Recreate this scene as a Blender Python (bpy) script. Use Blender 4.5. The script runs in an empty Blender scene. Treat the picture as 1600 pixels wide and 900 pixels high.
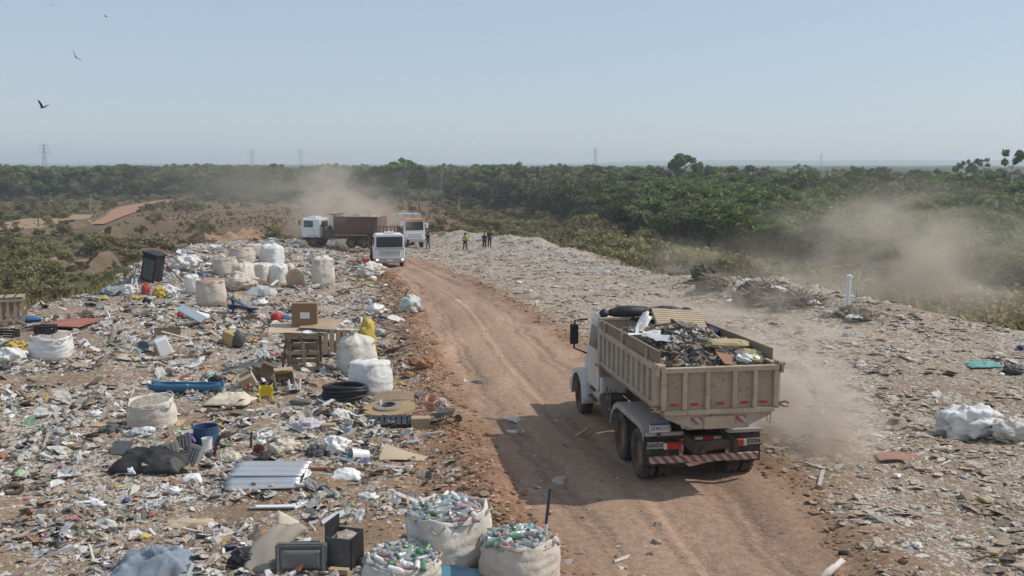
import bpy, math, random
import numpy as np
from mathutils import Vector, Matrix, Euler, noise as mnoise

random.seed(7)
RNG = np.random.default_rng(7)
SC = bpy.context.scene
COL = SC.collection

# ------------------------------------------------------------------ camera
CAM_H = 6.54          # metres above the ground under the dump truck
FPX = 1541.0          # focal length in pixels of the 1600 x 900 photograph
PITCH = math.atan(193.0 / FPX)
cam_data = bpy.data.cameras.new('camera')
cam_data.sensor_width = 36.0
cam_data.lens = 36.0 * FPX / 1600.0
cam_data.clip_start = 0.1
cam_data.clip_end = 30000.0
cam = bpy.data.objects.new('camera', cam_data)
cam.location = (0, 0, CAM_H)
cam.rotation_euler = (math.pi / 2 - PITCH, 0, 0)
COL.objects.link(cam)
SC.camera = cam

# ------------------------------------------------------------------ sky and sun
SUN_EL = math.radians(46.0)
SUN_AZ = math.radians(82.0)           # clockwise from +Y (the view direction)
world = bpy.data.worlds.new('World')
SC.world = world
world.use_nodes = True
wn = world.node_tree
wn.nodes.clear()
w_out = wn.nodes.new('ShaderNodeOutputWorld')
w_bg = wn.nodes.new('ShaderNodeBackground')
w_sky = wn.nodes.new('ShaderNodeTexSky')
w_sky.sky_type = 'NISHITA'
w_sky.sun_disc = False
w_sky.sun_elevation = SUN_EL
w_sky.sun_rotation = SUN_AZ
w_sky.altitude = 100.0
w_sky.air_density = 1.0
w_sky.dust_density = 0.5
w_sky.ozone_density = 1.5
w_bg.inputs['Strength'].default_value = 0.115
w_mix = wn.nodes.new('ShaderNodeMix'); w_mix.data_type = 'RGBA'     # humid, smoky air veils the whole sky evenly
w_mix.inputs['Factor'].default_value = 0.62
w_mix.inputs['B'].default_value = (4.2, 5.08, 6.2, 1)
wn.links.new(w_sky.outputs[0], w_mix.inputs['A'])
wn.links.new(w_mix.outputs['Result'], w_bg.inputs['Color'])
wn.links.new(w_bg.outputs[0], w_out.inputs['Surface'])

sun_data = bpy.data.lights.new('sun', 'SUN')
sun_data.energy = 3.4
sun_data.angle = math.radians(0.6)
sun_data.color = (1.0, 0.94, 0.86)
sun = bpy.data.objects.new('sun', sun_data)
SUN_DIR = Vector((math.cos(SUN_EL) * math.sin(SUN_AZ), math.cos(SUN_EL) * math.cos(SUN_AZ), math.sin(SUN_EL)))
sun.rotation_euler = SUN_DIR.to_track_quat('Z', 'Y').to_euler()
sun.location = (60, 20, 80)
COL.objects.link(sun)

SC.view_settings.view_transform = 'Standard'
SC.view_settings.look = 'None'
SC.view_settings.gamma = 1.0
SC.view_settings.exposure = 0.0
SC.render.engine = 'CYCLES'
SC.cycles.use_denoising = True
SC.cycles.max_bounces = 6
SC.cycles.diffuse_bounces = 2
SC.cycles.glossy_bounces = 2
SC.cycles.transmission_bounces = 4
SC.cycles.transparent_max_bounces = 8
SC.cycles.volume_bounces = 1
SC.cycles.volume_step_rate = 1.0
SC.cycles.volume_max_steps = 128

# ------------------------------------------------------------------ object helpers
def rest(o):
    return o

def thing(name, label, cat, loc=(0, 0, 0), rz=0.0, group=None, rot=None, scale=None):
    o = bpy.data.objects.new(name, None)
    o.empty_display_size = 0.2
    COL.objects.link(o)
    o.location = loc
    o.rotation_euler = rot if rot is not None else (0, 0, rz)
    if scale is not None:
        o.scale = (scale, scale, scale) if not hasattr(scale, '__len__') else scale
    o['label'] = label
    o['category'] = cat
    if group:
        o['group'] = group
    return o

def tag(o, label, cat, group=None):
    o['label'] = label
    o['category'] = cat
    if group:
        o['group'] = group
    return o

def kind(o, k):
    o['kind'] = k
    return o

def link_mesh(name, me, mat=None, parent=None):
    if mat is not None and len(me.materials) == 0:
        me.materials.append(mat)
    o = bpy.data.objects.new(name, me)
    COL.objects.link(o)
    if parent is not None:
        o.parent = parent
    return o

def copy_tree(src, loc=None, rot=None, scale=None, label=None, group=None, parent=None):
    c = src.copy()
    COL.objects.link(c)
    c.parent = parent
    if loc is not None: c.location = loc
    if rot is not None: c.rotation_euler = rot
    if scale is not None: c.scale = scale
    if label: c['label'] = label
    if group: c['group'] = group
    for ch in list(src.children):
        copy_tree(ch, parent=c)
    return c

def np_mesh(name, V, F, smooth=False, col=None, colname='tint'):
    """V (n,3) array, F (m,k) array, one colour per vertex."""
    V = np.ascontiguousarray(V, dtype=np.float32)
    F = np.ascontiguousarray(F, dtype=np.int32)
    me = bpy.data.meshes.new(name)
    me.vertices.add(len(V))
    me.vertices.foreach_set('co', V.ravel())
    m, k = F.shape
    me.loops.add(m * k)
    me.loops.foreach_set('vertex_index', F.ravel())
    me.polygons.add(m)
    me.polygons.foreach_set('loop_start', np.arange(0, m * k, k, dtype=np.int32))
    me.update(calc_edges=True)
    me.polygons.foreach_set('use_smooth', np.full(m, bool(smooth)))
    if col is not None:
        a = me.attributes.new(colname, 'FLOAT_COLOR', 'POINT')
        c = np.ones((len(V), 4), dtype=np.float32)
        c[:, :3] = col
        a.data.foreach_set('color', c.ravel())
    return me

class MB:
    """Collects simple shapes; build() links them as ONE mesh object."""
    def __init__(s):
        s.v = []; s.f = []
    def add(s, verts, faces, M=None):
        o = len(s.v)
        for p in verts:
            p = Vector(p)
            s.v.append(M @ p if M is not None else p)
        s.f.extend([tuple(i + o for i in f) for f in faces])
        return s
    def box(s, c, d, rot=None, taper=1.0, M=None):
        x, y, z = d[0] / 2, d[1] / 2, d[2] / 2
        t = taper
        vs = [(-x, -y, -z), (x, -y, -z), (x, y, -z), (-x, y, -z), (-x * t, -y * t, z), (x * t, -y * t, z), (x * t, y * t, z), (-x * t, y * t, z)]
        T = Matrix.Translation(c)
        if rot is not None: T = T @ Euler(rot).to_matrix().to_4x4()
        if M is not None: T = M @ T
        return s.add(vs, [(3, 2, 1, 0), (4, 5, 6, 7), (0, 1, 5, 4), (1, 2, 6, 5), (2, 3, 7, 6), (3, 0, 4, 7)], T)
    def beam(s, p0, p1, w, h=None, up=(0, 0, 1)):
        h = h or w
        p0, p1 = Vector(p0), Vector(p1)
        d = p1 - p0
        L = d.length
        if L < 1e-6: return s
        z = d / L
        x = Vector(up).cross(z)
        if x.length < 1e-3: x = Vector((1, 0, 0)).cross(z)
        x.normalize(); y = z.cross(x)
        T = Matrix((x, y, z)).transposed().to_4x4()
        T.translation = (p0 + p1) / 2
        return s.box((0, 0, 0), (w, h, L), M=T)
    def cyl(s, p0, p1, r0, r1=None, n=12, caps=True):
        r1 = r0 if r1 is None else r1
        return s.tube([p0, p1], [r0, r1], n, caps)
    def tube(s, pts, r, n=8, caps=True):
        pts = [Vector(p) for p in pts]
        rs = r if hasattr(r, '__len__') else [r] * len(pts)
        vs, fs = [], []
        prev = None
        for i, p in enumerate(pts):
            a = pts[max(i - 1, 0)]; b = pts[min(i + 1, len(pts) - 1)]
            d = (b - a)
            d = d.normalized() if d.length > 1e-9 else Vector((0, 0, 1))
            if prev is None:
                x = d.orthogonal().normalized()
            else:
                x = (prev - d * prev.dot(d))
                x = x.normalized() if x.length > 1e-6 else d.orthogonal().normalized()
            prev = x
            y = d.cross(x)
            for k in range(n):
                t = 2 * math.pi * k / n
                vs.append(p + x * (math.cos(t) * rs[i]) + y * (math.sin(t) * rs[i]))
        for i in range(len(pts) - 1):
            for k in range(n):
                k2 = (k + 1) % n
                fs.append((i * n + k, i * n + k2, (i + 1) * n + k2, (i + 1) * n + k))
        if caps:
            fs.append(tuple(reversed(range(n))))
            fs.append(tuple((len(pts) - 1) * n + k for k in range(n)))
        return s.add(vs, fs)
    def lathe(s, prof, n=16, M=None, caps=True):
        vs, fs = [], []
        for (r, z) in prof:
            for k in range(n):
                t = 2 * math.pi * k / n
                vs.append((r * math.cos(t), r * math.sin(t), z))
        for i in range(len(prof) - 1):
            for k in range(n):
                k2 = (k + 1) % n
                fs.append((i * n + k, i * n + k2, (i + 1) * n + k2, (i + 1) * n + k))
        if caps:
            fs.append(tuple(reversed(range(n))))
            fs.append(tuple((len(prof) - 1) * n + k for k in range(n)))
        return s.add(vs, fs, M)
    def prism(s, poly, y0, y1, M=None):
        """poly in the xz plane, extruded along y"""
        n = len(poly)
        vs = [(p[0], y0, p[1]) for p in poly] + [(p[0], y1, p[1]) for p in poly]
        fs = [tuple(range(n)), tuple(reversed(range(n, 2 * n)))]
        for i in range(n):
            j = (i + 1) % n
            fs.append((i, i + n, j + n, j))
        return s.add(vs, fs, M)
    def sheet(s, fn, nu, nv, th=0.01, M=None):
        """fn(u,v)->Vector for u,v in 0..1; closed slab of thickness th"""
        g = [[Vector(fn(i / nu, j / nv)) for j in range(nv + 1)] for i in range(nu + 1)]
        vs, fs = [], []
        for side in (1, -1):
            for i in range(nu + 1):
                for j in range(nv + 1):
                    a = g[min(i + 1, nu)][j] - g[max(i - 1, 0)][j]
                    b = g[i][min(j + 1, nv)] - g[i][max(j - 1, 0)]
                    nn = a.cross(b)
                    nn = nn.normalized() if nn.length > 1e-9 else Vector((0, 0, 1))
                    vs.append(g[i][j] + nn * (side * th / 2))
        N = (nu + 1) * (nv + 1)
        idx = lambda i, j: i * (nv + 1) + j
        for i in range(nu):
            for j in range(nv):
                q = (idx(i, j), idx(i + 1, j), idx(i + 1, j + 1), idx(i, j + 1))
                fs.append(q)
                fs.append(tuple(k + N for k in reversed(q)))
        for i in range(nu):
            fs.append((idx(i + 1, 0), idx(i, 0), idx(i, 0) + N, idx(i + 1, 0) + N))
            fs.append((idx(i, nv), idx(i + 1, nv), idx(i + 1, nv) + N, idx(i, nv) + N))
        for j in range(nv):
            fs.append((idx(0, j), idx(0, j + 1), idx(0, j + 1) + N, idx(0, j) + N))
            fs.append((idx(nu, j + 1), idx(nu, j), idx(nu, j) + N, idx(nu, j + 1) + N))
        return s.add(vs, fs, M)
    def blob(s, c, r, seed=0, amp=0.25, freq=1.6, nu=14, nv=9, flat=0.0):
        """lumpy closed ball; r may be a 3-tuple"""
        rx, ry, rz = r if hasattr(r, '__len__') else (r, r, r)
        off = Vector((seed * 3.17, seed * 1.31, seed * 7.7))
        vs = []
        def pt(th, ph):
            d = Vector((math.sin(ph) * math.cos(th), math.sin(ph) * math.sin(th), math.cos(ph)))
            k = 1 + amp * (mnoise.noise(d * freq + off) + 0.5 * mnoise.noise(d * freq * 2.6 + off))
            z = d.z * k * rz
            if flat and z < -flat * rz: z = -flat * rz
            return (c[0] + d.x * k * rx, c[1] + d.y * k * ry, c[2] + z)
        vs.append(pt(0, 0))
        for j in range(1, nv):
            for i in range(nu):
                vs.append(pt(2 * math.pi * i / nu, math.pi * j / nv))
        vs.append(pt(0, math.pi))
        fs = []
        for i in range(nu):
            fs.append((0, 1 + i, 1 + (i + 1) % nu))
        for j in range(nv - 2):
            for i in range(nu):
                a = 1 + j * nu + i; b = 1 + j * nu + (i + 1) % nu
                fs.append((a, a + nu, b + nu, b))
        L = len(vs) - 1
        for i in range(nu):
            fs.append((L, 1 + (nv - 2) * nu + (i + 1) % nu, 1 + (nv - 2) * nu + i))
        return s.add(vs, fs)
    def mesh(s, name, smooth=False):
        me = bpy.data.meshes.new(name)
        me.from_pydata([tuple(v) for v in s.v], [], s.f)
        me.update()
        if smooth:
            me.polygons.foreach_set('use_smooth', [True] * len(me.polygons))
        return me
    def build(s, name, mat, parent=None, smooth=False, bevel=0.0):
        o = link_mesh(name, s.mesh(name, smooth), mat, parent)
        if bevel > 0:
            b = o.modifiers.new('bevel', 'BEVEL')
            b.width = bevel; b.segments = 2; b.limit_method = 'ANGLE'
        return o

def text_mesh(txt, size, depth=0.004):
    cu = bpy.data.curves.new('lettering', 'FONT')
    cu.body = txt; cu.size = size; cu.extrude = depth
    cu.align_x = 'CENTER'; cu.align_y = 'CENTER'
    cu.resolution_u = 2
    to = bpy.data.objects.new('lettering', cu)
    me = bpy.data.meshes.new_from_object(to)
    bpy.data.objects.remove(to)
    return me

# ------------------------------------------------------------------ materials
MATS = {}
def mat(name, c, rough=0.7, var=0.25, scale=4.0, dirt=0.0, dirtc=(0.30, 0.20, 0.13), metal=0.0, bump=0.0, bscale=30.0, trans=0.0, coord='Object', spec=0.3, streak=0.0, streakc=(0.20, 0.10, 0.05)):
    if name in MATS: return MATS[name]
    m = bpy.data.materials.new(name)
    m.use_nodes = True
    nt = m.node_tree; N = nt.nodes; L = nt.links
    b = N['Principled BSDF']
    b.inputs['Roughness'].default_value = rough
    b.inputs['Metallic'].default_value = metal
    b.inputs['Specular IOR Level'].default_value = spec
    if trans: b.inputs['Transmission Weight'].default_value = trans
    tc = N.new('ShaderNodeTexCoord')
    n1 = N.new('ShaderNodeTexNoise'); n1.inputs['Scale'].default_value = scale; n1.inputs['Detail'].default_value = 5; n1.inputs['Roughness'].default_value = 0.65
    L.new(tc.outputs[coord], n1.inputs['Vector'])
    mx = N.new('ShaderNodeMix'); mx.data_type = 'RGBA'
    mx.inputs['A'].default_value = (*[min(1, x * (1 - var)) for x in c], 1)
    mx.inputs['B'].default_value = (*[min(1, x * (1 + var)) for x in c], 1)
    L.new(n1.outputs['Fac'], mx.inputs['Factor'])
    out = mx.outputs['Result']
    if dirt > 0:
        n2 = N.new('ShaderNodeTexNoise'); n2.inputs['Scale'].default_value = scale * 0.45; n2.inputs['Detail'].default_value = 8; n2.inputs['Roughness'].default_value = 0.7
        L.new(tc.outputs[coord], n2.inputs['Vector'])
        mr = N.new('ShaderNodeMapRange'); mr.inputs['From Min'].default_value = 0.62 - 0.35 * dirt; mr.inputs['From Max'].default_value = 0.85 - 0.25 * dirt
        mr.inputs['To Max'].default_value = min(1, 0.55 + dirt * 0.45)
        L.new(n2.outputs['Fac'], mr.inputs['Value'])
        m2 = N.new('ShaderNodeMix'); m2.data_type = 'RGBA'
        L.new(mr.outputs[0], m2.inputs['Factor']); L.new(out, m2.inputs['A'])
        m2.inputs['B'].default_value = (*dirtc, 1)
        out = m2.outputs['Result']
    if streak > 0:      # rust and grime run down the steel, with chipped spots
        mp = N.new('ShaderNodeMapping'); mp.inputs['Scale'].default_value = (7, 7, 0.9); L.new(tc.outputs[coord], mp.inputs[0])
        n4 = N.new('ShaderNodeTexNoise'); n4.inputs['Scale'].default_value = 1.6; n4.inputs['Detail'].default_value = 7; n4.inputs['Roughness'].default_value = 0.7; L.new(mp.outputs[0], n4.inputs['Vector'])
        n5 = N.new('ShaderNodeTexNoise'); n5.inputs['Scale'].default_value = 11; n5.inputs['Detail'].default_value = 6; L.new(tc.outputs[coord], n5.inputs['Vector'])
        mm = N.new('ShaderNodeMath'); mm.operation = 'MAXIMUM'; L.new(n4.outputs['Fac'], mm.inputs[0]); L.new(n5.outputs['Fac'], mm.inputs[1])
        mr2 = N.new('ShaderNodeMapRange'); mr2.inputs['From Min'].default_value = 0.58; mr2.inputs['From Max'].default_value = 0.74; mr2.inputs['To Max'].default_value = streak
        L.new(mm.outputs[0], mr2.inputs['Value'])
        m4 = N.new('ShaderNodeMix'); m4.data_type = 'RGBA'; L.new(mr2.outputs[0], m4.inputs['Factor']); L.new(out, m4.inputs['A']); m4.inputs['B'].default_value = (*streakc, 1)
        out = m4.outputs['Result']
    L.new(out, b.inputs['Base Color'])
    if bump > 0:
        n3 = N.new('ShaderNodeTexNoise'); n3.inputs['Scale'].default_value = bscale; n3.inputs['Detail'].default_value = 6
        L.new(tc.outputs[coord], n3.inputs['Vector'])
        bp = N.new('ShaderNodeBump'); bp.inputs['Strength'].default_value = bump; bp.inputs['Distance'].default_value = 0.05
        L.new(n3.outputs['Fac'], bp.inputs['Height']); L.new(bp.outputs[0], b.inputs['Normal'])
    MATS[name] = m
    return m

def emat(name, c, strength):
    m = bpy.data.materials.new(name); m.use_nodes = True
    b = m.node_tree.nodes['Principled BSDF']
    b.inputs['Base Color'].default_value = (*c, 1)
    b.inputs['Emission Color'].default_value = (*c, 1)
    b.inputs['Emission Strength'].default_value = strength
    MATS[name] = m
    return m

def stripe_mat(name, ca, cb, period, slant):
    """diagonal warning stripes in object space (x along the bar, z up)"""
    m = bpy.data.materials.new(name); m.use_nodes = True
    nt = m.node_tree; N = nt.nodes; L = nt.links
    b = N['Principled BSDF']; b.inputs['Roughness'].default_value = 0.6
    tc = N.new('ShaderNodeTexCoord'); sp = N.new('ShaderNodeSeparateXYZ'); L.new(tc.outputs['Object'], sp.inputs[0])
    ad = N.new('ShaderNodeMath'); ad.operation = 'MULTIPLY_ADD'; ad.inputs[1].default_value = slant
    L.new(sp.outputs['Z'], ad.inputs[0]); L.new(sp.outputs['X'], ad.inputs[2])
    dv = N.new('ShaderNodeMath'); dv.operation = 'DIVIDE'; dv.inputs[1].default_value = period; L.new(ad.outputs[0], dv.inputs[0])
    fr = N.new('ShaderNodeMath'); fr.operation = 'FRACT'; L.new(dv.outputs[0], fr.inputs[0])
    gt = N.new('ShaderNodeMath'); gt.operation = 'GREATER_THAN'; gt.inputs[1].default_value = 0.5; L.new(fr.outputs[0], gt.inputs[0])
    mx = N.new('ShaderNodeMix'); mx.data_type = 'RGBA'; mx.inputs['A'].default_value = (*ca, 1); mx.inputs['B'].default_value = (*cb, 1)
    L.new(gt.outputs[0], mx.inputs['Factor'])
    n2 = N.new('ShaderNodeTexNoise'); n2.inputs['Scale'].default_value = 9; n2.inputs['Detail'].default_value = 6; L.new(tc.outputs['Object'], n2.inputs['Vector'])
    m2 = N.new('ShaderNodeMix'); m2.data_type = 'RGBA'; m2.inputs['B'].default_value = (0.30, 0.21, 0.15, 1)
    mr = N.new('ShaderNodeMapRange'); mr.inputs['From Min'].default_value = 0.4; mr.inputs['From Max'].default_value = 0.7; mr.inputs['To Max'].default_value = 0.7
    L.new(n2.outputs['Fac'], mr.inputs['Value']); L.new(mr.outputs[0], m2.inputs['Factor'])
    L.new(mx.outputs['Result'], m2.inputs['A']); L.new(m2.outputs['Result'], b.inputs['Base Color'])
    MATS[name] = m
    return m

def attr_mat(name, rough=0.75, jitter=0.0, scale=6.0, fine=0.35, finescale=25.0, bump=0.0, bscale=20.0, bdist=0.05, translucent=0.0, attr='tint', objvar=None, spec=0.25):
    """base colour from the mesh's own colour attribute, broken up by noise"""
    m = bpy.data.materials.new(name); m.use_nodes = True
    nt = m.node_tree; N = nt.nodes; L = nt.links
    b = N['Principled BSDF']; b.inputs['Roughness'].default_value = rough; b.inputs['Specular IOR Level'].default_value = spec
    at = N.new('ShaderNodeAttribute'); at.attribute_name = attr
    tc = N.new('ShaderNodeTexCoord')
    out = at.outputs['Color']
    if fine > 0:
        n1 = N.new('ShaderNodeTexNoise'); n1.inputs['Scale'].default_value = finescale; n1.inputs['Detail'].default_value = 8; n1.inputs['Roughness'].default_value = 0.75
        L.new(tc.outputs['Object'], n1.inputs['Vector'])
        mr = N.new('ShaderNodeMapRange'); mr.inputs['From Min'].default_value = 0.3; mr.inputs['From Max'].default_value = 0.7
        mr.inputs['To Min'].default_value = 1 - fine; mr.inputs['To Max'].default_value = 1 + fine
        L.new(n1.outputs['Fac'], mr.inputs['Value'])
        vm = N.new('ShaderNodeVectorMath'); vm.operation = 'SCALE'
        L.new(out, vm.inputs[0]); L.new(mr.outputs[0], vm.inputs['Scale'])
        out = vm.outputs['Vector']
    if objvar:
        oi = N.new('ShaderNodeObjectInfo')
        cr = N.new('ShaderNodeValToRGB')
        els = cr.color_ramp.elements
        for k, c in enumerate(objvar):
            p = k / (len(objvar) - 1)
            e = els[0] if k == 0 else (els[1] if k == len(objvar) - 1 else els.new(p))
            e.position = p; e.color = (*c, 1)
        L.new(oi.outputs['Random'], cr.inputs[0])
        vm = N.new('ShaderNodeVectorMath'); vm.operation = 'MULTIPLY'
        L.new(out, vm.inputs[0]); L.new(cr.outputs[0], vm.inputs[1])
        out = vm.outputs['Vector']
    L.new(out, b.inputs['Base Color'])
    if bump > 0:
        n3 = N.new('ShaderNodeTexNoise'); n3.inputs['Scale'].default_value = bscale; n3.inputs['Detail'].default_value = 8; n3.inputs['Roughness'].default_value = 0.7
        L.new(tc.outputs['Object'], n3.inputs['Vector'])
        bp = N.new('ShaderNodeBump'); bp.inputs['Strength'].default_value = bump; bp.inputs['Distance'].default_value = bdist
        L.new(n3.outputs['Fac'], bp.inputs['Height']); L.new(bp.outputs[0], b.inputs['Normal'])
    if translucent > 0:
        tr = N.new('ShaderNodeBsdfTranslucent'); L.new(out, tr.inputs['Color'])
        ms = N.new('ShaderNodeMixShader'); ms.inputs[0].default_value = translucent
        L.new(b.outputs[0], ms.inputs[1]); L.new(tr.outputs[0], ms.inputs[2])
        L.new(ms.outputs[0], N['Material Output'].inputs['Surface'])
    MATS[name] = m
    return m

# ------------------------------------------------------------------ noise on arrays
def _hash(ix, iy, seed):
    h = (ix.astype(np.int64) * 374761393 + iy.astype(np.int64) * 668265263 + seed * 974634777) & 0xFFFFFFFF
    h = ((h ^ (h >> 13)) * 1274126177) & 0xFFFFFFFF
    h = (h ^ (h >> 16)) & 0xFFFFFFFF
    return h / 4294967295.0

def vnoise(x, y, seed=0):
    x = np.asarray(x, float); y = np.asarray(y, float)
    ix = np.floor(x); iy = np.floor(y)
    fx = x - ix; fy = y - iy
    fx = fx * fx * (3 - 2 * fx); fy = fy * fy * (3 - 2 * fy)
    a = _hash(ix, iy, seed); b = _hash(ix + 1, iy, seed); c = _hash(ix, iy + 1, seed); d = _hash(ix + 1, iy + 1, seed)
    return (a * (1 - fx) + b * fx) * (1 - fy) + (c * (1 - fx) + d * fx) * fy

def fbm(x, y, seed=0, oct=4):
    s = 0; a = 0.5; t = 0
    for k in range(oct):
        s = s + a * vnoise(np.asarray(x) * 2 ** k, np.asarray(y) * 2 ** k, seed + k * 17)
        t += a; a *= 0.5
    return s / t

def sstep(a, b, x):
    t = np.clip((np.asarray(x, float) - a) / (b - a), 0, 1)
    return t * t * (3 - 2 * t)
# ------------------------------------------------------------------ the lie of the land
BASE = -9.5
def profile(y):
    y = np.asarray(y, float)
    t = np.clip(y - 40, 0, None)
    return -0.042 * (t * t / (t + 10.0)) 

def pix_plane(px, py):
    """pixel -> point on the smooth top of the dump (used only to lay out its plan)"""
    c, s = math.cos(PITCH), math.sin(PITCH)
    dx = (px - 800) / FPX; dn = (py - 450) / FPX
    d = np.array([dx, c - dn * s, -s - dn * c])
    t = np.linspace(8, 260, 1500)
    P = np.array([0, 0, CAM_H]) + t[:, None] * d
    below = P[:, 2] < profile(P[:, 1])
    k = int(np.argmax(below)) if below.any() else len(t) - 1
    return P[k, 0], P[k, 1]

_lip = [pix_plane(*p) for p in [(1600, 530), (1500, 513), (1400, 495), (1300, 478), (1200, 462), (1100, 446), (1000, 428), (920, 408), (860, 396), (790, 386), (700, 378)]]
_lipl = [pix_plane(*p) for p in [(560, 375), (480, 380), (400, 392), (330, 404), (270, 420), (225, 440), (190, 456), (110, 478), (40, 497), (0, 507)]]
MOUND = np.array([(60.0, -40.0), (52.0, 0.0), (36.0, 25.0)] + _lip + _lipl + [(-27.0, 34.0), (-38.0, 15.0), (-50.0, -40.0)])

def mound_sd(x, y):
    """signed distance to the dump's edge, negative on the dump"""
    x = np.asarray(x, float); y = np.asarray(y, float)
    d = np.full(x.shape, 1e18); inside = np.zeros(x.shape, bool)
    n = len(MOUND)
    for i in range(n):
        ax, ay = MOUND[i]; bx, by = MOUND[(i + 1) % n]
        ex, ey = bx - ax, by - ay
        t = np.clip(((x - ax) * ex + (y - ay) * ey) / (ex * ex + ey * ey), 0, 1)
        d = np.minimum(d, (x - ax - t * ex) ** 2 + (y - ay - t * ey) ** 2)
        with np.errstate(divide='ignore', invalid='ignore'):
            c = ((ay > y) != (by > y)) & (x < (bx - ax) * (y - ay) / (by - ay + 1e-12) + ax)
        inside ^= c
    d = np.sqrt(d)
    return np.where(inside, -d, d)

# road: left and right edge pixels per image row, turned into plan points
_road_px = [(900, 868, 1345), (820, 815, 1285), (760, 780, 1235), (700, 745, 1140), (650, 718, 1065), (600, 695, 990), (560, 675, 925), (500, 652, 845), (460, 636, 775), (440, 622, 735), (425, 606, 700), (415, 588, 672), (406, 560, 650), (399, 535, 625)]
ROAD_L = [pix_plane(a, r) for r, a, b in _road_px]
ROAD_R = [pix_plane(b, r) for r, a, b in _road_px]
def _extrap(P):
    (x0, y0), (x1, y1) = P[0], P[2]
    k = (x0 - x1) / (y0 - y1)
    return [(x0 + k * (yy - y0), yy) for yy in (-30.0, 0.0, 8.0)] + list(P)
ROAD_L = np.array(_extrap(ROAD_L)); ROAD_R = np.array(_extrap(ROAD_R))
def road_uv(x, y):
    """-1 at the left edge, +1 at the right edge"""
    l = np.interp(y, ROAD_L[:, 1], ROAD_L[:, 0]); r = np.interp(y, ROAD_R[:, 1], ROAD_R[:, 0])
    return (np.asarray(x) - (l + r) / 2) / ((r - l) / 2), (r - l) / 2

def roadness(x, y):
    u, hw = road_uv(x, y)
    e = (np.abs(u) - 1) * hw
    return sstep(0.7, -0.7, e) * (np.asarray(y) < 82) 

HEAPS = []   # (x, y, rx, ry, height) low banks of dumped waste
def _heap(px, py, rx, ry, h):
    x, y = pix_plane(px, py); HEAPS.append((x, y, rx, ry, h))
for a in [(700, 382, 4, 3, 1.2), (740, 384, 4, 3, 1.1), (785, 388, 4.5, 3.5, 1.2), (830, 394, 4, 3.5, 1.1), (875, 403, 4, 3.5, 0.7), (925, 413, 4, 3, .4),
          (1090, 452, 4, 3, 0.6), (1170, 462, 2.4, 2, 0.5), (1215, 468, 2.6, 2, 0.55), (1262, 476, 2.4, 2, 0.45), (1330, 490, 3, 2, 0.45), (1400, 505, 4, 2.5, 0.35),
          (285, 425, 5, 4, 0.9), (330, 408, 6, 5, 1.1), (390, 398, 6, 6, 1.0), (450, 390, 6, 6, 0.9), (250, 448, 3, 2.5, 0.5),
          (200, 715, 1.6, .9, .25), (290, 705, 1.3, .8, .2), (60, 690, 2.5, 1.2, .25), (150, 540, 3, 1.5, .2), (500, 690, 1.2, .8, .15), (420, 600, 1.6, 1.2, .2), (600, 545, 1.8, 1.5, .25), (640, 560, 1.0, 2.5, .3), (620, 480, 2, 3, .2)]:
    _heap(*a)

def hills(x, y):
    """far low ridge on the skyline and the gentle roll of the plain"""
    d = np.hypot(x, y)
    return (fbm(x / 160.0, y / 160.0, 5, 3) - 0.5) * 3.0 * sstep(90, 260, d) + (fbm(x / 900.0, y / 900.0, 9, 3) - 0.45) * 22.0 * sstep(2500, 5200, d)

def height(x, y):
    x = np.asarray(x, float); y = np.asarray(y, float)
    sd = mound_sd(x, y)
    wob = (fbm(x / 7.0, y / 7.0, 3, 3) - 0.5) * 5.0
    f = sstep(20.0, -0.5, sd + wob * sstep(0, 4, sd))
    base = BASE + hills(x, y)
    top = profile(np.clip(y, -40, 150))
    rn = roadness(x, y)
    rough = (fbm(x / 2.2, y / 2.2, 21, 4) - 0.5) * 0.42 + (fbm(x / 0.55, y / 0.55, 31, 3) - 0.5) * 0.14
    u, hw = road_uv(x, y)
    rut = 0.0
    for c in (-0.52, 0.05, 0.55):
        rut = rut - 0.085 * np.exp(-((u - c - 0.08 * np.sin(y / 6.0)) / 0.13) ** 2)
    rutn = rut + (fbm(x / 1.5, y / 5.0, 41, 4) - 0.5) * 0.10 - 0.05
    berm = np.where(u < 0, 0.15, 0.07) * np.exp(-((np.abs(u) - 1.12) * hw / 0.45) ** 2) * (y < 75)
    z = top + rough * (1 - rn) + rutn * rn + berm * (1 - rn)
    hs = 0.0
    for hx, hy, rx, ry, hh in HEAPS:
        hs = hs + hh * np.exp(-(((x - hx) / rx) ** 2 + ((y - hy) / ry) ** 2))
    z = z + hs * (0.65 + 0.7 * fbm(x / 1.3, y / 1.3, 55, 3))
    z = z + sstep(-3.5, -0.5, sd) * 0.25 * fbm(x / 1.0, y / 1.0, 61, 2)
    return base + (z - base) * f

def H(x, y):
    return float(height(np.array([x]), np.array([y]))[0])

_T = np.geomspace(10, 4000, 420)
def G(px, py):
    """pixel -> first point where its ray meets the ground"""
    c, s = math.cos(PITCH), math.sin(PITCH)
    dx = (px - 800) / FPX; dn = (py - 450) / FPX
    d = np.array([dx, c - dn * s, -s - dn * c])
    P = np.array([0, 0, CAM_H]) + _T[:, None] * d
    below = P[:, 2] < height(P[:, 0], P[:, 1])
    k = int(np.argmax(below)) if below.any() else len(_T) - 1
    t2 = np.linspace(_T[max(k - 1, 0)], _T[k], 24)
    P = np.array([0, 0, CAM_H]) + t2[:, None] * d
    hz = height(P[:, 0], P[:, 1])
    below = P[:, 2] < hz
    k = int(np.argmax(below)) if below.any() else len(t2) - 1
    return Vector((P[k, 0], P[k, 1], hz[k]))

def mpp(p):
    """metres per photograph pixel at a point"""
    return (p[1] * math.cos(PITCH) + (CAM_H - p[2]) * math.sin(PITCH)) / FPX

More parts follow.
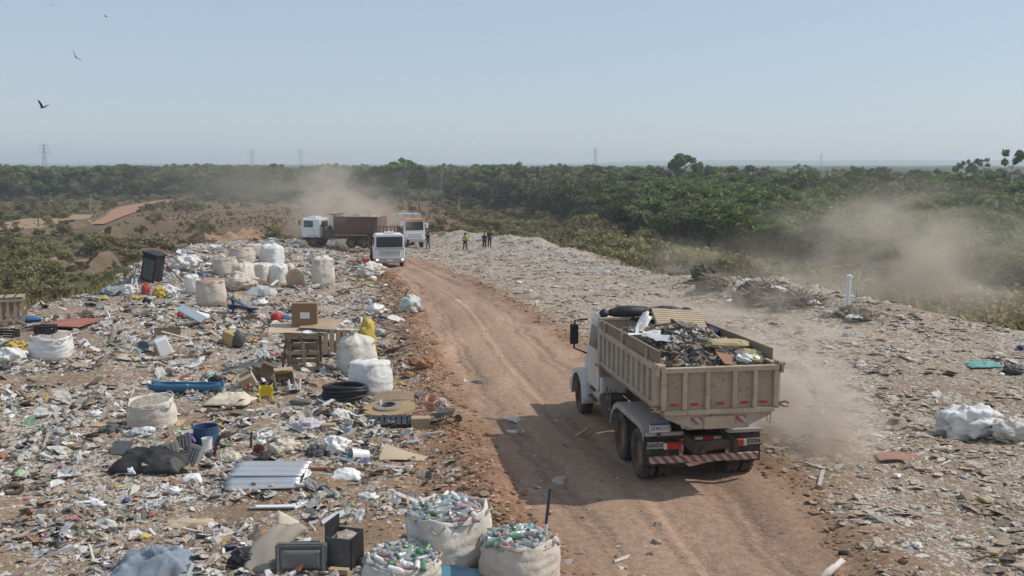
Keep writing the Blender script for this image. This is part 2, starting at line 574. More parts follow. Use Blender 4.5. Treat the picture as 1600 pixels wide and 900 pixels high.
def ray_at(px, py, y):
    """the point at ground distance y on a pixel's ray"""
    c, s = math.cos(PITCH), math.sin(PITCH)
    dx = (px - 800) / FPX; dn = (py - 450) / FPX
    k = y / (c - dn * s)
    return Vector((dx * k, y, CAM_H - (s + dn * c) * k))

# ------------------------------------------------------------------ ground sheet
def axis(dense0, dense1, step, lo, hi, grow=1.16):
    a = list(np.arange(dense0, dense1 + 1e-6, step))
    s = step; v = a[-1]
    while v < hi:
        s *= grow; v += s; a.append(v)
    s = step; v = a[0]; b = []
    while v > lo:
        s *= grow; v -= s; b.append(v)
    return np.array(b[::-1] + a)
gx = axis(-34, 34, 0.22, -9000, 9000, 1.13)
ya = list(np.arange(9, 40, 0.2)); v = ya[-1]
while v < 160: v += 0.2 * (v / 40.0); ya.append(v)
s_ = ya[-1] - ya[-2]
while v < 9000: s_ *= 1.035; v += s_; ya.append(v)
yb = []; v = 9.0; s_ = 0.2
while v > -400: s_ *= 1.3; v -= s_; yb.append(v)
gy = np.array(yb[::-1] + ya)
GX, GY = np.meshgrid(gx, gy)
fx, fy = GX.ravel(), GY.ravel()
fz = height(fx, fy)

def ground_colour(x, y):
    sd = mound_sd(x, y)
    n = len(x)
    C = np.zeros((n, 3))
    tan = np.array([0.29, 0.205, 0.138]); red = np.array([0.31, 0.175, 0.110]); grey = np.array([0.30, 0.228, 0.160]); ash_and_shade = np.array([0.17, 0.155, 0.135])
    a = fbm(x / 3.0, y / 3.0, 71, 4)[:, None]; b = fbm(x / 11.0, y / 11.0, 73, 3)[:, None]
    soil = tan * (0.75 + 0.5 * a)
    u, hw = road_uv(x, y)
    left = np.clip(-(u + 1) * hw, 0, None)
    right = np.clip((u - 1) * hw, 0, None)
    nearroad = (np.exp(-(left / 1.9) ** 2) * (u < 0) + .5 * np.exp(-(right / 0.6) ** 2) * (u >= 0))[:, None] * (y < 80)[:, None]
    soil = soil * (1 - nearroad) + red * (0.7 + 0.5 * a) * nearroad
    rs = (sstep(0.6, 4, right) * (u > 0))[:, None]
    soil = soil * (1 - 0.55 * rs) + grey * (0.75 + 0.55 * b) * 0.55 * rs
    for (px, py, r, k) in [(140, 460, 5.5, 0.75), (60, 470, 4, 0.4), (230, 470, 4, 0.7), (130, 530, 2.2, 0.5), (30, 690, 1.4, 0.6), (40, 840, 0.7, 0.6), (390, 580, 0.9, 0.8)]:  # last patch paints the pallet table's shadow into the soil
        qx, qy = pix_plane(px, py)
        g = (k * np.exp(-((x - qx) ** 2 + (y - qy) ** 2) / r ** 2) * (0.5 + fbm(x / 0.8, y / 0.8, 77, 3)))[:, None]
        soil = soil * (1 - np.clip(g, 0, 1)) + ash_and_shade * np.clip(g, 0, 1)
    # outside the dump: slopes, scrub, burnt fields, bare earth
    grass = np.array([0.085, 0.090, 0.038]); dry = np.array([0.13, 0.105, 0.055]); dark = np.array([0.05, 0.062, 0.03]); brown = np.array([0.185, 0.118, 0.075])
    d = np.hypot(x, y)
    m1 = sstep(0.38, 0.62, fbm(x / 14.0, y / 30.0, 81, 4))[:, None]
    veg = grass * (1 - m1) + dry * m1
    veg = veg * (0.7 + 0.6 * fbm(x / 4.0, y / 8.0, 83, 4)[:, None])
    azim = 800 + FPX * x / np.maximum(y, 1)
    field = (sstep(100, 190, azim) * sstep(900, 700, azim) * sstep(120, 165, y) * sstep(450, 400, y))[:, None]
    veg = veg * (1 - 0.8 * field) + brown * (0.55 + 0.9 * fbm(x / 20.0, y / 8.0, 87, 4)[:, None]) * 0.8 * field
    far = sstep(480, 800, d)[:, None]
    veg = veg * (1 - far) + dark * (0.8 + 0.4 * m1) * far
    f = sstep(0.2, 3.0, sd + (fbm(x / 2.0, y / 2.0, 91, 3) - 0.5) * 4)[:, None]
    return soil * (1 - f) + veg * f

nx_, ny_ = len(gx), len(gy)
ii = np.arange(nx_ * ny_).reshape(ny_, nx_)
quads = np.stack([ii[:-1, :-1], ii[:-1, 1:], ii[1:, 1:], ii[1:, :-1]], -1).reshape(-1, 4)
gm = attr_mat('soil', rough=0.95, fine=0.45, finescale=7.0, bump=0.9, bscale=9.0, bdist=0.06, spec=0.1)
# crumbs of waste too small to build, trodden into the soil
_nt = gm.node_tree; _N = _nt.nodes; _L = _nt.links
_b = _N['Principled BSDF']; _src = _b.inputs['Base Color'].links[0].from_socket
_tc = _N.new('ShaderNodeTexCoord'); _prev = _src
_sa = _N.new('ShaderNodeAttribute'); _sa.attribute_name = 'strew'
for _sc, _keep, _cols in ((11.0, 0.42, ((0.0, (0.10, 0.085, 0.07)), (0.25, (0.30, 0.24, 0.18)), (0.5, (0.48, 0.43, 0.36)), (0.8, (0.60, 0.58, 0.54)), (1.0, (0.36, 0.27, 0.18)))), (26.0, 0.50, ((0.0, (0.12, 0.10, 0.085)), (0.3, (0.36, 0.30, 0.23)), (0.6, (0.55, 0.51, 0.45)), (1.0, (0.66, 0.64, 0.60))))):
    _v = _N.new('ShaderNodeTexVoronoi'); _v.inputs['Scale'].default_value = _sc; _v.inputs['Randomness'].default_value = 1.0
    _w = _N.new('ShaderNodeTexNoise'); _w.inputs['Scale'].default_value = _sc * 0.8; _w.inputs['Detail'].default_value = 3
    _L.new(_tc.outputs['Object'], _w.inputs['Vector'])
    _mx = _N.new('ShaderNodeMix'); _mx.data_type = 'RGBA'; _mx.blend_type = 'LINEAR_LIGHT'; _mx.inputs['Factor'].default_value = 0.08
    _L.new(_tc.outputs['Object'], _mx.inputs['A']); _L.new(_w.outputs['Color'], _mx.inputs['B']); _L.new(_mx.outputs['Result'], _v.inputs['Vector'])
    _sp = _N.new('ShaderNodeSeparateColor'); _L.new(_v.outputs['Color'], _sp.inputs[0])
    _cr = _N.new('ShaderNodeValToRGB'); _e = _cr.color_ramp.elements
    for _k, (_p, _c) in enumerate(_cols):
        _x = _e[0] if _k == 0 else (_e[1] if _k == 1 else _e.new(_p))
        _x.position = _p; _x.color = (*_c, 1)
    _L.new(_sp.outputs[0], _cr.inputs[0])
    _gt = _N.new('ShaderNodeMath'); _gt.operation = 'LESS_THAN'; _L.new(_sp.outputs[1], _gt.inputs[0])
    _mu = _N.new('ShaderNodeMath'); _mu.operation = 'MULTIPLY'; _mu.inputs[1].default_value = _keep; _L.new(_sa.outputs['Fac'], _mu.inputs[0]); _L.new(_mu.outputs[0], _gt.inputs[1])
    _m2 = _N.new('ShaderNodeMix'); _m2.data_type = 'RGBA'; _L.new(_gt.outputs[0], _m2.inputs['Factor']); _L.new(_prev, _m2.inputs['A']); _L.new(_cr.outputs[0], _m2.inputs['B'])
    _prev = _m2.outputs['Result']
_L.new(_prev, _b.inputs['Base Color'])
gme = np_mesh('ground', np.stack([fx, fy, fz], 1), quads, smooth=True, col=ground_colour(fx, fy))
BARE = []   # patches of bare soil (x, y, rx, ry, strength)
for (px, py, rx, ry, k) in [(110, 590, 3.6, 1.3, .95), (40, 600, 2.5, 1.0, .9), (640, 770, 1.0, 1.4, .9), (560, 760, 1.2, .7, .75), (560, 840, .8, 1.4, .9), (520, 570, .7, 1.2, .5), (470, 560, 1.2, .9, .6), (150, 460, 5, 4, .6), (200, 475, 4, 3, .6), (120, 520, 2.5, 1.5, .6), (430, 780, 1.1, .5, .55), (610, 885, .4, 1.0, .8), (120, 675, .7, .5, .8), (400, 460, 2, 1.5, .5), (1480, 610, 3.0, 1.0, .5), (1500, 790, 1.4, .7, .4), (560, 640, .5, .5, .3), (170, 850, 1.0, .35, .6), (330, 790, .8, .4, .3), (240, 800, .7, .4, .4), (480, 830, 2.2, 1.6, .6), (330, 840, 1.6, 1.2, .45), (120, 860, 2.2, 1.0, .35), (420, 640, 1.0, .6, .4), (690, 700, 1.0, 1.2, .5), (250, 640, 1.2, .6, .35)]:
    x_, y_ = pix_plane(px, py); BARE.append((x_, y_, rx, ry, k))
def strewn(x, y):
    sd = mound_sd(x, y); u, hw = road_uv(x, y)
    eL = -(u + 1) * hw; eR = (u - 1) * hw
    patch = fbm(x / 2.4, y / 2.4, 151, 4); patch2 = fbm(x / 0.7, y / 0.7, 153, 3)
    left = (0.10 + 0.95 * sstep(0.40, 0.60, patch * 0.65 + patch2 * 0.45)) * sstep(0.0, 3.0, eL + (patch2 - .5) * 2.5) + 0.03
    right = (0.34 + 0.50 * sstep(0.40, 0.62, patch * 0.6 + patch2 * 0.45)) * sstep(0.1, 1.8, eR + (patch2 - .5) * 2)
    dens = np.where(u < 0, left, right)
    for bx, by, rx, ry, k in BARE:
        dens = dens * (1 - k * np.exp(-(((x - bx) / rx) ** 2 + ((y - by) / ry) ** 2)))
    dens = np.where((np.abs(u) < 1.05) & (y < 84), 0.035 + .10 * sstep(.5, .7, fbm(x / 1.6, y / 3.0, 165, 3)), dens)
    dens = np.where(y > 84, 0.9, dens)
    return dens * sstep(2.5, 0.0, sd)
_st = gme.attributes.new('strew', 'FLOAT', 'POINT'); _st.data.foreach_set('value', strewn(fx, fy).astype(np.float32))
kind(link_mesh('ground', gme, gm), 'structure')

# ------------------------------------------------------------------ the haul road, its own sheet just above the ground
ry_ = np.array([v for v in gy if -25 < v < 84])
nu_ = 56
us = np.linspace(-1.10, 1.10, nu_)
RX = np.zeros((len(ry_), nu_)); RY = np.zeros_like(RX)
for i, yv in enumerate(ry_):
    l = np.interp(yv, ROAD_L[:, 1], ROAD_L[:, 0]); r = np.interp(yv, ROAD_R[:, 1], ROAD_R[:, 0])
    jl = (fbm(np.array([yv / 1.1]), np.array([3.0]), 101, 4)[0] - 0.5) * 1.1
    jr = (fbm(np.array([yv / 1.1]), np.array([9.0]), 103, 4)[0] - 0.5) * 1.1
    c, hw = (l + r) / 2, (r - l) / 2
    RX[i] = c + us * hw + np.where(us < 0, jl, jr) * np.abs(us)
    RY[i] = yv
rx_, rr_ = RX.ravel(), RY.ravel()
edge = np.abs(np.tile(us, len(ry_))) / 1.10
rz_ = height(rx_, rr_) + 0.022 - 0.10 * sstep(0.93, 1.0, edge)
rc = np.array([0.405, 0.270, 0.188]) * (0.66 + 0.64 * fbm(rx_ / 1.1, rr_ / 6.0, 107, 4))[:, None]
ut = np.tile(us, len(ry_))
for c in (-0.62, -0.50, -0.12, 0.04, 0.46, 0.60):
    g = np.exp(-((ut - c - 0.08 * np.sin(rr_ / 6.0)) / 0.045) ** 2)[:, None] * (0.3 + fbm(rr_ / 3.0, rx_ * 0 + c * 7, 115, 2))[:, None]
    rc = rc * (1 - 0.30 * g) + np.array([0.46, 0.315, 0.225]) * 0.30 * g
eb = (sstep(0.62, 0.98, edge + (fbm(rx_ / 0.8, rr_ / 0.8, 109, 3) - 0.5) * 0.4))[:, None]
rc = rc * (1 - eb) + ground_colour(rx_, rr_) * eb
jj = np.arange(len(ry_) * nu_).reshape(len(ry_), nu_)
rq = np.stack([jj[:-1, :-1], jj[:-1, 1:], jj[1:, 1:], jj[1:, :-1]], -1).reshape(-1, 4)
rm = attr_mat('packed_earth', rough=0.95, fine=0.30, finescale=6.0, bump=0.9, bscale=10.0, bdist=0.06, spec=0.1)
rme = np_mesh('dirt_road', np.stack([rx_, rr_, rz_], 1), rq, smooth=True, col=rc)
tr_ = np.zeros(len(rx_))
for c in (-0.62, -0.50, -0.12, 0.04, 0.46, 0.60):
    tr_ = np.maximum(tr_, np.exp(-((ut - c - 0.08 * np.sin(rr_ / 6.0)) / 0.05) ** 2) * (0.2 + 1.1 * fbm(rr_ / 3.0, rx_ * 0 + c * 7, 115, 2)))
_a = rme.attributes.new('track', 'FLOAT', 'POINT'); _a.data.foreach_set('value', tr_.astype(np.float32))
# tread prints pressed into the wheel tracks
_nt = rm.node_tree; _N = _nt.nodes; _L = _nt.links; _b = _N['Principled BSDF']
_tc = _N.new('ShaderNodeTexCoord'); _wv = _N.new('ShaderNodeTexWave'); _wv.bands_direction = 'Y'; _wv.inputs['Scale'].default_value = 4.2; _wv.inputs['Distortion'].default_value = 2.5; _wv.inputs['Detail'].default_value = 2; _wv.inputs['Detail Scale'].default_value = 2.0
_L.new(_tc.outputs['Object'], _wv.inputs['Vector'])
_ta = _N.new('ShaderNodeAttribute'); _ta.attribute_name = 'track'
_m = _N.new('ShaderNodeMath'); _m.operation = 'MULTIPLY'; _L.new(_wv.outputs['Fac'], _m.inputs[0]); _L.new(_ta.outputs['Fac'], _m.inputs[1])
_bp = _N.new('ShaderNodeBump'); _bp.inputs['Strength'].default_value = 1.0; _bp.inputs['Distance'].default_value = 0.05
_L.new(_m.outputs[0], _bp.inputs['Height'])
_old = _b.inputs['Normal'].links[0].from_node
_L.new(_bp.outputs[0], _old.inputs['Normal'])
kind(link_mesh('dirt_road', rme, rm), 'structure')
# ------------------------------------------------------------------ cut banks, tracks and fields beyond the dump
def GB(px, py):
    """pixel -> point on the plain around the dump"""
    zz = BASE
    for k in range(4):
        c, s = math.cos(PITCH), math.sin(PITCH)
        dx = (px - 800) / FPX; dn = (py - 450) / FPX
        t = (CAM_H - zz) / (s + dn * c)
        x, y = dx * t, (c - dn * s) * t
        zz = H(x, y)
    return Vector((x, y, zz))
def ground_row(px, y):
    x = (px - 800) / FPX * (y * math.cos(PITCH) + (CAM_H - BASE) * math.sin(PITCH))
    return x

m_bank_shade = mat('cut_earth_shaded', (0.17, 0.11, 0.075), 0.95, 0.35, 0.5, dirt=0.4, dirtc=(0.12, 0.095, 0.06), bump=1.0, bscale=1.2)  # darker earth: shade on the cut faces put into the colour
m_bankt = mat('cut_earth_tan', (0.31, 0.20, 0.125), 0.95, 0.3, 0.5, dirt=0.35, dirtc=(0.16, 0.12, 0.07), bump=1.0, bscale=1.2)
m_bankgrass = mat('bank_top_grass', (0.16, 0.115, 0.068), 0.95, 0.5, 0.6, dirt=0.5, dirtc=(0.17, 0.125, 0.07), bump=1.0, bscale=2.0)
def bank(name, pix, hgt, lean, m, depth=26):
    """an eroded earth face following ground pixels, with its flat top behind"""
    pts = [GB(a, b) for a, b in pix]
    P = []
    for i in range(len(pts) - 1):
        k = max(2, int((pts[i + 1] - pts[i]).length / 1.2))
        for j in range(k):
            P.append(pts[i].lerp(pts[i + 1], j / k))
    P.append(pts[-1])
    nv = 7
    V = []; 
    for i, p in enumerate(P):
        d = (P[min(i + 1, len(P) - 1)] - P[max(i - 1, 0)]); d.z = 0; d.normalize()
        nrm = Vector((-d.y, d.x, 0))
        if nrm.y < 0: nrm = -nrm
        e = min(1.0, min(i, len(P) - 1 - i) / 6.0)
        n1 = mnoise.noise(Vector((p.x * 0.35, p.y * 0.35, 1.0))); n2 = mnoise.noise(Vector((p.x * 0.9, p.y * 0.9, 4.0)))
        hh = hgt * (0.02 + 0.98 * e) * (1 + 0.45 * n1 + .2 * n2)
        for k in range(nv + 1):
            t = k / nv
            q = p + nrm * (lean * t + 1.3 * n2 * (1 - t) + 0.9 * mnoise.noise(Vector((p.x * 0.8, t * 4, p.y))))
            q.z = p.z - 0.8 + (hh + 0.8) * t
            V.append(q)
        q = p + nrm * (lean + depth * 0.3 * (1 + n2)); q.z = p.z + hh * (0.85 + 0.2 * n2); V.append(q)
        q = p + nrm * (lean + depth); q.z = p.z - 1.5; V.append(q)
    n = nv + 3
    F = []
    for i in range(len(P) - 1):
        for k in range(n - 1):
            F.append((i * n + k, (i + 1) * n + k, (i + 1) * n + k + 1, i * n + k + 1))
    b = MB(); b.add(V, F)
    o = b.build(name, m, None, smooth=False)
    o.data.materials.append(m_bankgrass)
    for pi, pl in enumerate(o.data.polygons):
        if pi % (n - 1) >= nv: pl.material_index = 1
    return kind(o, 'structure')

bank('earth_bank', [(158, 394), (175, 388), (210, 387), (240, 386), (255, 387)], 3.8, 0.6, m_bank_shade, 4)
bank('earth_bank', [(250, 388), (290, 386), (330, 386), (370, 381), (400, 378), (440, 374)], 2.8, 1.0, m_bankt, 4)
bank('earth_bank', [(120, 428), (170, 414), (215, 412), (262, 408), (300, 404)], 2.2, 0.5, m_bank_shade, 3)
bank('earth_bank', [(-20, 440), (20, 432), (80, 418), (125, 412), (160, 408)], 1.5, 0.8, m_bankt, 6)
bank('earth_bank', [(0, 372), (60, 362), (120, 350), (160, 345)], 1.2, 1.6, m_bankt, 6)
bank('earth_bank', [(612, 338), (640, 336), (668, 336)], 1.6, 2.0, mat('brown_earth', (0.27, 0.17, 0.11), 0.95, 0.3, 0.5), 9)

m_track = mat('red_track_earth', (0.34, 0.185, 0.115), 0.95, 0.25, 0.15, dirt=0.2, dirtc=(0.2, 0.13, 0.07))
def ribbon(name, pix, w, m):
    pts = [GB(a, b) for a, b in pix]
    V = []; F = []
    for i, p in enumerate(pts):
        d = pts[min(i + 1, len(pts) - 1)] - pts[max(i - 1, 0)]; d.z = 0; d.normalize()
        nrm = Vector((-d.y, d.x, 0))
        ww = w[i] if hasattr(w, '__len__') else w
        for k in range(5):
            q = p + nrm * (ww * (k / 4 - 0.5)); q.z = H(q.x, q.y) + 0.35
            V.append(q)
    for i in range(len(pts) - 1):
        for k in range(4):
            F.append((i * 5 + k, i * 5 + k + 1, (i + 1) * 5 + k + 1, (i + 1) * 5 + k))
    b = MB(); b.add(V, F)
    return kind(b.build(name, m), 'structure')
ribbon('red_dirt_track', [(150, 352), (178, 340), (195, 331), (215, 324), (245, 318), (275, 312), (305, 307), (340, 304)], [4, 5, 9, 11, 9, 8, 7, 6], m_track)
ribbon('earth_path', [(0, 362), (40, 352), (90, 343), (125, 337)], [14, 16, 18, 8], mat('path_earth', (0.33, 0.215, 0.13), 0.95, 0.3, 0.2))
ribbon('earth_path', [(20, 312), (70, 310), (120, 308)], [16, 18, 12], MATS['path_earth'])

# ------------------------------------------------------------------ foliage
GREENS = [(0.95, 1.0, 0.80), (1.7, 1.75, 1.25), (2.4, 2.15, 1.7), (1.35, 1.4, 1.15), (2.6, 2.5, 1.7), (2.2, 1.85, 1.6), (2.3, 2.5, 1.3), (1.2, 1.35, 0.95), (2.9, 2.5, 2.1), (1.5, 1.6, 1.2)]
m_leaf = attr_mat('leaves', rough=0.75, fine=0.0, translucent=0.30, objvar=[tuple(1.1 * q for q in g) for g in GREENS], spec=0.15)
m_bark = mat('bark', (0.20, 0.16, 0.125), 0.9, 0.35, 3.0)
m_palebark = mat('pale_bark', (0.42, 0.38, 0.32), 0.9, 0.25, 3.0)
LEAF = {'broad': (0.090, 0.094, 0.050), 'dry': (0.165, 0.145, 0.10), 'umbrella': (0.11, 0.135, 0.052), 'bush': (0.175, 0.142, 0.082), 'palm': (0.085, 0.105, 0.045), 'bare': (0.13, 0.11, 0.08), 'grassbush': (0.18, 0.155, 0.075)}

def leaf_cloud(centres, radii, n, size, rng, colour, squash=0.8, shell=0.55):
    """n leaf clumps (each a bent quad) spread through the lobes"""
    centres = np.array(centres); radii = np.array(radii)
    w = radii ** 2 / (radii ** 2).sum()
    k = rng.choice(len(radii), n, p=w)
    d = rng.normal(size=(n, 3)); d /= np.linalg.norm(d, axis=1)[:, None]
    rad = radii[k] * (shell + (1 - shell) * rng.random(n)) * (0.85 + 0.3 * rng.random(n))
    off = d * rad[:, None]; off[:, 2] *= squash
    P = centres[k] + off
    nrm = d + rng.normal(size=(n, 3)) * 0.75; nrm[:, 2] += 0.35
    nrm /= np.linalg.norm(nrm, axis=1)[:, None]
    t = np.cross(nrm, rng.normal(size=(n, 3))); t /= np.linalg.norm(t, axis=1)[:, None] + 1e-9
    b = np.cross(nrm, t)
    s = size * (0.55 + 0.9 * rng.random(n))[:, None]
    a = s * (0.6 + 0.6 * rng.random(n))[:, None]
    V = np.stack([P - t * s, P - b * a * 0.8 + nrm * s * 0.15, P + t * s, P + b * a * 0.8 - nrm * s * 0.1], 1).reshape(-1, 3)
    F = np.arange(4 * n).reshape(-1, 4)
    lobe_t = 0.75 + 0.5 * rng.random(len(radii))
    c = np.array(colour)[None] * (lobe_t[k] * (0.65 + 0.7 * rng.random(n)))[:, None]
    c = c * (1 + rng.normal(size=(n, 3)) * 0.07)
    return V, F, np.repeat(np.clip(c, 0.004, 1), 4, axis=0)

def crown_mesh(kind_, seed, n=1500):
    rng = np.random.default_rng(seed)
    C, R = [], []
    if kind_ == 'broad':            # unit tree is 10 m tall
        for i in range(11):
            a = rng.random() * 6.28; r = 2.3 * math.sqrt(rng.random()); z = 4.8 + 3.6 * rng.random() * (1 - r / 4.5)
            C.append((r * math.cos(a), r * math.sin(a), z)); R.append(1.0 + 0.9 * rng.random())
        V, F, c = leaf_cloud(C, R, n, 0.30, rng, LEAF[kind_])
    elif kind_ == 'umbrella':
        for i in range(14):
            a = rng.random() * 6.28; r = 4.2 * math.sqrt(rng.random())
            C.append((r * math.cos(a), r * math.sin(a), 8.4 - 0.09 * r * r + 0.5 * rng.random())); R.append(0.8 + 0.5 * rng.random())
        V, F, c = leaf_cloud(C, R, n, 0.28, rng, LEAF[kind_], squash=0.5)
    elif kind_ == 'dry':
        for i in range(9):
            a = rng.random() * 6.28; r = 1.9 * math.sqrt(rng.random()); z = 4.5 + 4.2 * rng.random()
            C.append((r * math.cos(a), r * math.sin(a), z)); R.append(0.8 + 0.7 * rng.random())
        V, F, c = leaf_cloud(C, R, int(n * 0.5), 0.22, rng, LEAF[kind_], shell=0.2)
    elif kind_ == 'emergent':       # tall bare bole, small clusters of leaves at the top
        for i in range(9):
            a = rng.random() * 6.28; r = 1.5 * math.sqrt(rng.random()); z = 8.3 + 1.6 * rng.random()
            C.append((r * math.cos(a), r * math.sin(a), z)); R.append(0.35 + 0.3 * rng.random())
        for i in range(3):
            a = rng.random() * 6.28
            C.append((1.0 * math.cos(a), 1.0 * math.sin(a), 6.6 + 0.8 * rng.random())); R.append(0.35)
        V, F, c = leaf_cloud(C, R, int(n * 0.45), 0.2, rng, LEAF['broad'], squash=0.7)
    elif kind_ == 'bush':           # unit bush is 3 m tall
        for i in range(8):
            a = rng.random() * 6.28; r = 1.3 * math.sqrt(rng.random()); z = 0.7 + 1.5 * rng.random()
            C.append((r * math.cos(a), r * math.sin(a), z)); R.append(0.55 + 0.45 * rng.random())
        V, F, c = leaf_cloud(C, R, int(n * 0.6), 0.15, rng, LEAF[kind_], shell=0.35)
    elif kind_ == 'palm':           # unit palm is 10 m tall: arching fronds
        Vs, Cs = [], []
        for i in range(17):
            a = i * 2.399 + rng.random() * 0.4; el = 1.15 - 1.4 * rng.random()
            L = 2.6 + 0.8 * rng.random()
            pts = [];
            for k in range(7):
                t = k / 6
                rr = L * t * math.cos(el * (1 - 0.4 * t)); zz = 9.2 + L * (math.sin(el) * t - 0.75 * t * t)
                pts.append((rr * math.cos(a), rr * math.sin(a), zz))
            sx, sy = -math.sin(a), math.cos(a)
            for k in range(6):
                p, q = pts[k], pts[k + 1]
                for s in (-1, 1):
                    w0 = 0.42 * math.sin(0.5 + 2.4 * k / 6)
                    Vs += [p, q, (q[0] + s * sx * w0, q[1] + s * sy * w0, q[2] - 0.22), (p[0] + s * sx * w0, p[1] + s * sy * w0, p[2] - 0.22)]
                    Cs += [np.array(LEAF['palm']) * (0.7 + 0.6 * rng.random())] * 4
        V = np.array(Vs); F = np.arange(len(V)).reshape(-1, 4); c = np.array(Cs)
    return np_mesh('crown', V, F, col=c)

def trunk_mesh(kind_, seed):
    rng = random.Random(seed)
    b = MB()
    if kind_ == 'bush':
        for i in range(5):
            a = i * 1.3 + rng.random()
            b.tube([(0.05 * math.cos(a), 0.05 * math.sin(a), -0.2), (0.4 * math.cos(a), 0.4 * math.sin(a), 0.9), (0.9 * math.cos(a), 0.9 * math.sin(a), 1.9)], [0.045, 0.03, 0.012], 5)
    elif kind_ == 'palm':
        b.tube([(0, 0, -0.5), (0.1, 0, 3), (0.05, 0.1, 6), (0, 0, 9.3)], [0.22, 0.17, 0.15, 0.13], 8)
    else:
        h = {'broad': 6.0, 'umbrella': 8.2, 'dry': 7.5, 'emergent': 9.4}[kind_]
        w = {'broad': 0.26, 'umbrella': 0.28, 'dry': 0.18, 'emergent': 0.17}[kind_]
        b.tube([(0, 0, -0.6), (0.08, 0.02, h * 0.3), (-0.06, 0.1, h * 0.65), (0.05, 0.0, h)], [w * 1.35, w, w * 0.75, w * 0.35], 8)
        for i in range(7 if kind_ != 'emergent' else 6):
            a = i * 2.4 + rng.random(); z0 = h * (0.45 + 0.45 * i / 7) if kind_ != 'emergent' else h * (0.7 + 0.28 * i / 6)
            r = {'broad': 2.4, 'umbrella': 3.6, 'dry': 2.0, 'emergent': 1.3}[kind_] * (0.7 + 0.4 * rng.random())
            z1 = z0 + (1.7 if kind_ != 'emergent' else 0.7)
            b.tube([(0, 0, z0), (r * 0.45 * math.cos(a), r * 0.45 * math.sin(a), z0 + (z1 - z0) * 0.35), (r * math.cos(a), r * math.sin(a), z1)], [w * 0.45, w * 0.3, w * 0.1], 5)
    return b.mesh('trunk', smooth=True)

TREES = {}
for kd, seeds in (('broad', (1, 2, 3, 4)), ('umbrella', (5, 6)), ('dry', (7, 8)), ('emergent', (9,)), ('palm', (10,)), ('bush', (11, 12, 13))):
    for s in seeds:
        cm = crown_mesh(kd, s, 1700); cm.materials.append(m_leaf)
        tm = trunk_mesh(kd, s); tm.materials.append(m_palebark if kd in ('dry', 'emergent') else m_bark)
        TREES.setdefault(kd, []).append((cm, tm))

PROTO = {}
def tree(kd, loc, scale, label, group=None, name=None, variant=None, sxy=None):
    v = random.randrange(len(TREES[kd])) if variant is None else variant
    nm = name or {'broad': 'broadleaf_tree', 'umbrella': 'umbrella_tree', 'dry': 'sparse_tree', 'emergent': 'tall_thin_tree', 'palm': 'palm_tree', 'bush': 'bush'}[kd]
    k = sxy or 1.0
    t = thing(nm, label, 'bush' if kd == 'bush' else ('palm' if kd == 'palm' else 'tree'), loc, random.random() * 6.28, group, scale=(scale * k, scale * k, scale))
    link_mesh('trunk', TREES[kd][v][1], None, t)
    c = link_mesh('crown', TREES[kd][v][0], None, t)
    PROTO.setdefault((kd, v), c)
    return t

# landmark trees, each standing out on the skyline or in the wood
def lone(kd, px, y, top_py, label, variant=None, sxy=None, unit=10.0):
    x = ray_at(px, 300, y).x
    z = H(x, y)
    ht = ray_at(px, top_py, y).z - z
    return tree(kd, (x, y, z), ht / unit, label, variant=variant, sxy=sxy)
lone('umbrella', 627, 420, 246, 'bright green flat-topped tree rising above the wood behind the white trucks', 0, 1.0, 9.3)
lone('broad', 754, 460, 246, 'small round tree standing proud on the skyline right of the trucks', 2, 0.42)
lone('broad', 805, 470, 240, 'greyish round-crowned tree, highest on the middle of the skyline', 1, 0.55)
lone('broad', 1240, 260, 252, 'big dark green round tree standing above the right-hand wood', 2, 1.15)
lone('umbrella', 1070, 330, 237, 'airy flat-crowned tree highest on the skyline above the dump truck', 1, 0.55, 9.3)
lone('broad', 1027, 335, 243, 'leafy tree on the skyline left of the airy flat-crowned tree', 3, 0.75)
lone('emergent', 1580, 230, 235, 'tall pale-trunked tree with small leaf clusters at the right edge of the view', 0, 0.8, 10.2)
lone('emergent', 1533, 420, 248, 'thin tall tree with small tufts, left of the tall pale-trunked tree', 0, 1.0, 10.2)
lone('umbrella', 1508, 400, 248, 'hazy flat-topped tree, third from the right on the skyline', 0, 0.5, 9.3)
lone('emergent', 434, 520, 256, 'small dark tufted tree poking up above the hazy left wood', 0, 1.3, 10.2)
lone('umbrella', 1480, 205, 283, 'wide green umbrella-shaped tree below the skyline at right', 1, 1.25, 9.3)
lone('palm', 1552, 150, 298, 'palm with arching fronds below the tall pale-trunked tree', 0, 1.0, 10.4)
lone('broad', 920, 300, 262, 'broad green tree at the middle of the wood right of the trucks', 0, 1.2)

for k_, (px_, top_) in enumerate([(515, 254), (560, 252), (590, 256), (655, 252), (690, 253), (725, 256), (845, 250), (880, 254), (955, 249), (985, 252), (1105, 250), (1140, 253), (1175, 254), (1268, 252), (1300, 255), (1340, 256), (1385, 259), (1430, 260), (60, 252), (130, 253), (210, 253), (290, 255), (350, 258)]):
    yy_ = 330 + (k_ * 61) % 170 if px_ > 450 else 480 + (k_ * 37) % 90
    z_ = 'left of the power pylons' if px_ < 400 else ('behind the parked trucks' if px_ < 740 else ('between the far people and the dump truck' if px_ < 990 else 'right of the airy flat-crowned tree'))
    t_ = lone(['broad', 'broad', 'umbrella', 'broad', 'dry'][k_ % 5], px_, yy_, top_, 'uneven tall crown breaking the skyline ' + z_, None, [.55, .8, .6, .7, .6][k_ % 5], 9.6)
    t_['group'] = 'tall crowns on the skyline ' + z_
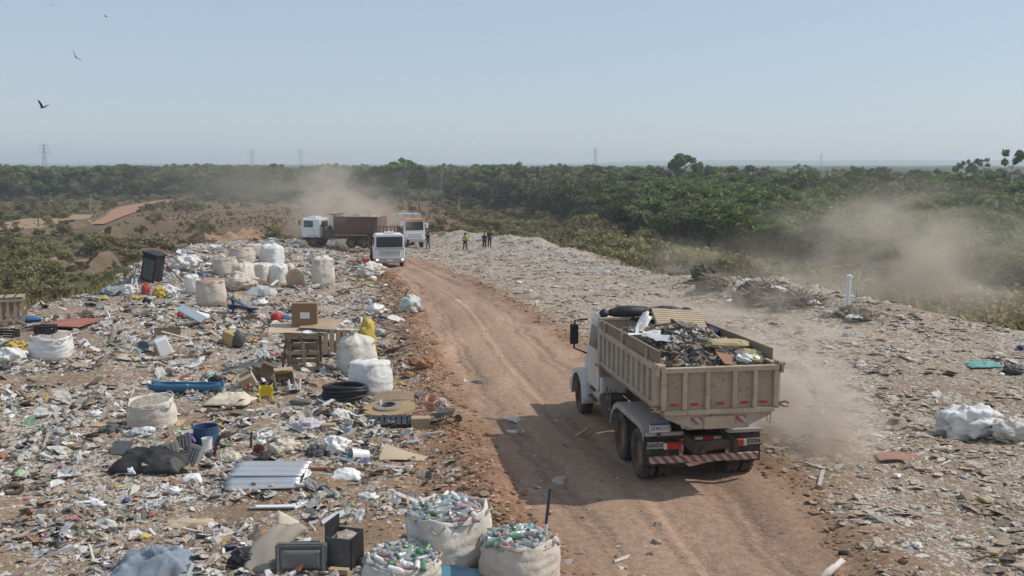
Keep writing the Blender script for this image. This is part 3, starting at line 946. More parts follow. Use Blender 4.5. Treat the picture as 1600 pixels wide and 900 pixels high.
# the wood: the nearest trees stand as things of their own
def wood_start(px):
    return np.interp(px, [-300, 0, 250, 450, 620, 800, 900, 1000, 1150, 1300, 1450, 1600, 1900], [400, 430, 440, 430, 400, 350, 265, 190, 142, 122, 106, 95, 85])
rt = random.Random(21)
def thin(X, Y, mind, n):
    """keep points at least mind apart, up to n"""
    keep = []
    for i in range(len(X)):
        if keep:
            k = np.array(keep)
            if ((X[k] - X[i]) ** 2 + (Y[k] - Y[i]) ** 2 < mind[i] ** 2).any(): continue
        keep.append(i)
        if len(keep) >= n: break
    return np.array(keep)
n_ = 6000
pxs = np.where(RNG.random(n_) < 0.3, RNG.uniform(-120, 1760, n_), RNG.uniform(780, 1760, n_))
ysA = wood_start(pxs) * (1 + np.abs(RNG.normal(0, 0.45, n_)))
xsA = (pxs - 800) / FPX * ysA
g_ = mound_sd(xsA, ysA) > 14
pxs, ysA, xsA = pxs[g_], ysA[g_], xsA[g_]
kp = thin(xsA, ysA, 3.6 + ysA * 0.008, 190)
zsA = height(xsA[kp], ysA[kp])
spots = list(zip(xsA[kp], ysA[kp], pxs[kp], zsA))
TL = {'broad': 'green broadleaf tree', 'umbrella': 'flat-topped green tree', 'dry': 'sparse greyish half-bare tree', 'palm': 'low palm tree'}
def wood_zone(px, y):
    """where in the wood, told by things one can find in the photograph"""
    k = float(y / wood_start(px))
    row = 'front edge of' if k < 1.16 else ('middle of' if k < 1.5 else 'back of')
    side = 'the wood left of the trucks' if px < 470 else ('the wood behind the parked trucks' if px < 720 else ('the wood right of the parked trucks' if px < 930 else ('the wood straight above the dump truck' if px < 1150 else ('the wood above the heaps of branches' if px < 1380 else 'the wood at the far right'))))
    return 'at the %s %s' % (row, side)
for (x, y, px, zg) in spots:
    q = rt.random()
    kd = 'broad' if q < 0.55 else ('dry' if q < 0.78 else ('umbrella' if q < 0.93 else 'palm'))
    near = sstep(60, 260, y - 60)
    h = rt.uniform(7.0, 10.5) + float(near) * rt.uniform(1.5, 5.0)
    h = min(h, float(np.interp(y, [80, 200, 350], [9.5, 14.0, 17.0])) * rt.uniform(.65, 1))
    if kd == 'palm': h *= 0.7
    tree(kd, (x, y, zg - 0.2), h / 10.0, TL[kd] + ' ' + wood_zone(px, y), TL[kd] + 's ' + wood_zone(px, y), sxy=rt.uniform(0.9, 1.4))
# bushes between the dump's edge and the wood
n_ = 6000
pxs = RNG.uniform(-60, 1700, n_)
lo = np.where(pxs < 300, 70, np.where(pxs < 700, 140, np.where(pxs < 950, 115, 60)))
ysA = np.exp(RNG.uniform(np.log(lo), np.log(wood_start(pxs) * 1.05)))
xsA = (pxs - 800) / FPX * ysA
sdA = mound_sd(xsA, ysA)
g_ = (sdA > 5) & ~((pxs < 340) & (ysA < 250) & (RNG.random(n_) < 0.7)) & ~((pxs < 760) & (RNG.random(n_) < 0.45)) & ~((pxs > 150) & (pxs < 480) & (ysA > 140) & (ysA < 330) & (RNG.random(n_) < 0.8))
pxs, ysA, xsA, sdA = pxs[g_], ysA[g_], xsA[g_], sdA[g_]
kp = thin(xsA, ysA, np.full(len(xsA), 1.8), 150)
bspots = list(zip(xsA[kp], ysA[kp], pxs[kp], sdA[kp], height(xsA[kp], ysA[kp])))
for (x, y, px, sd, zg) in bspots:
    s = rt.uniform(0.55, 1.3) * (1.25 if px > 900 else 1.0) * (0.6 if sd < 10 else 1.0)
    side = ('below the left edge by the slatted crate' if px < 150 else 'in the hollow left of the black cabinet' if px < 330 else 'on the plain behind the parked trucks' if px < 720 else 'below the far waste bank right of the people' if px < 950 else 'below the lip above the dump truck' if px < 1150 else 'below the heaps of branches' if px < 1380 else 'below the lip at the far right') + (', close by' if sd < 22 else ', farther off')
    tree('bush', (x, y, zg - 0.1), s, 'leafy olive bush ' + side, 'bushes ' + side, sxy=rt.uniform(0.9, 1.4))
p = G(58, 470); 
tree('bush', (p.x - 0.3, p.y + 6, H(p.x - 0.3, p.y + 6)), 0.75, 'round grey-green bush just over the left lip of the dump', None)

for k_, (px_, py_, s_) in enumerate([(150, 398, 1.3), (163, 399, 1.5), (180, 400, 1.2), (198, 398, 1.5), (216, 400, 1.1), (238, 397, 1.4), (262, 396, 1.0), (300, 394, 1.1)]):
    q_ = GB(px_, py_)
    tree('bush', (q_.x, q_.y, q_.z - .2), s_, 'dark bush at the foot of the cut bank left of the black cabinet', 'bushes at the foot of the cut bank', sxy=1.25)
# the rest of the wood reads as one mass: leaf crowns set out on points
def mass_points(n):
    m = n * 3
    px = RNG.uniform(-260, 1860, m); ys = wood_start(px)
    y = ys * np.exp(np.abs(RNG.normal(0, 0.62, m))); x = (px - 800) / FPX * y
    k = (y < 1500) & (mound_sd(x, y) > 12) & ~((px > 500) & (px < 700) & (y < 480))
    x, y, ys = x[k][:n], y[k][:n], ys[k][:n]
    h = np.exp(RNG.normal(math.log(11.2), 0.34, len(x))) * (0.55 + 0.9 * fbm(x / 45.0, y / 70.0, 171, 3)) * np.where(y < ys * 1.15, 0.8, 1.0)
    h = np.clip(h, 3.5, np.interp(y, [80, 200, 350], [9.0, 13.5, 18.0]))
    return np.stack([x, y, height(x, y) - 0.4, h / 10.0], 1)
def scrub_points(n):
    m = n * 6
    px = RNG.uniform(-200, 1800, m); ys = wood_start(px)
    lo = np.where(px < 300, 75, np.where(px < 700, 150, np.where(px < 950, 120, 60)))
    y = np.exp(RNG.uniform(np.log(lo), np.log(ys * 1.25))); x = (px - 800) / FPX * y
    sd = mound_sd(x, y)
    k = (sd > 6) & ~((px < 780) & (fbm(x / 18.0, y / 30.0, 131, 3) < 0.44)) & ~((px > 330) & (px < 720) & (y > 200) & (y < 420) & (RNG.random(m) < 0.85))
    k &= ~((px < 480) & (px > 110) & (y < 330) & (RNG.random(m) < 0.88)) & ~((px <= 110) & (y < 260) & (RNG.random(m) < 0.6))
    k &= np.abs(px - np.interp(y, [260, 298, 334, 369, 405, 449, 494, 526], [150, 178, 195, 215, 245, 275, 305, 340])) > np.where((y > 240) & (y < 560), 24, 0)
    x, y, px, sd = x[k][:n], y[k][:n], px[k][:n], sd[k][:n]
    s = RNG.uniform(0.4, 1.25, len(x)) * np.where(px > 900, 1.5, 1.0) * np.minimum(1.0, 0.35 + sd / 22.0)
    return np.stack([x, y, height(x, y) - 0.15, s], 1)
def instancer(name, pts, protos, label, cat):
    V = np.array([p[:3] for p in pts]); 
    me = bpy.data.meshes.new(name)
    me.vertices.add(len(V)); me.vertices.foreach_set('co', V.astype(np.float32).ravel())
    a = me.attributes.new('size', 'FLOAT', 'POINT'); a.data.foreach_set('value', np.array([p[3] for p in pts], dtype=np.float32))
    a = me.attributes.new('turn', 'FLOAT', 'POINT'); a.data.foreach_set('value', (RNG.random(len(V)) * 6.28).astype(np.float32))
    a = me.attributes.new('pick', 'INT', 'POINT'); a.data.foreach_set('value', RNG.integers(0, len(protos), len(V)).astype(np.int32))
    me.update()
    o = link_mesh(name, me)
    ng = bpy.data.node_groups.new(name, 'GeometryNodeTree')
    ng.interface.new_socket('Geometry', in_out='INPUT', socket_type='NodeSocketGeometry')
    ng.interface.new_socket('Geometry', in_out='OUTPUT', socket_type='NodeSocketGeometry')
    N = ng.nodes; L = ng.links
    gi = N.new('NodeGroupInput'); go = N.new('NodeGroupOutput')
    join = N.new('GeometryNodeGeometryToInstance')
    for pr in reversed(protos):
        oi = N.new('GeometryNodeObjectInfo'); oi.inputs['Object'].default_value = pr; oi.transform_space = 'ORIGINAL'
        L.new(oi.outputs['Geometry'], join.inputs[0])
    iop = N.new('GeometryNodeInstanceOnPoints'); iop.inputs['Pick Instance'].default_value = True
    def attr(nm, ty):
        q = N.new('GeometryNodeInputNamedAttribute'); q.data_type = ty; q.inputs['Name'].default_value = nm; return q.outputs['Attribute']
    L.new(gi.outputs[0], iop.inputs['Points']); L.new(join.outputs[0], iop.inputs['Instance'])
    L.new(attr('pick', 'INT'), iop.inputs['Instance Index'])
    cb = N.new('ShaderNodeCombineXYZ'); L.new(attr('turn', 'FLOAT'), cb.inputs['Z'])
    L.new(cb.outputs[0], iop.inputs['Rotation']); L.new(attr('size', 'FLOAT'), iop.inputs['Scale'])
    L.new(iop.outputs[0], go.inputs[0])
    md = o.modifiers.new('scatter', 'NODES'); md.node_group = ng
    o['kind'] = 'stuff'; o['label'] = label; o['category'] = cat
    return o
protos_t = [PROTO[k] for k in PROTO if k[0] in ('broad', 'umbrella', 'dry')] + [PROTO[k] for k in PROTO if k[0] == 'broad']
instancer('far_wood', mass_points(5600), protos_t, 'dense green wood stretching to the horizon behind the nearest trees', 'forest')
protos_b = [PROTO[k] for k in PROTO if k[0] == 'bush']
def tuft_points(n):
    m = n * 4
    px = RNG.uniform(-120, 780, m); y = np.exp(RNG.uniform(math.log(75), math.log(430), m)); x = (px - 800) / FPX * y
    sd = mound_sd(x, y); k = (sd > 8) & (fbm(x / 9.0, y / 14.0, 177, 3) > .40)
    k &= np.abs(px - np.interp(y, [260, 298, 334, 369, 405, 449, 494, 526], [150, 178, 195, 215, 245, 275, 305, 340])) > np.where((y > 240) & (y < 560), 20, 0)
    x, y = x[k][:n], y[k][:n]
    return np.stack([x, y, height(x, y) - 0.08, RNG.uniform(.08, .26, len(x))], 1)
instancer('rough_grass', tuft_points(6500), protos_b, 'rough knee-high growth over the plain left of the dump', 'undergrowth')
instancer('low_scrub', scrub_points(4200), protos_b, 'low green and brown scrub covering the slopes below the dump', 'scrub')

# canopy beyond about a kilometre: one bumpy sheet of treetops
cy = np.concatenate([np.geomspace(900, 2500, 150), np.geomspace(2560, 8200, 110)])
cu = np.linspace(-1.0, 1.0, 420)
CU, CY = np.meshgrid(cu, cy)
cx = CU * CY; cyf = CY
can = 7.0 + 6.0 * fbm(cx / 16.0, cyf / 22.0, 141, 3) * sstep(900, 1000, cyf) + 3.5 * (vnoise(cx / 60.0, cyf / 90.0, 143) - 0.4)
ridge = 26.0 * np.exp(-((cyf - 6200) / 900.0) ** 2) * sstep(-0.05, 0.28, CU) + 8.0 * np.exp(-((cyf - 6500) / 900.0) ** 2)
can = can - 9.0 * sstep(1000, 905, cyf)
cz = BASE + hills(cx, cyf) + can + ridge
cc = np.array([0.085, 0.10, 0.055]) * (0.5 + 0.9 * vnoise(cx / 12.0, cyf / 18.0, 147))[..., None]
ci = np.arange(cx.size).reshape(cx.shape)
cq = np.stack([ci[:-1, :-1], ci[:-1, 1:], ci[1:, 1:], ci[1:, :-1]], -1).reshape(-1, 4)
m_can = attr_mat('far_canopy', rough=0.9, fine=0.5, finescale=0.12, spec=0.05)
o = kind(link_mesh('distant_forest', np_mesh('distant_forest', np.stack([cx.ravel(), cyf.ravel(), cz.ravel()], 1), cq, col=cc.reshape(-1, 3)), m_can), 'stuff')
tag(o, 'hazy blue-green forest canopy reaching to the horizon', 'forest')

# grass tufts on the slopes just over the lip
def tufts(name, pts, label):
    n = len(pts); k = 7
    P = np.repeat(np.array([p[:3] for p in pts]), k, axis=0); S = np.repeat(np.array([p[3] for p in pts]), k)
    m = n * k
    a = RNG.random(m) * 6.28; lean = RNG.random(m) * 0.7; r = RNG.random(m) * 0.25
    base = P + np.stack([np.cos(a) * r, np.sin(a) * r, np.zeros(m)], 1)
    hgt = S * (0.5 + 0.8 * RNG.random(m))
    tip = base + np.stack([np.cos(a) * lean * hgt, np.sin(a) * lean * hgt, hgt], 1)
    w = 0.03 + 0.03 * RNG.random(m)
    side = np.stack([-np.sin(a) * w, np.cos(a) * w, np.zeros(m)], 1)
    V = np.stack([base - side, base + side, tip], 1).reshape(-1, 3)
    F = np.arange(3 * m).reshape(-1, 3)
    g = np.array([0.16, 0.155, 0.06]); d = np.array([0.30, 0.24, 0.12])
    t = RNG.random(m)[:, None]
    c = np.repeat((g * (1 - t) + d * t) * (0.7 + 0.6 * RNG.random(m))[:, None], 3, axis=0)
    o = link_mesh(name, np_mesh(name, V, F, col=c), MATS.get('grass_blades') or attr_mat('grass_blades', rough=0.8, fine=0, translucent=0.25))
    o['kind'] = 'stuff'; o['label'] = label; o['category'] = 'grass'
def grass_points(n):
    m = n * 6
    px = RNG.uniform(-60, 1680, m); y = np.exp(RNG.uniform(math.log(44), math.log(170), m)); x = (px - 800) / FPX * y
    sd = mound_sd(x, y); k = (sd > 1.0) & (sd < 30)
    x, y = x[k][:n], y[k][:n]
    return np.stack([x, y, height(x, y) - 0.05, RNG.uniform(0.14, 0.5, len(x))], 1)
tufts('slope_grass', grass_points(7000), 'dry yellow-green grass growing on the slopes of the dump')

# ------------------------------------------------------------------ posts and power pylons
m_pylon = mat('galvanised_steel', (0.35, 0.36, 0.37), 0.6, 0.1, 1.0, metal=0.3)
def pylon(px, top_py, y, label):
    x = ray_at(px, 257, y).x; z = H(x, y)
    ht = ray_at(px, top_py, y).z - z
    t = thing('power_pylon', label, 'pylon', (x, y, z), rz=0.2, group='power pylons on the skyline')
    b = MB()
    w = ht * 0.085; r = ht * 0.006
    def leg_x(t_): return w * (1 - t_) + 0.16 * w * t_
    for sx in (-1, 1):
        for sy in (-1, 1):
            b.tube([(sx * w, sy * w, -1), (sx * leg_x(.6), sy * leg_x(.6), ht * .6), (sx * .16 * w, sy * .16 * w, ht)], r, 4)
    b.build('tower_leg', m_pylon, t)
    b = MB(); k = 9
    for i in range(k):
        a, c = leg_x(i / k), leg_x((i + 1) / k)
        for sy in (-1, 1):
            b.tube([(-a, sy * a, ht * i / k), (c, sy * c, ht * (i + 1) / k)], r * .7, 4); b.tube([(a, sy * a, ht * i / k), (-c, sy * c, ht * (i + 1) / k)], r * .7, 4)
    b.build('lattice_bracing', m_pylon, t)
    for f in (0.74, 0.86, 0.96):
        b = MB(); L = ht * 0.17 * (1.25 if f < .8 else (1.1 if f < .9 else .8))
        b.tube([(-L, 0, ht * f), (0, 0, ht * (f + .02)), (L, 0, ht * f)], r * 1.1, 4); b.tube([(-L, 0, ht * f), (0, 0, ht * (f - .035)), (L, 0, ht * f)], r * .8, 4)
        b.build('cross_arm', m_pylon, t)
pylon(70, 225, 1500, 'lattice power pylon above the left-hand wood, leftmost of all')
pylon(394, 233, 1900, 'faint lattice power pylon, second from the left on the skyline')
pylon(470, 233, 1900, 'faint lattice power pylon left of the dust behind the trucks')
pylon(930, 231, 2000, 'faint lattice power pylon alone above the middle of the wood')
pylon(1283, 240, 2600, 'faintest lattice power pylon, alone on the right half of the skyline')

m_post = mat('weathered_post', (0.42, 0.38, 0.33), 0.9, 0.2, 3)
def post(px, base_py, top_py, w, label, m=m_post):
    p = G(px, base_py); ht = (base_py - top_py) * mpp(p)
    b = MB(); b.tube([(0, 0, -0.4), (0.02 * ht, 0, ht * 0.5), (0.05 * ht, 0, ht)], [w, w * 0.9, w * 0.75], 7)
    t = thing('wooden_post', label, 'post', p); b.build('pole', m, t)
    b = MB(); b.box((0.05 * ht, 0, ht * 0.96), (w * 6, w * 1.2, w * 1.2)); b.build('crosspiece', m, t)
post(716, 341, 309, 0.16, 'pale leaning pole in the scrub right of the rear truck')
post(141, 330, 305, 0.16, 'thin pale pole in the green scrub at left')
post(60, 356, 338, 0.2, 'dark stump-like pole on the left earth path', m_bark)
post(1497, 520, 470, 0.02, 'thin pale dead stem beyond the right lip of the dump')
# ------------------------------------------------------------------ the carpet of small waste
def tmpl_sheet(rng, n=3, amp=0.42):
    g = np.linspace(-0.5, 0.5, n + 1)
    U, W = np.meshgrid(g, g)
    V = np.stack([U.ravel() + rng.normal(size=U.size) * 0.10, W.ravel() + rng.normal(size=U.size) * 0.10, np.abs(rng.normal(size=U.size)) * amp], 1)
    F = []
    for i in range(n):
        for j in range(n):
            a = i * (n + 1) + j
            F += [(a, a + 1, a + n + 2), (a, a + n + 2, a + n + 1)]
    return V, np.array(F)
_t = (1 + 5 ** 0.5) / 2
ICO_V = np.array([(-1, _t, 0), (1, _t, 0), (-1, -_t, 0), (1, -_t, 0), (0, -1, _t), (0, 1, _t), (0, -1, -_t), (0, 1, -_t), (_t, 0, -1), (_t, 0, 1), (-_t, 0, -1), (-_t, 0, 1)]) / 1.9
ICO_F = np.array([(0, 11, 5), (0, 5, 1), (0, 1, 7), (0, 7, 10), (0, 10, 11), (1, 5, 9), (5, 11, 4), (11, 10, 2), (10, 7, 6), (7, 1, 8), (3, 9, 4), (3, 4, 2), (3, 2, 6), (3, 6, 8), (3, 8, 9), (4, 9, 5), (2, 4, 11), (6, 2, 10), (8, 6, 7), (9, 8, 1)])
def tmpl_lump(rng, amp=0.3):
    V = ICO_V * (1 + rng.normal(size=(12, 1)) * amp) * 0.5
    V[:, 2] = V[:, 2] * 0.7 + 0.25
    return V, ICO_F
def tmpl_stick(rng):
    V = np.array([(x, y, z) for z in (0, 1) for x, y in ((-.5, -.5), (.5, -.5), (.5, .5), (-.5, .5))], float)
    F = np.array([(4, 5, 6), (4, 6, 7), (0, 1, 5), (0, 5, 4), (1, 2, 6), (1, 6, 5), (2, 3, 7), (2, 7, 6), (3, 0, 4), (3, 4, 7)])
    V = V + rng.normal(size=V.shape) * 0.04
    return V, F
def tmpl_flat(rng):
    V = np.array([(-.5, -.4, .02), (.4, -.5, .12), (.5, .45, .05), (-.35, .5, .16)]) + rng.normal(size=(4, 3)) * 0.06
    return V, np.array([(0, 1, 2), (0, 2, 3)])
def tmpl_film(rng, n=4):
    """a torn, crumpled piece of plastic film or paper"""
    g = np.linspace(-0.5, 0.5, n + 1)
    U, W = np.meshgrid(g, g)
    ang = np.arctan2(W, U); rad = np.maximum(np.abs(U), np.abs(W)) * 2
    out = 0.42 + 0.30 * rng.random(9)[((ang + math.pi) / (2 * math.pi) * 8).astype(int)]
    X = np.cos(ang) * rad * out; Y = np.sin(ang) * rad * out
    Z = np.abs(rng.normal(size=U.shape)) * 0.30 * (1.15 - 0.75 * rad) + 0.03
    V = np.stack([X.ravel(), Y.ravel(), Z.ravel()], 1)
    V[:, :2] += rng.normal(size=(len(V), 2)) * 0.05
    F = []
    for i in range(n):
        for j in range(n):
            a = i * (n + 1) + j
            F += [(a, a + 1, a + n + 2), (a, a + n + 2, a + n + 1)] if (i + j) % 2 else [(a, a + 1, a + n + 1), (a + 1, a + n + 2, a + n + 1)]
    return V, np.array(F)
def tmpl_crumb(rng):
    V = np.array([(1, 0, 0), (-1, 0, 0), (0, 1, 0), (0, -1, 0), (0, 0, 1), (0, 0, -.4)]) * 0.5 * (1 + rng.normal(size=(6, 1)) * .35)
    V = V + rng.normal(size=(6, 3)) * .08; V[:, 2] += .1
    return V, np.array([(0, 2, 4), (2, 1, 4), (1, 3, 4), (3, 0, 4), (2, 0, 5), (1, 2, 5), (3, 1, 5), (0, 3, 5)])
def tmpl_fold(rng):
    a = np.sort(rng.random(6) * 6.283); r = .3 + .35 * rng.random(6)
    V = np.concatenate([[[0, 0, .10 + .2 * rng.random()]], np.stack([np.cos(a) * r, np.sin(a) * r * .8, rng.random(6) * .22], 1)])
    return V, np.array([(0, k + 1, (k + 1) % 6 + 1) for k in range(6)])
def tmpl_strip(rng):
    n = 5; V = []
    a = 0; x = y = 0
    for i in range(n):
        a += rng.normal() * 0.7
        V += [(x - math.sin(a) * .09, y + math.cos(a) * .09, abs(rng.normal()) * .12), (x + math.sin(a) * .09, y - math.cos(a) * .09, abs(rng.normal()) * .12)]
        x += math.cos(a) * .25; y += math.sin(a) * .25
    F = []
    for i in range(n - 1):
        F += [(2 * i, 2 * i + 1, 2 * i + 3), (2 * i, 2 * i + 3, 2 * i + 2)]
    V = np.array(V); V[:, :2] -= V[:, :2].mean(0)
    return V, np.array(F)

PAL_LEFT = np.array([(0.70, 0.69, 0.66), (0.62, 0.60, 0.56), (0.52, 0.49, 0.44), (0.74, 0.74, 0.74), (0.44, 0.40, 0.35), (0.36, 0.30, 0.23), (0.42, 0.30, 0.18), (0.30, 0.22, 0.15), (0.20, 0.17, 0.14), (0.055, 0.055, 0.06), (0.10, 0.09, 0.085), (0.24, 0.24, 0.25),
                     (0.09, 0.12, 0.22), (0.16, 0.26, 0.33), (0.33, 0.09, 0.07), (0.45, 0.34, 0.10), (0.14, 0.26, 0.16), (0.55, 0.22, 0.28), (0.40, 0.52, 0.54), (0.55, 0.24, 0.08)])
W_LEFT = np.array([.13, .13, .12, .06, .10, .09, .06, .07, .06, .05, .05, .05, .012, .012, .012, .010, .012, .008, .012, .006]); W_LEFT /= W_LEFT.sum()
PAL_RIGHT = np.array([(0.60, 0.54, 0.45), (0.52, 0.45, 0.36), (0.64, 0.60, 0.53), (0.40, 0.32, 0.23), (0.30, 0.24, 0.17), (0.44, 0.36, 0.24), (0.22, 0.17, 0.13), (0.09, 0.085, 0.08), (0.28, 0.27, 0.25), (0.70, 0.69, 0.66), (0.30, 0.20, 0.14), (0.42, 0.48, 0.48), (0.45, 0.36, 0.10), (0.40, 0.14, 0.11), (0.13, 0.22, 0.30)])
W_RIGHT = np.array([.15, .15, .09, .13, .12, .12, .08, .05, .05, .04, .05, .012, .01, .008, .008]); W_RIGHT /= W_RIGHT.sum()
PAL_HEAP = np.array([(0.70, 0.70, 0.70), (0.62, 0.62, 0.62), (0.52, 0.52, 0.50), (0.42, 0.42, 0.42), (0.30, 0.29, 0.28), (0.12, 0.12, 0.12), (0.48, 0.40, 0.30), (0.26, 0.34, 0.42), (0.35, 0.23, 0.16), (0.45, 0.10, 0.08)])
W_HEAP = np.array([.22, .2, .17, .13, .10, .07, .05, .03, .03, .01]); W_HEAP /= W_HEAP.sum()
PAL_SOIL = np.array([(0.33, 0.195, 0.125), (0.27, 0.155, 0.10), (0.38, 0.25, 0.16), (0.22, 0.135, 0.09), (0.30, 0.22, 0.15)])

def litter(name, n, region, label):
    """n loose pieces, thinned by where the dump is strewn"""
    m = int(n * 3.0)
    y = np.exp(RNG.uniform(math.log(12.5), math.log(150), m))
    x = RNG.uniform(-1.0, 1.0, m) * np.minimum(0.62 * y + 3, 42)
    sd = mound_sd(x, y)
    u, hw = road_uv(x, y)
    eL = -(u + 1) * hw; eR = (u - 1) * hw
    dens = strewn(x, y)
    heap = np.zeros(m)
    for hx, hy, rx, ry, hh in HEAPS:
        if hh > 0.45: heap = np.maximum(heap, np.exp(-(((x - hx) / (rx * 1.3)) ** 2 + ((y - hy) / (ry * 1.3)) ** 2)))
    heap = np.where(y > 62, np.maximum(heap, sstep(-9, -3, sd) * 0.8), heap)
    dens = np.maximum(dens, heap * 0.95) * sstep(3.0, 0.3, sd)
    keep = (RNG.random(m) < dens)
    x, y, sd, u, heap, eL = x[keep][:n], y[keep][:n], sd[keep][:n], u[keep][:n], heap[keep][:n], eL[keep][:n]
    n = len(x)
    z = height(x, y)
    # which palette
    isl = (u < 0)
    ci = np.where(isl, RNG.choice(len(PAL_LEFT), n, p=W_LEFT), 0)
    C = PAL_LEFT[ci]
    cr_ = PAL_RIGHT[RNG.choice(len(PAL_RIGHT), n, p=W_RIGHT)]
    ch_ = PAL_HEAP[RNG.choice(len(PAL_HEAP), n, p=W_HEAP)]
    cs_ = PAL_SOIL[RNG.integers(0, len(PAL_SOIL), n)]
    C = np.where(isl[:, None], C, cr_)
    C = np.where(((RNG.random(n) < heap) & (y > 55))[:, None], ch_, C)
    onroad = (np.abs(u) < 1.1) & (y < 84)
    clod = RNG.random(n) < np.where(onroad, .85, np.where(isl, np.exp(-(np.clip(eL, 0, 50) / 1.6) ** 2) * 0.75 + 0.10, 0.10))
    C = np.where(clod[:, None], cs_, C) * (0.78 + 0.42 * RNG.random((n, 1)))
    dusty = np.array([0.36, 0.27, 0.19]); k = np.where(isl[:, None], 0.12, 0.24) + 0.42 * RNG.random((n, 1)) ** 1.5
    C = C * (1 - k) + dusty * k
    # size in metres: mostly a hand's breadth, a few large
    size = np.exp(RNG.normal(math.log(0.066), 0.62, n)) * np.where(isl, 1.0, 0.86)
    size = np.clip(size, 0.022, np.where(isl, 0.36, 0.26))
    size = size * np.where(y < 24, 0.86, 1.0)
    size = np.where(y > 60, np.clip(size * 1.5, 0.10, 0.5), size)
    size = np.where(clod, size * np.where(onroad, .5, .7), size)
    clump = fbm(x / .9, y / .9, 161, 3)
    size = size * np.where(onroad | clod, 1, 0.55 + 1.1 * sstep(.40, .66, clump)) * np.where((RNG.random(n) < .035) & ~clod, 2.3, 1.0)
    size = np.clip(size, .018, np.where(isl, np.interp(y, [15, 24, 34], [.20, .30, .46]), .28))
    big = size > np.where(y > 45, .17, .10)
    typ = np.where(big, RNG.choice([0, 1, 2, 4], n, p=[.58, .25, .05, .12]), RNG.choice([5, 6, 4, 2], n, p=[.46, .38, .12, .04]))
    typ = np.where(clod, np.where(big, 1, 5), typ)
    Vs, Fs, Cs = [], [], []; off = 0
    rng = np.random.default_rng(99)
    makers = [tmpl_film, tmpl_lump, tmpl_stick, tmpl_flat, tmpl_strip, tmpl_crumb, tmpl_fold]
    for t in range(7):
        idx_t = np.where(typ == t)[0]
        for part in np.array_split(idx_t, 9):
            if len(part) == 0: continue
            V0, F0 = makers[t](rng)
            K = len(part)
            s = size[part]
            if t == 0: S = np.stack([s * RNG.uniform(.8, 1.7, K), s * RNG.uniform(.6, 1.2, K), s * RNG.uniform(.3, .9, K)], 1)
            elif t in (1, 5): S = np.stack([s * RNG.uniform(.7, 1.4, K), s * RNG.uniform(.6, 1.1, K), s * RNG.uniform(.4, .9, K)], 1)
            elif t == 2: S = np.stack([s * RNG.uniform(1.4, 3.2, K), np.clip(s * .35, .012, .07), np.clip(s * .3, .01, .06)], 1)
            elif t in (3, 6): S = np.stack([s * RNG.uniform(.7, 1.5, K), s * RNG.uniform(.5, 1.1, K), s * RNG.uniform(.6, 1.4, K)], 1)
            else: S = np.stack([s * 1.8, s * 1.8, s * 1.2], 1)
            S[:, 2] *= np.where(isl[part], 1.0, 0.55)
            a = RNG.random(K) * 6.283; tl = np.where(isl[part], 0.28, 0.14); tx = RNG.normal(size=K) * tl; ty = RNG.normal(size=K) * tl
            v = V0[None] * S[:, None, :]
            # tilt about x then y, then yaw
            c1, s1 = np.cos(tx)[:, None], np.sin(tx)[:, None]
            Y1 = v[..., 1] * c1 - v[..., 2] * s1; Z1 = v[..., 1] * s1 + v[..., 2] * c1
            c2, s2 = np.cos(ty)[:, None], np.sin(ty)[:, None]
            X2 = v[..., 0] * c2 + Z1 * s2; Z2 = -v[..., 0] * s2 + Z1 * c2
            ca, sa = np.cos(a)[:, None], np.sin(a)[:, None]
            X3 = X2 * ca - Y1 * sa; Y3 = X2 * sa + Y1 * ca
            lift = -Z2.min(1) * 0.75
            W = np.stack([X3 + x[part][:, None], Y3 + y[part][:, None], Z2 + (z[part] + lift - 0.01)[:, None]], -1)
            nv = len(V0)
            Vs.append(W.reshape(-1, 3)); Cs.append(np.repeat(C[part], nv, axis=0))
            Fs.append((F0[None] + (np.arange(K) * nv)[:, None, None] + off).reshape(-1, 3)); off += K * nv
    me = np_mesh(name, np.concatenate(Vs), np.concatenate(Fs), col=np.concatenate(Cs))
    o = kind(link_mesh(name, me, MATS.get('loose_waste') or attr_mat('loose_waste', rough=0.6, fine=0.22, finescale=14.0, translucent=0.06, spec=0.3)), 'stuff')
    tag(o, label, 'litter')
    return o
litter('loose_litter', 200000, None, 'loose mixed litter and plastic scraps strewn over the dump')

# clods of red earth thrown up along both edges of the road
nC = 16000
cy_ = np.exp(RNG.uniform(math.log(13), math.log(75), nC)); side_ = RNG.random(nC) < .85
lE = np.interp(cy_, ROAD_L[:, 1], ROAD_L[:, 0]); rE = np.interp(cy_, ROAD_R[:, 1], ROAD_R[:, 0])
cx_ = np.where(side_, lE - np.abs(RNG.normal(0, 1.3, nC)) + .5, rE + np.abs(RNG.normal(0, .55, nC)) - .35)
cz_ = height(cx_, cy_); cs2 = np.clip(np.exp(RNG.normal(math.log(.045), .55, nC)), .015, .22) * np.where(cy_ > 40, 1.3, 1)
V0, F0 = tmpl_lump(np.random.default_rng(4), .25)
aC = RNG.random(nC) * 6.28; S_ = np.stack([cs2, cs2 * RNG.uniform(.6, 1, nC), cs2 * RNG.uniform(.5, .9, nC)], 1)
v_ = V0[None] * S_[:, None, :]
W_ = np.stack([v_[..., 0] * np.cos(aC)[:, None] - v_[..., 1] * np.sin(aC)[:, None] + cx_[:, None], v_[..., 0] * np.sin(aC)[:, None] + v_[..., 1] * np.cos(aC)[:, None] + cy_[:, None], v_[..., 2] + cz_[:, None]], -1)
cc_ = np.repeat(PAL_SOIL[RNG.integers(0, 5, nC)] * RNG.uniform(.85, 1.3, (nC, 1)), len(V0), axis=0)
o = kind(link_mesh('earth_clods', np_mesh('earth_clods', W_.reshape(-1, 3), (F0[None] + (np.arange(nC) * len(V0))[:, None, None]).reshape(-1, 3), col=cc_), MATS['soil']), 'stuff')
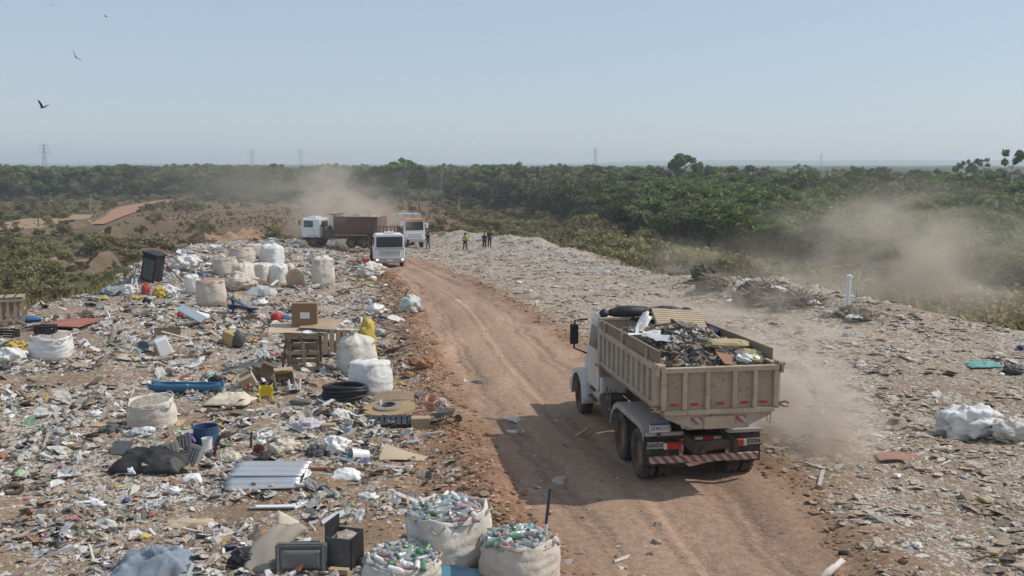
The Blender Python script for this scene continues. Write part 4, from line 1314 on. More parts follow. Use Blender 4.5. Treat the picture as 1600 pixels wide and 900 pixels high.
tag(o, 'clods of red earth lying along the edges of the dirt road', 'earth')
# ------------------------------------------------------------------ trucks
DUSTC = (0.34, 0.25, 0.18)
m_beige = mat('beige_steel', (0.39, 0.315, 0.235), 0.75, 0.2, 2.5, dirt=0.55, dirtc=(0.30, 0.215, 0.15), bump=0.25, bscale=4, streak=0.65)
m_beige2 = mat('beige_rib_paint', (0.47, 0.375, 0.27), 0.7, 0.2, 4.0, dirt=0.5, dirtc=(0.35, 0.22, 0.12), streak=0.7)
m_side = mat('pale_steel_side', (0.45, 0.385, 0.31), 0.7, 0.15, 3.0, dirt=0.5, dirtc=(0.31, 0.235, 0.17), bump=0.25, bscale=4, streak=0.55)
m_black = mat('black_rubber', (0.035, 0.033, 0.032), 0.85, 0.25, 6.0, dirt=0.45, dirtc=(0.20, 0.145, 0.105))
m_tyre = mat('dusty_tyre', (0.05, 0.046, 0.043), 0.9, 0.2, 8.0, dirt=0.6, dirtc=(0.19, 0.14, 0.10), bump=0.3, bscale=25)
m_rim = mat('rusty_rim', (0.20, 0.115, 0.075), 0.85, 0.3, 6.0, dirt=0.5, dirtc=DUSTC)
m_chassis = mat('chassis_paint', (0.06, 0.05, 0.045), 0.8, 0.25, 3.0, dirt=0.5, dirtc=(0.20, 0.12, 0.075))
m_cabw = mat('white_cab_paint', (0.60, 0.58, 0.54), 0.5, 0.10, 2.0, dirt=0.5, dirtc=(0.42, 0.33, 0.25), streak=.35)
m_cab2 = mat('clean_white_paint', (0.76, 0.77, 0.76), 0.4, 0.05, 2.0, dirt=0.15, dirtc=(0.5, 0.43, 0.36))
m_glass = mat('dark_glass', (0.035, 0.045, 0.05), 0.15, 0.2, 1.0, spec=0.5, dirt=0.25, dirtc=(0.16, 0.15, 0.13))
m_fender = mat('grey_mudguard', (0.40, 0.38, 0.34), 0.6, 0.15, 3.0, dirt=0.5, dirtc=DUSTC)
m_redl = mat('red_lamp', (0.50, 0.035, 0.025), 0.3, 0.15, 5.0, dirt=0.3, dirtc=(0.33, 0.16, 0.11))
m_whitel = mat('pale_lens', (0.66, 0.60, 0.55), 0.3, 0.1, 5.0, dirt=0.2)
m_plank = mat('weathered_plank', (0.24, 0.185, 0.14), 0.9, 0.25, 3.0)
m_plate = mat('white_plate', (0.62, 0.62, 0.62), 0.5, 0.1, 5.0, dirt=0.25)
m_ink = mat('black_ink', (0.03, 0.03, 0.04), 0.6, 0.1)
m_blueband = mat('blue_band', (0.05, 0.09, 0.28), 0.5, 0.1)
m_stripe = stripe_mat('red_white_stripes', (0.50, 0.45, 0.40), (0.30, 0.07, 0.055), 0.20, 1.0)
m_brownbody = mat('brown_steel', (0.15, 0.10, 0.08), 0.85, 0.2, 1.5, dirt=0.4, dirtc=(0.26, 0.19, 0.14))
m_orange = mat('orange_paint', (0.55, 0.22, 0.07), 0.6, 0.12, 2.0, dirt=0.3, dirtc=(0.4, 0.28, 0.2))
m_greybox = mat('grey_box_paint', (0.42, 0.44, 0.46), 0.6, 0.1, 2.0, dirt=0.25)
m_headl = emat('lit_headlight', (1.0, 0.86, 0.60), 1.6)
m_grille = mat('grey_grille', (0.30, 0.31, 0.32), 0.5, 0.1)
m_bumper = mat('grey_bumper', (0.38, 0.37, 0.36), 0.6, 0.12, 3.0, dirt=0.4)

def wheel(parent, x, y, r, w, side, dual=False):
    """one wheel station: tyre and rim, the axle along x"""
    M = Matrix.Translation((x, y, r)) @ Matrix.Rotation(math.pi / 2, 4, 'Y')
    e = bpy.data.objects.new('wheel', None); COL.objects.link(e); e.parent = parent; e.location = (x, y, r)
    R = Matrix.Rotation(math.pi / 2, 4, 'Y')
    h = w / 2
    prof = [(r * .56, -h * .8), (r * .70, -h), (r * .9, -h), (r * .985, -h * .8), (r, -h * .4), (r, h * .4), (r * .985, h * .8), (r * .9, h), (r * .70, h), (r * .56, h * .8)]
    b = MB(); b.lathe(prof, 28, R, caps=False)
    for k in range(28):                      # tread blocks
        a = 2 * math.pi * k / 28
        for s in (-1, 1):
            b.box((s * h * .5, (r + .004) * math.cos(a + s * .06), (r + .004) * math.sin(a + s * .06)), (h * .75, .07, .03), rot=(a - math.pi / 2, 0, 0))
    b.build('tyre', m_tyre, e)
    b = MB(); o_ = side * h * .55
    b.lathe([(r * .57, -h * .75), (r * .57, h * .75)], 20, R, caps=False)
    b.lathe([(r * .56, side * h * .35), (r * .30, side * h * .1), (r * .22, side * h * .55), (r * .05, side * h * .6)], 20, R, caps=True)
    for k in range(8):
        a = 2 * math.pi * k / 8
        b.cyl((side * h * .15, r * .38 * math.cos(a), r * .38 * math.sin(a)), (side * h * .35, r * .38 * math.cos(a), r * .38 * math.sin(a)), .018, n=6)
    b.build('rim', m_rim, e)
    return e

def put_text(txt, size, loc, rot, m, parent, name='lettering'):
    o = link_mesh(name, text_mesh(txt, size), m, parent); o.location = loc; o.rotation_euler = rot
    return o

def child_at(o, loc=(0, 0, 0), rot=(0, 0, 0)):
    o.location = loc; o.rotation_euler = rot; return o

# ---- the loaded dump truck on the road (local y is forward, origin on the ground under the rear axle)
DT_YAW = 0.165; DT_O = Vector((3.868, 20.616, 0))
DT_O.z = H(DT_O.x, DT_O.y) + 0.03
dt = thing('dump_truck', 'beige dump truck loaded with rubble, driving away on the dirt road', 'truck', DT_O, DT_YAW)
dt_pitch = math.atan2(H(DT_O.x - 5.5 * math.sin(DT_YAW), DT_O.y + 5.5 * math.cos(DT_YAW)) - DT_O.z + .03, 5.5)
DT_M = Matrix.Translation(DT_O) @ Matrix.Rotation(DT_YAW, 4, 'Z')
YR, YF, ZB, ZT, W = -1.50, 3.28, 1.72, 2.62, 1.21
# side walls, rounded under
sect = [(W, ZT), (W, 1.86), (W - .04, 1.72), (W - .14, 1.60), (0.62, 1.40)]
def body_side(s):
    b = MB()
    o_ = [(s * x, z) for x, z in sect]; i_ = [(s * (x - .05), z + (.04 if k == 4 else .0)) for k, (x, z) in enumerate(sect)]
    b.prism(o_ + i_[::-1] if s > 0 else (o_ + i_[::-1])[::-1], YR + .06, YF)
    return b
for s in (-1, 1):
    w_ = body_side(s).build('side_wall', m_side, dt)
    b = MB(); b.box((s * (W + .012), (YR + YF) / 2, ZT - .03), (.10, YF - YR - .05, .12)); b.build('top_rail', m_beige2, w_, bevel=.015)
    b = MB(); b.box((s * (W + .008), (YR + YF) / 2, 1.84), (.05, YF - YR - .1, .07)); b.build('lower_rail', m_side, w_)
    for k in range(12):
        yy = YR + .30 + k * (YF - YR - .45) / 11
        b = MB(); b.box((s * (W + .025), yy, 2.21), (.065, .085, .68)); b.build('rib', m_side, w_, bevel=.01)
    # loose plank raising the side
    b = MB(); b.box((s * (W - .035), .95, 2.78), (.045, 4.45, .24), rot=(math.radians(-1.0), 0, 0)); b.build('side_plank', m_plank, dt)
    for yy in (-.6, 1.2, 2.7):
        b = MB(); b.box((s * (W + .035), yy, 2.70), (.03, .06, .34)); b.build('plank_stake', m_beige2, dt)
b = MB(); b.box((0, (YR + YF) / 2, 1.41), (1.30, YF - YR - .1, .07)); b.build('bed_floor', m_beige, dt)
# headboard
b = MB(); b.box((0, YF + .03, 2.16), (2.42, .07, 1.44)); hb = b.build('headboard', m_beige, dt)
b = MB(); b.box((0, YF + .02, 2.88), (2.48, .14, .08)); b.build('headboard_rail', m_beige2, hb, bevel=.02)
for xx in (-1.2, 1.2):
    b = MB(); b.box((xx, YF + .02, 2.25), (.10, .16, 1.22)); b.build('headboard_post', m_beige2, hb, bevel=.015)
# tailgate
tg = MB(); tg.box((0, YR + .03, 2.18), (2.32, .05, .92)); tgo = tg.build('tailgate', m_beige, dt)
fr = MB()
fr.box((0, YR - .02, 2.60), (2.46, .10, .11)); fr.box((0, YR - .02, 1.75), (2.30, .09, .10))
fr.build('tailgate_frame', m_beige2, tgo, bevel=.015)
for xx in (-1.165, 1.165):
    b = MB(); b.box((xx, YR - .018, 2.175), (.10, .095, .74)); b.build('tailgate_post', m_beige2, tgo, bevel=.015)
for xx in (-.74, -.27, .29, .72):
    b = MB(); b.box((xx, YR - .03, 2.175), (.085, .085, .74)); b.build('rib', m_beige2, tgo, bevel=.012)
for xx in (-.93, -.52, 0.02, .52, .92):
    b = MB(); b.box((xx, YR - .004, 1.90), (.15, .012, .045)); b.build('reflector', m_redl, tgo)
for xx in (-1.24, 1.25):                       # corner posts with hinge and latch
    b = MB(); b.box((xx, YR + .12, 2.22), (.09, .16, .96)); b.build('corner_post', m_side, dt, bevel=.015)
    b = MB(); b.cyl((xx - .05, YR - .02, 2.68), (xx + .09, YR - .02, 2.68), .055, n=10); b.box((xx, YR + .06, 2.67), (.14, .14, .10)); b.box((xx + .04 * (1 if xx > 0 else -1), YR, 2.60), (.05, .12, .22)); b.build('tailgate_hinge', m_beige2, dt)
    b = MB(); s = 1 if xx > 0 else -1
    b.tube([(xx, YR, 1.86), (xx + s * .12, YR - .04, 1.90), (xx + s * .2, YR - .03, 1.86)], .022, 6); b.tube([(xx, YR, 1.84), (xx + s * .1, YR - .06, 1.80), (xx + s * .18, YR - .05, 1.80)], .018, 6)
    b.build('latch_hook', m_rim, dt)
b = MB(); b.tube([(1.0, YR - .03, 1.66), (1.0, YR - .03, 1.5), (1.06, YR - .03, 1.46), (1.08, YR - .03, 1.66)], .008, 5); b.build('hanging_chain', m_rim, dt)
# sloping skirt under the tailgate
b = MB(); b.prism([(-1.17, 1.74), (-1.08, 1.62), (-.52, 1.40), (.52, 1.40), (1.08, 1.62), (1.17, 1.74)], YR + .02, YR + .10); b.build('tail_skirt', m_side, dt)
b = MB(); b.box((0, YR + .0, 1.52), (.62, .06, .26)); b.build('skirt_plate', m_beige2, dt, bevel=.01)
for xx in (-.47, .47):
    b = MB(); b.box((0, 0, 0), (.20, .02, .14)); child_at(b.build('striped_marker', m_stripe, dt), (xx, YR + .005, 1.56))
# chassis, axles
b = MB()
for xx in (-.42, .42): b.box((xx, 2.35, .98), (.09, 7.5, .24))
for yy in (-1.2, .65, 2.6, 4.4): b.box((0, yy, .98), (.76, .12, .18))
b.build('chassis_frame', m_chassis, dt)
b = MB()
for yy in (0, 1.32): b.cyl((-.8, yy, .52), (.8, yy, .52), .09, n=10); b.blob((0, yy, .55), .24, 1, 0, 1, 12, 8)
b.cyl((-.95, 5.5, .50), (.95, 5.5, .50), .07, n=10)
b.build('axles', m_chassis, dt)
b = MB()
for xx in (-.55, .55): b.tube([(xx, -.3, .95), (xx, .66, .72), (xx, 1.6, .95)], .06, 6)
b.build('leaf_springs', m_chassis, dt)
b = MB(); b.box((-.95, 2.85, .82), (.5, .8, .5)); b.build('fuel_tank', m_chassis, dt, bevel=.06)
b = MB(); b.cyl((-.98, 3.55, .85), (-.98, 4.15, .85), .17, n=14); b.build('air_tank', m_fender, dt)
b = MB()
for yy in (2.35, 2.65):
    b.tube([(-1.18, yy, 1.35), (-1.18, yy, .55)], .02, 6)
for zz in (.58, .85, 1.1): b.tube([(-1.18, 2.35, zz), (-1.18, 2.65, zz)], .018, 6)
b.build('side_ladder', m_rim, dt)
for s in (-1, 1):
    for yy in (0, 1.32):
        wheel(dt, s * 1.08, yy, .52, .28, s); wheel(dt, s * .76, yy, .52, .27, s)
    wheel(dt, s * 1.04, 5.5, .51, .29, s)
    # mudguard over the tandem
    pr = [(-.52, 1.02), (-.42, 1.17), (-.2, 1.24), (1.5, 1.24), (1.80, 1.12), (2.0, .92), (2.08, .72)]
    b = MB(); b.sheet(lambda u, v: (s * (.62 + .62 * v), np.interp(u * 6, range(7), [q[0] for q in pr]), np.interp(u * 6, range(7), [q[1] for q in pr])), 12, 3, .03)
    g = b.build('mudguard', m_fender, dt)
    b = MB(); b.sheet(lambda u, v: (s * 1.245, np.interp(u * 6, range(7), [q[0] for q in pr]), np.interp(u * 6, range(7), [q[1] for q in pr]) - .12 * v), 12, 2, .02); b.build('mudguard_lip', m_fender, g)
    b = MB(); b.sheet(lambda u, v: (s * (.50 + .74 * u), -.66 - .04 * math.sin(v * 2), 1.06 - .62 * v), 4, 5, .02); fl = b.build('mud_flap', m_black, dt)
    b = MB(); b.box((s * .86, -.70, 1.10), (.80, .08, .07)); b.build('flap_bracket', m_fender, dt)
    # flap maker's plate with lettering, then the lamp over it
    b = MB(); b.box((s * .96, -.70, .86), (.54, .014, .14)); b.build('flap_plate', m_fender, dt)
    put_text('RANDON', .115, (s * (1.00 if s < 0 else .98), -.713, .86), (math.pi / 2, 0, 0), m_ink, dt)
    b = MB(); b.box((s * .70, -.76, .86), (.36, .09, .15)); lamp = b.build('tail_light', m_redl, dt, bevel=.02)
    b = MB(); b.box((s * .70 + s * .16, -.768, .86), (.07, .09, .13)); b.build('reverse_lens', m_whitel, lamp, bevel=.01)
    b = MB(); b.box((0, 0, 0), (.085, .03, .42)); child_at(b.build('striped_upright', m_stripe, dt), (s * .50, -.74, .78))
b = MB(); b.box((-1.0, -.82, 1.27), (.42, .02, .20)); pl = b.build('licence_plate', m_plate, dt)
b = MB(); b.box((-1.0, -.833, 1.345), (.42, .012, .05)); b.build('plate_band', m_blueband, pl)
put_text('JZ45C17', .105, (-1.0, -.833, 1.25), (math.pi / 2, 0, 0), m_ink, pl)
b = MB(); b.box((-1.0, -.76, 1.2), (.06, .1, .3)); b.build('plate_bracket', m_chassis, dt)
b = MB(); b.box((0, -.70, .96), (.86, .06, .16)); lb = b.build('lamp_bar', m_chassis, dt)
for xx, mm in ((-.3, m_redl), (-.12, m_whitel), (.08, m_redl), (.28, m_whitel)):
    b = MB(); b.box((xx, -.735, .98), (.17, .02, .06)); b.build('bar_lens', mm, lb)
b = MB(); b.box((0, 0, 0), (2.36, .09, .15)); child_at(b.build('rear_bumper', m_stripe, dt, bevel=.01), (0, -.72, .56))
b = MB(); b.tube([(-.2, -.7, .7), (0, -.74, .62), (.15, -.70, .80), (.25, -.6, .7)], .012, 5); b.tube([(-.3, -.6, .95), (-.05, -.68, .72), (.3, -.62, .9)], .012, 5); b.build('hoses', m_rim, dt)
b = MB(); b.cyl((0, .0, .75), (0, -.7, .68), .07, n=8); b.box((0, -.5, .78), (.5, .3, .2)); b.build('tow_frame', m_rim, dt)
# cab
cabs = [(-1.08, .95), (1.08, .95), (1.10, 1.75), (.98, 2.66), (.86, 2.80), (-.86, 2.80), (-.98, 2.66), (-1.10, 1.75)]
b = MB(); b.prism(cabs, 3.50, 5.02); cab = b.build('cab', m_cabw, dt, bevel=.05)
for s in (-1, 1):
    b = MB(); b.box((s * 1.105, 4.28, 1.48), (.03, 1.1, 1.0)); d = b.build('door', m_cabw, dt, bevel=.02)
    b = MB(); b.box((s * 1.128, 3.92, 1.62), (.02, .14, .04)); b.build('handle', m_ink, d)
    b = MB(); b.box((s * 1.055, 4.34, 2.22), (.03, .92, .58), rot=(0, s * -.13, 0)); b.build('side_window', m_glass, d, bevel=.02)
    b = MB(); b.tube([(s * 1.1, 4.95, 2.62), (s * 1.42, 5.05, 2.58), (s * 1.44, 5.05, 1.85), (s * 1.12, 4.95, 1.72)], .026, 6); mi = b.build('mirror_arm', m_ink, dt)
    b = MB(); b.box((s * 1.44, 5.03, 2.22), (.22, .09, .52)); b.build('mirror', m_black, mi, bevel=.03)
    # front wing
    ang = [math.radians(a) for a in range(-10, 191, 20)]
    b = MB(); b.sheet(lambda u, v: (s * (.72 + .52 * v), 5.5 - .70 * math.cos(math.radians(-8 + 196 * u)), .55 + .70 * math.sin(math.radians(-8 + 196 * u)) - .05 * v), 14, 4, .03); w_ = b.build('front_wing', m_cabw, dt, smooth=True)
    b = MB(); b.sheet(lambda u, v: (s * 1.245, 5.5 - (.70 - .10 * v) * math.cos(math.radians(-8 + 196 * u)), .50 + (.70 - .10 * v) * math.sin(math.radians(-8 + 196 * u))), 14, 1, .02); b.build('wing_lip', m_cabw, w_)
    b = MB(); b.box((s * 1.02, 4.2, .72), (.34, .5, .06)); b.box((s * 1.02, 4.2, .95), (.30, .42, .05)); b.build('cab_step', m_chassis, dt)
b = MB(); b.box((0, 3.492, 2.34), (1.3, .02, .48)); b.build('rear_window', m_glass, dt)
b = MB(); b.box((0, 5.05, 2.28), (1.75, .05, .66), rot=(-.2, 0, 0)); b.build('windscreen', m_glass, dt)
b = MB(); b.prism([(-.80, .85), (.80, .85), (.80, 1.55), (.62, 1.86), (-.62, 1.86), (-.80, 1.55)], 5.0, 6.5); b.build('bonnet', m_cabw, dt, bevel=.06)
b = MB(); b.box((0, 6.62, .62), (2.35, .18, .32)); b.build('front_bumper', m_cabw, dt, bevel=.04)

# rolled tarpaulin lying along the headboard
m_tarp = mat('black_tarpaulin', (0.032, 0.032, 0.035), 0.55, 0.3, 4.0, dirt=0.35, dirtc=(0.16, 0.14, 0.12))
def on_truck(x, y, z): return DT_M @ Vector((x, y, z))
tp = thing('rolled_tarpaulin', 'black tarpaulin rolled up along the top of the dump truck headboard', 'tarpaulin', on_truck(0, YF + .12, 2.92), DT_YAW)
def tarp_roll(x0, x1, r, seed):
    b = MB(); n = 14
    pts, rs = [], []
    for k in range(n + 1):
        t = k / n
        pts.append((x0 + (x1 - x0) * t, .05 * mnoise.noise(Vector((t * 3, seed, 0))), r * .55 + .02 * mnoise.noise(Vector((t * 5, seed, 3)))))
        rs.append(max(.012, r * (.25 + .75 * math.sin(math.pi * min(1, t * .9 + .05)) ** .7) * (1 + .15 * mnoise.noise(Vector((t * 6, seed, 7))))))
    b.tube(pts, rs, 12); return b
tarp_roll(-.95, .10, .17, 1).build('roll', m_tarp, tp, smooth=True)
tarp_roll(-.02, .92, .15, 2).build('roll', m_tarp, tp, smooth=True)
b = MB(); b.blob((1.02, 0, .08), (.17, .14, .11), 3, .3); b.build('bundled_end', m_tarp, tp, smooth=True)
b = MB(); b.blob((-1.08, 0, .08), (.12, .12, .11), 4, .3); b.build('bundled_end', m_tarp, tp, smooth=True)

# the load: a heap of rubble with single pieces on it
def heap_z(x, y):
    f = (1 - (abs(x) / 1.16) ** 4) * (1 - (abs(y - .85) / 2.45) ** 6)
    return 2.42 + max(0, f) * (.36 + .12 * math.sin(y * 1.1 + .4)) + .10 * mnoise.noise(Vector((x * 3, y * 3, 0)))
rg = random.Random(5)
Vh = []; nxh, nyh = 22, 44
for j in range(nyh + 1):
    for i in range(nxh + 1):
        xx = -1.15 + 2.30 * i / nxh; yy = YR + .08 + (YF - YR - .1) * j / nyh
        Vh.append(on_truck(xx, yy, heap_z(xx, yy) + rg.uniform(-.05, .05)))
Fh = [(j * (nxh + 1) + i, j * (nxh + 1) + i + 1, (j + 1) * (nxh + 1) + i + 1, (j + 1) * (nxh + 1) + i) for j in range(nyh) for i in range(nxh)]
b = MB(); b.add(Vh, Fh)
m_rub = mat('mixed_rubble', (0.24, 0.20, 0.165), 0.9, 0.6, 6.0, dirt=0.4, dirtc=(0.10, 0.09, 0.08), bump=0.6)
o = kind(b.build('rubble_load', m_rub), 'stuff'); tag(o, 'mixed rubble heaped in the bed of the dump truck', 'rubble')
# small scraps bedded in the load
Vs, Fs, Cs = [], [], []; off = 0; r5 = np.random.default_rng(55)
for k in range(2400):
    V0, F0 = [tmpl_sheet, tmpl_lump, tmpl_stick, tmpl_flat][r5.integers(0, 4)](r5)
    sx = r5.uniform(.03, .125); S = np.array([sx * r5.uniform(.8, 2.2), sx * r5.uniform(.4, 1), sx * r5.uniform(.2, .8)])
    Rm = np.array(Euler((r5.normal() * .5, r5.normal() * .5, r5.random() * 6.28)).to_matrix())
    xx, yy = r5.uniform(-1.1, 1.1), r5.uniform(YR + .12, YF - .1)
    q = (V0 * S) @ Rm.T + np.array([xx, yy, heap_z(xx, yy) + .02])
    q = np.array([on_truck(*p) for p in q])
    Vs.append(q); Fs.append(F0 + off); off += len(q)
    pc = np.array([(0.55, .54, .52), (.42, .40, .37), (.28, .25, .22), (.36, .25, .15), (.25, .16, .10), (.05, .05, .055), (.10, .095, .09), (.13, .13, .14), (.45, .40, .30), (.07, .10, .2)])[r5.choice(10, p=[.10, .13, .17, .12, .14, .08, .10, .08, .06, .02])]
    Cs.append(np.repeat(pc[None] * r5.uniform(.7, 1.15), len(q), 0))
o = kind(link_mesh('load_scraps', np_mesh('load_scraps', np.concatenate(Vs), np.concatenate(Fs), col=np.concatenate(Cs)), MATS['loose_waste']), 'stuff'); tag(o, 'small scraps of wood, plastic and paper bedded in the truck load', 'scraps')
# the wooden pallet on top of the load
m_pal = mat('pale_pallet_wood', (0.46, 0.36, 0.25), 0.85, 0.2, 5.0, dirt=0.25, dirtc=(0.3, 0.22, 0.15))
m_pal2 = mat('old_pallet_wood', (0.30, 0.225, 0.155), 0.9, 0.25, 5.0, dirt=0.35, dirtc=(0.2, 0.14, 0.09))
def pallet(label, loc, rot, L=1.2, Wd=1.0, n=9, m=m_pal, group=None, nb=3):
    t = thing('wooden_pallet', label, 'pallet', loc, rot=rot, group=group)
    w = L / n * .78
    for k in range(n):
        b = MB(); b.box((-L / 2 + L / n * (k + .5), 0, .085), (w, Wd, .02)); b.build('slat', m, t)
    for yy in (-Wd / 2 + .05, 0, Wd / 2 - .05):
        b = MB(); b.box((0, yy, .035), (L, .09, .078)); b.build('bearer', m, t)
    for k in range(nb):
        b = MB(); b.box((-L / 2 + .06 + (L - .12) * k / max(1, nb - 1), 0, -.015), (.10, Wd, .02)); b.build('bottom_board', m, t)
    return t
pp = on_truck(.36, 1.95, 2.90)
prot = (Matrix.Rotation(math.radians(15), 3, 'X') @ Matrix.Rotation(math.radians(4), 3, 'Y') @ Matrix.Rotation(DT_YAW + math.pi / 2 - .15, 3, 'Z')).to_euler()
pallet('pale slatted wooden pallet lying on the rubble in the dump truck', pp, prot, 1.45, 1.15, 12)
m_wboard = mat('white_board', (0.68, 0.68, 0.66), 0.6, 0.08, 4.0, dirt=0.2)
m_gboard = mat('grey_board', (0.42, 0.43, 0.43), 0.7, 0.1, 4.0, dirt=0.25)
m_card = mat('cardboard', (0.42, 0.31, 0.20), 0.9, 0.14, 3.0, dirt=0.15, dirtc=(0.30, 0.21, 0.13))
m_card2 = mat('pale_cardboard', (0.50, 0.40, 0.28), 0.9, 0.14, 3.0, dirt=0.2, dirtc=(0.32, 0.23, 0.15))
m_brownwood = mat('brown_wood', (0.26, 0.15, 0.085), 0.85, 0.3, 4.0)
def load_piece(name, label, cat, x, y, shape, m, rot, dz=.06):
    b = MB(); shape(b)
    o = b.build(name, m, None, bevel=0.0); o.location = on_truck(x, y, heap_z(x, y) + dz); o.rotation_euler = (rot[0], rot[1], rot[2] + DT_YAW)
    tag(o, label, cat); return o
def bent(L, Wd, amp, seed, th=.012):
    def f(b):
        b.sheet(lambda u, v: (L * (u - .5), Wd * (v - .5), amp * mnoise.noise(Vector((u * 2.3, v * 2.3, seed)))), 6, 5, th)
    return f
load_piece('crumpled_plastic', 'crumpled white plastic panel standing on the truck load left of the pallet', 'panel', -.62, 1.65, bent(.75, .22, .22, 1), m_wboard, (.7, -.5, .9), .16)
load_piece('crumpled_plastic', 'long white strip lying over the left plank of the dump truck', 'panel', -.98, .95, bent(.42, .12, .03, 2), m_wboard, (.1, .05, .1), .24)
load_piece('loose_board', 'flat light grey board on the truck load beside the left plank', 'board', -.66, .15, bent(.68, .52, .05, 3), m_gboard, (.15, .12, .3), .12)
load_piece('loose_board', 'small white board on the truck load above the grey board', 'board', -.72, .72, bent(.40, .24, .06, 4), m_wboard, (.3, -.1, -.4), .16)
load_piece('cardboard_sheet', 'brown board leaning on the tailgate end of the truck load', 'board', .32, -1.15, bent(.50, .36, .02, 5), m_brownwood, (.55, .2, .4), .12)
load_piece('foam_mattress', 'yellowish foam roll on the truck load near the right plank', 'foam', .62, -.35, lambda b: b.blob((0, 0, .08), (.55, .17, .13), 6, .25, 2.2, 18, 8), mat('yellow_foam', (0.42, 0.35, 0.20), 0.95, 0.25, 6.0), (0, .1, .2), .05)
load_piece('foam_mattress', 'small tan foam lump at the right rear of the truck load', 'foam', .92, -.75, lambda b: b.blob((0, 0, .06), (.34, .15, .12), 7, .3, 2.2), MATS['yellow_foam'], (0, 0, -.3), .06)
load_piece('metal_sheet', 'crumpled dark metal sheet in the middle of the truck load', 'sheet', .15, 1.15, bent(.55, .32, .16, 8), m_rub, (.3, .3, .5), .16)
load_piece('metal_sheet', 'dark metal sheet at the front of the truck load beside the headboard', 'sheet', -.35, 2.45, bent(.6, .36, .16, 9), m_tarp, (-.3, .5, .2), .14)
load_piece('blue_bag', 'dark blue bundle on the truck load right of the pallet', 'bundle', .93, 1.55, lambda b: b.blob((0, 0, .1), (.22, .18, .14), 9, .3), mat('navy_cloth', (0.035, 0.045, 0.14), 0.8, 0.3, 6), (0, 0, 0), .05)
load_piece('plastic_bag', 'yellow-white plastic bag on the truck load by the right end of the tailgate', 'bag', .90, -1.10, lambda b: b.blob((0, 0, .08), (.18, .15, .12), 10, .45, 3), mat('pale_yellow_plastic', (0.60, 0.56, 0.30), 0.4, 0.2, 6), (0, 0, 0), .06)
load_piece('plastic_bag', 'white torn bag on the truck load left of the yellow-white bag', 'bag', .66, -1.15, lambda b: b.blob((0, 0, .06), (.17, .13, .10), 11, .45, 3), m_wboard, (0, 0, 0), .06)
for k in range(12):
    xx, yy = rg.uniform(-1.0, 1.0), rg.uniform(-1.2, 2.0)
    o = load_piece('broken_plank', 'broken plank end sticking out of the rubble in the dump truck', 'plank', xx, yy, lambda b: b.box((0, 0, 0), (rg.uniform(.35, .8), .08, .03)), [m_plank, m_brownwood, m_pal2][k % 3], (rg.uniform(-.3, .3), rg.uniform(-.4, .4), rg.uniform(0, 3)), .08)
    o['group'] = 'broken planks in the truck load'

# ---- flat-bed truck facing the camera
def place_truck(px, py, heading_deg):
    p = G(px, py)
    return p
P2 = ray_at(609, 414, 74.5); P2.z = H(P2.x, P2.y)
# local: y forward (out of the windscreen), origin on the ground under the front bumper
def truck_thing(label, P, heading):
    """heading: angle of local +y in plan, radians from +Y counter-clockwise"""
    return thing('flatbed_truck', label, 'truck', P, heading)
t2 = truck_thing('white flat-bed truck with stake sides and lit headlights facing the camera', P2, math.pi + math.radians(12))
b = MB(); b.prism([(-1.15, .62), (1.15, .62), (1.17, 1.55), (1.10, 2.42), (.98, 2.58), (-.98, 2.58), (-1.10, 2.42), (-1.17, 1.55)], -1.75, 0); b.build('cab', m_cab2, t2, bevel=.06)
b = MB(); b.box((0, .022, 1.98), (1.98, .035, .80)); ws = b.build('windscreen', m_glass, t2, bevel=.05)
for xx in (-.35, .45):
    b = MB(); b.beam((xx - .35, .05, 1.62), (xx + .25, .05, 1.72), .02); b.build('wiper', m_ink, ws)
b = MB(); b.box((0, .02, 1.12), (1.66, .05, .40)); gr = b.build('grille', m_cab2, t2, bevel=.02)
for zz in (1.00, 1.10, 1.20, 1.28):
    b = MB(); b.box((0, .05, zz), (1.56, .02, .045)); b.build('grille_slat', m_grille, gr)
# round emblem: a ring holding a V above a W
b = MB()
ring = [(.135 * math.cos(a * math.pi / 12), .07, 1.14 + .135 * math.sin(a * math.pi / 12)) for a in range(25)]
b.tube(ring, .016, 6, caps=False)
for pts in ([(-.06, 1.265), (0, 1.155), (.06, 1.265)], [(-.115, 1.205), (-.055, 1.025), (0, 1.135), (.055, 1.025), (.115, 1.205)]):
    b.tube([(x, .07, z) for x, z in pts], .013, 5)
b.build('emblem', mat('chrome', (0.55, 0.56, 0.58), 0.3, 0.05, metal=0.6), gr)
b = MB(); b.box((0, .06, 1.47), (2.2, .03, .06)); b.build('trim_strip', m_grille, t2)
b = MB(); b.box((0, .09, .62), (2.36, .26, .40)); bp = b.build('front_bumper', m_bumper, t2, bevel=.05)
for xx in (-.95, .95):
    b = MB(); b.box((xx, .225, .66), (.26, .04, .16)); hl = b.build('headlight', m_whitel, t2, bevel=.02)
    b = MB(); b.blob((xx, .25, .66), (.08, .03, .07), 1, 0, 1, 10, 8); b.build('lamp', m_headl, hl)
b = MB(); b.box((0, .228, .60), (.46, .02, .16)); pl = b.build('licence_plate', m_plate, t2)
for s in (-1, 1):
    b = MB(); b.tube([(s * 1.1, -.15, 2.25), (s * 1.38, -.05, 2.2), (s * 1.38, -.05, 1.75)], .02, 6); ma = b.build('mirror_arm', m_ink, t2)
    b = MB(); b.box((s * 1.40, -.04, 1.95), (.20, .08, .40)); b.build('mirror', m_black, ma, bevel=.02)
    b = MB(); b.box((s * 1.165, -.85, 1.15), (.025, 1.05, .95)); d = b.build('door', m_cab2, t2, bevel=.02)
    b = MB(); b.box((s * 1.145, -.78, 2.0), (.04, .85, .62), rot=(0, s * -.08, 0)); b.build('side_window', m_glass, d)
    wheel(t2, s * 1.0, -1.05, .48, .27, s)
    wheel(t2, s * .98, -4.9, .48, .30, s)
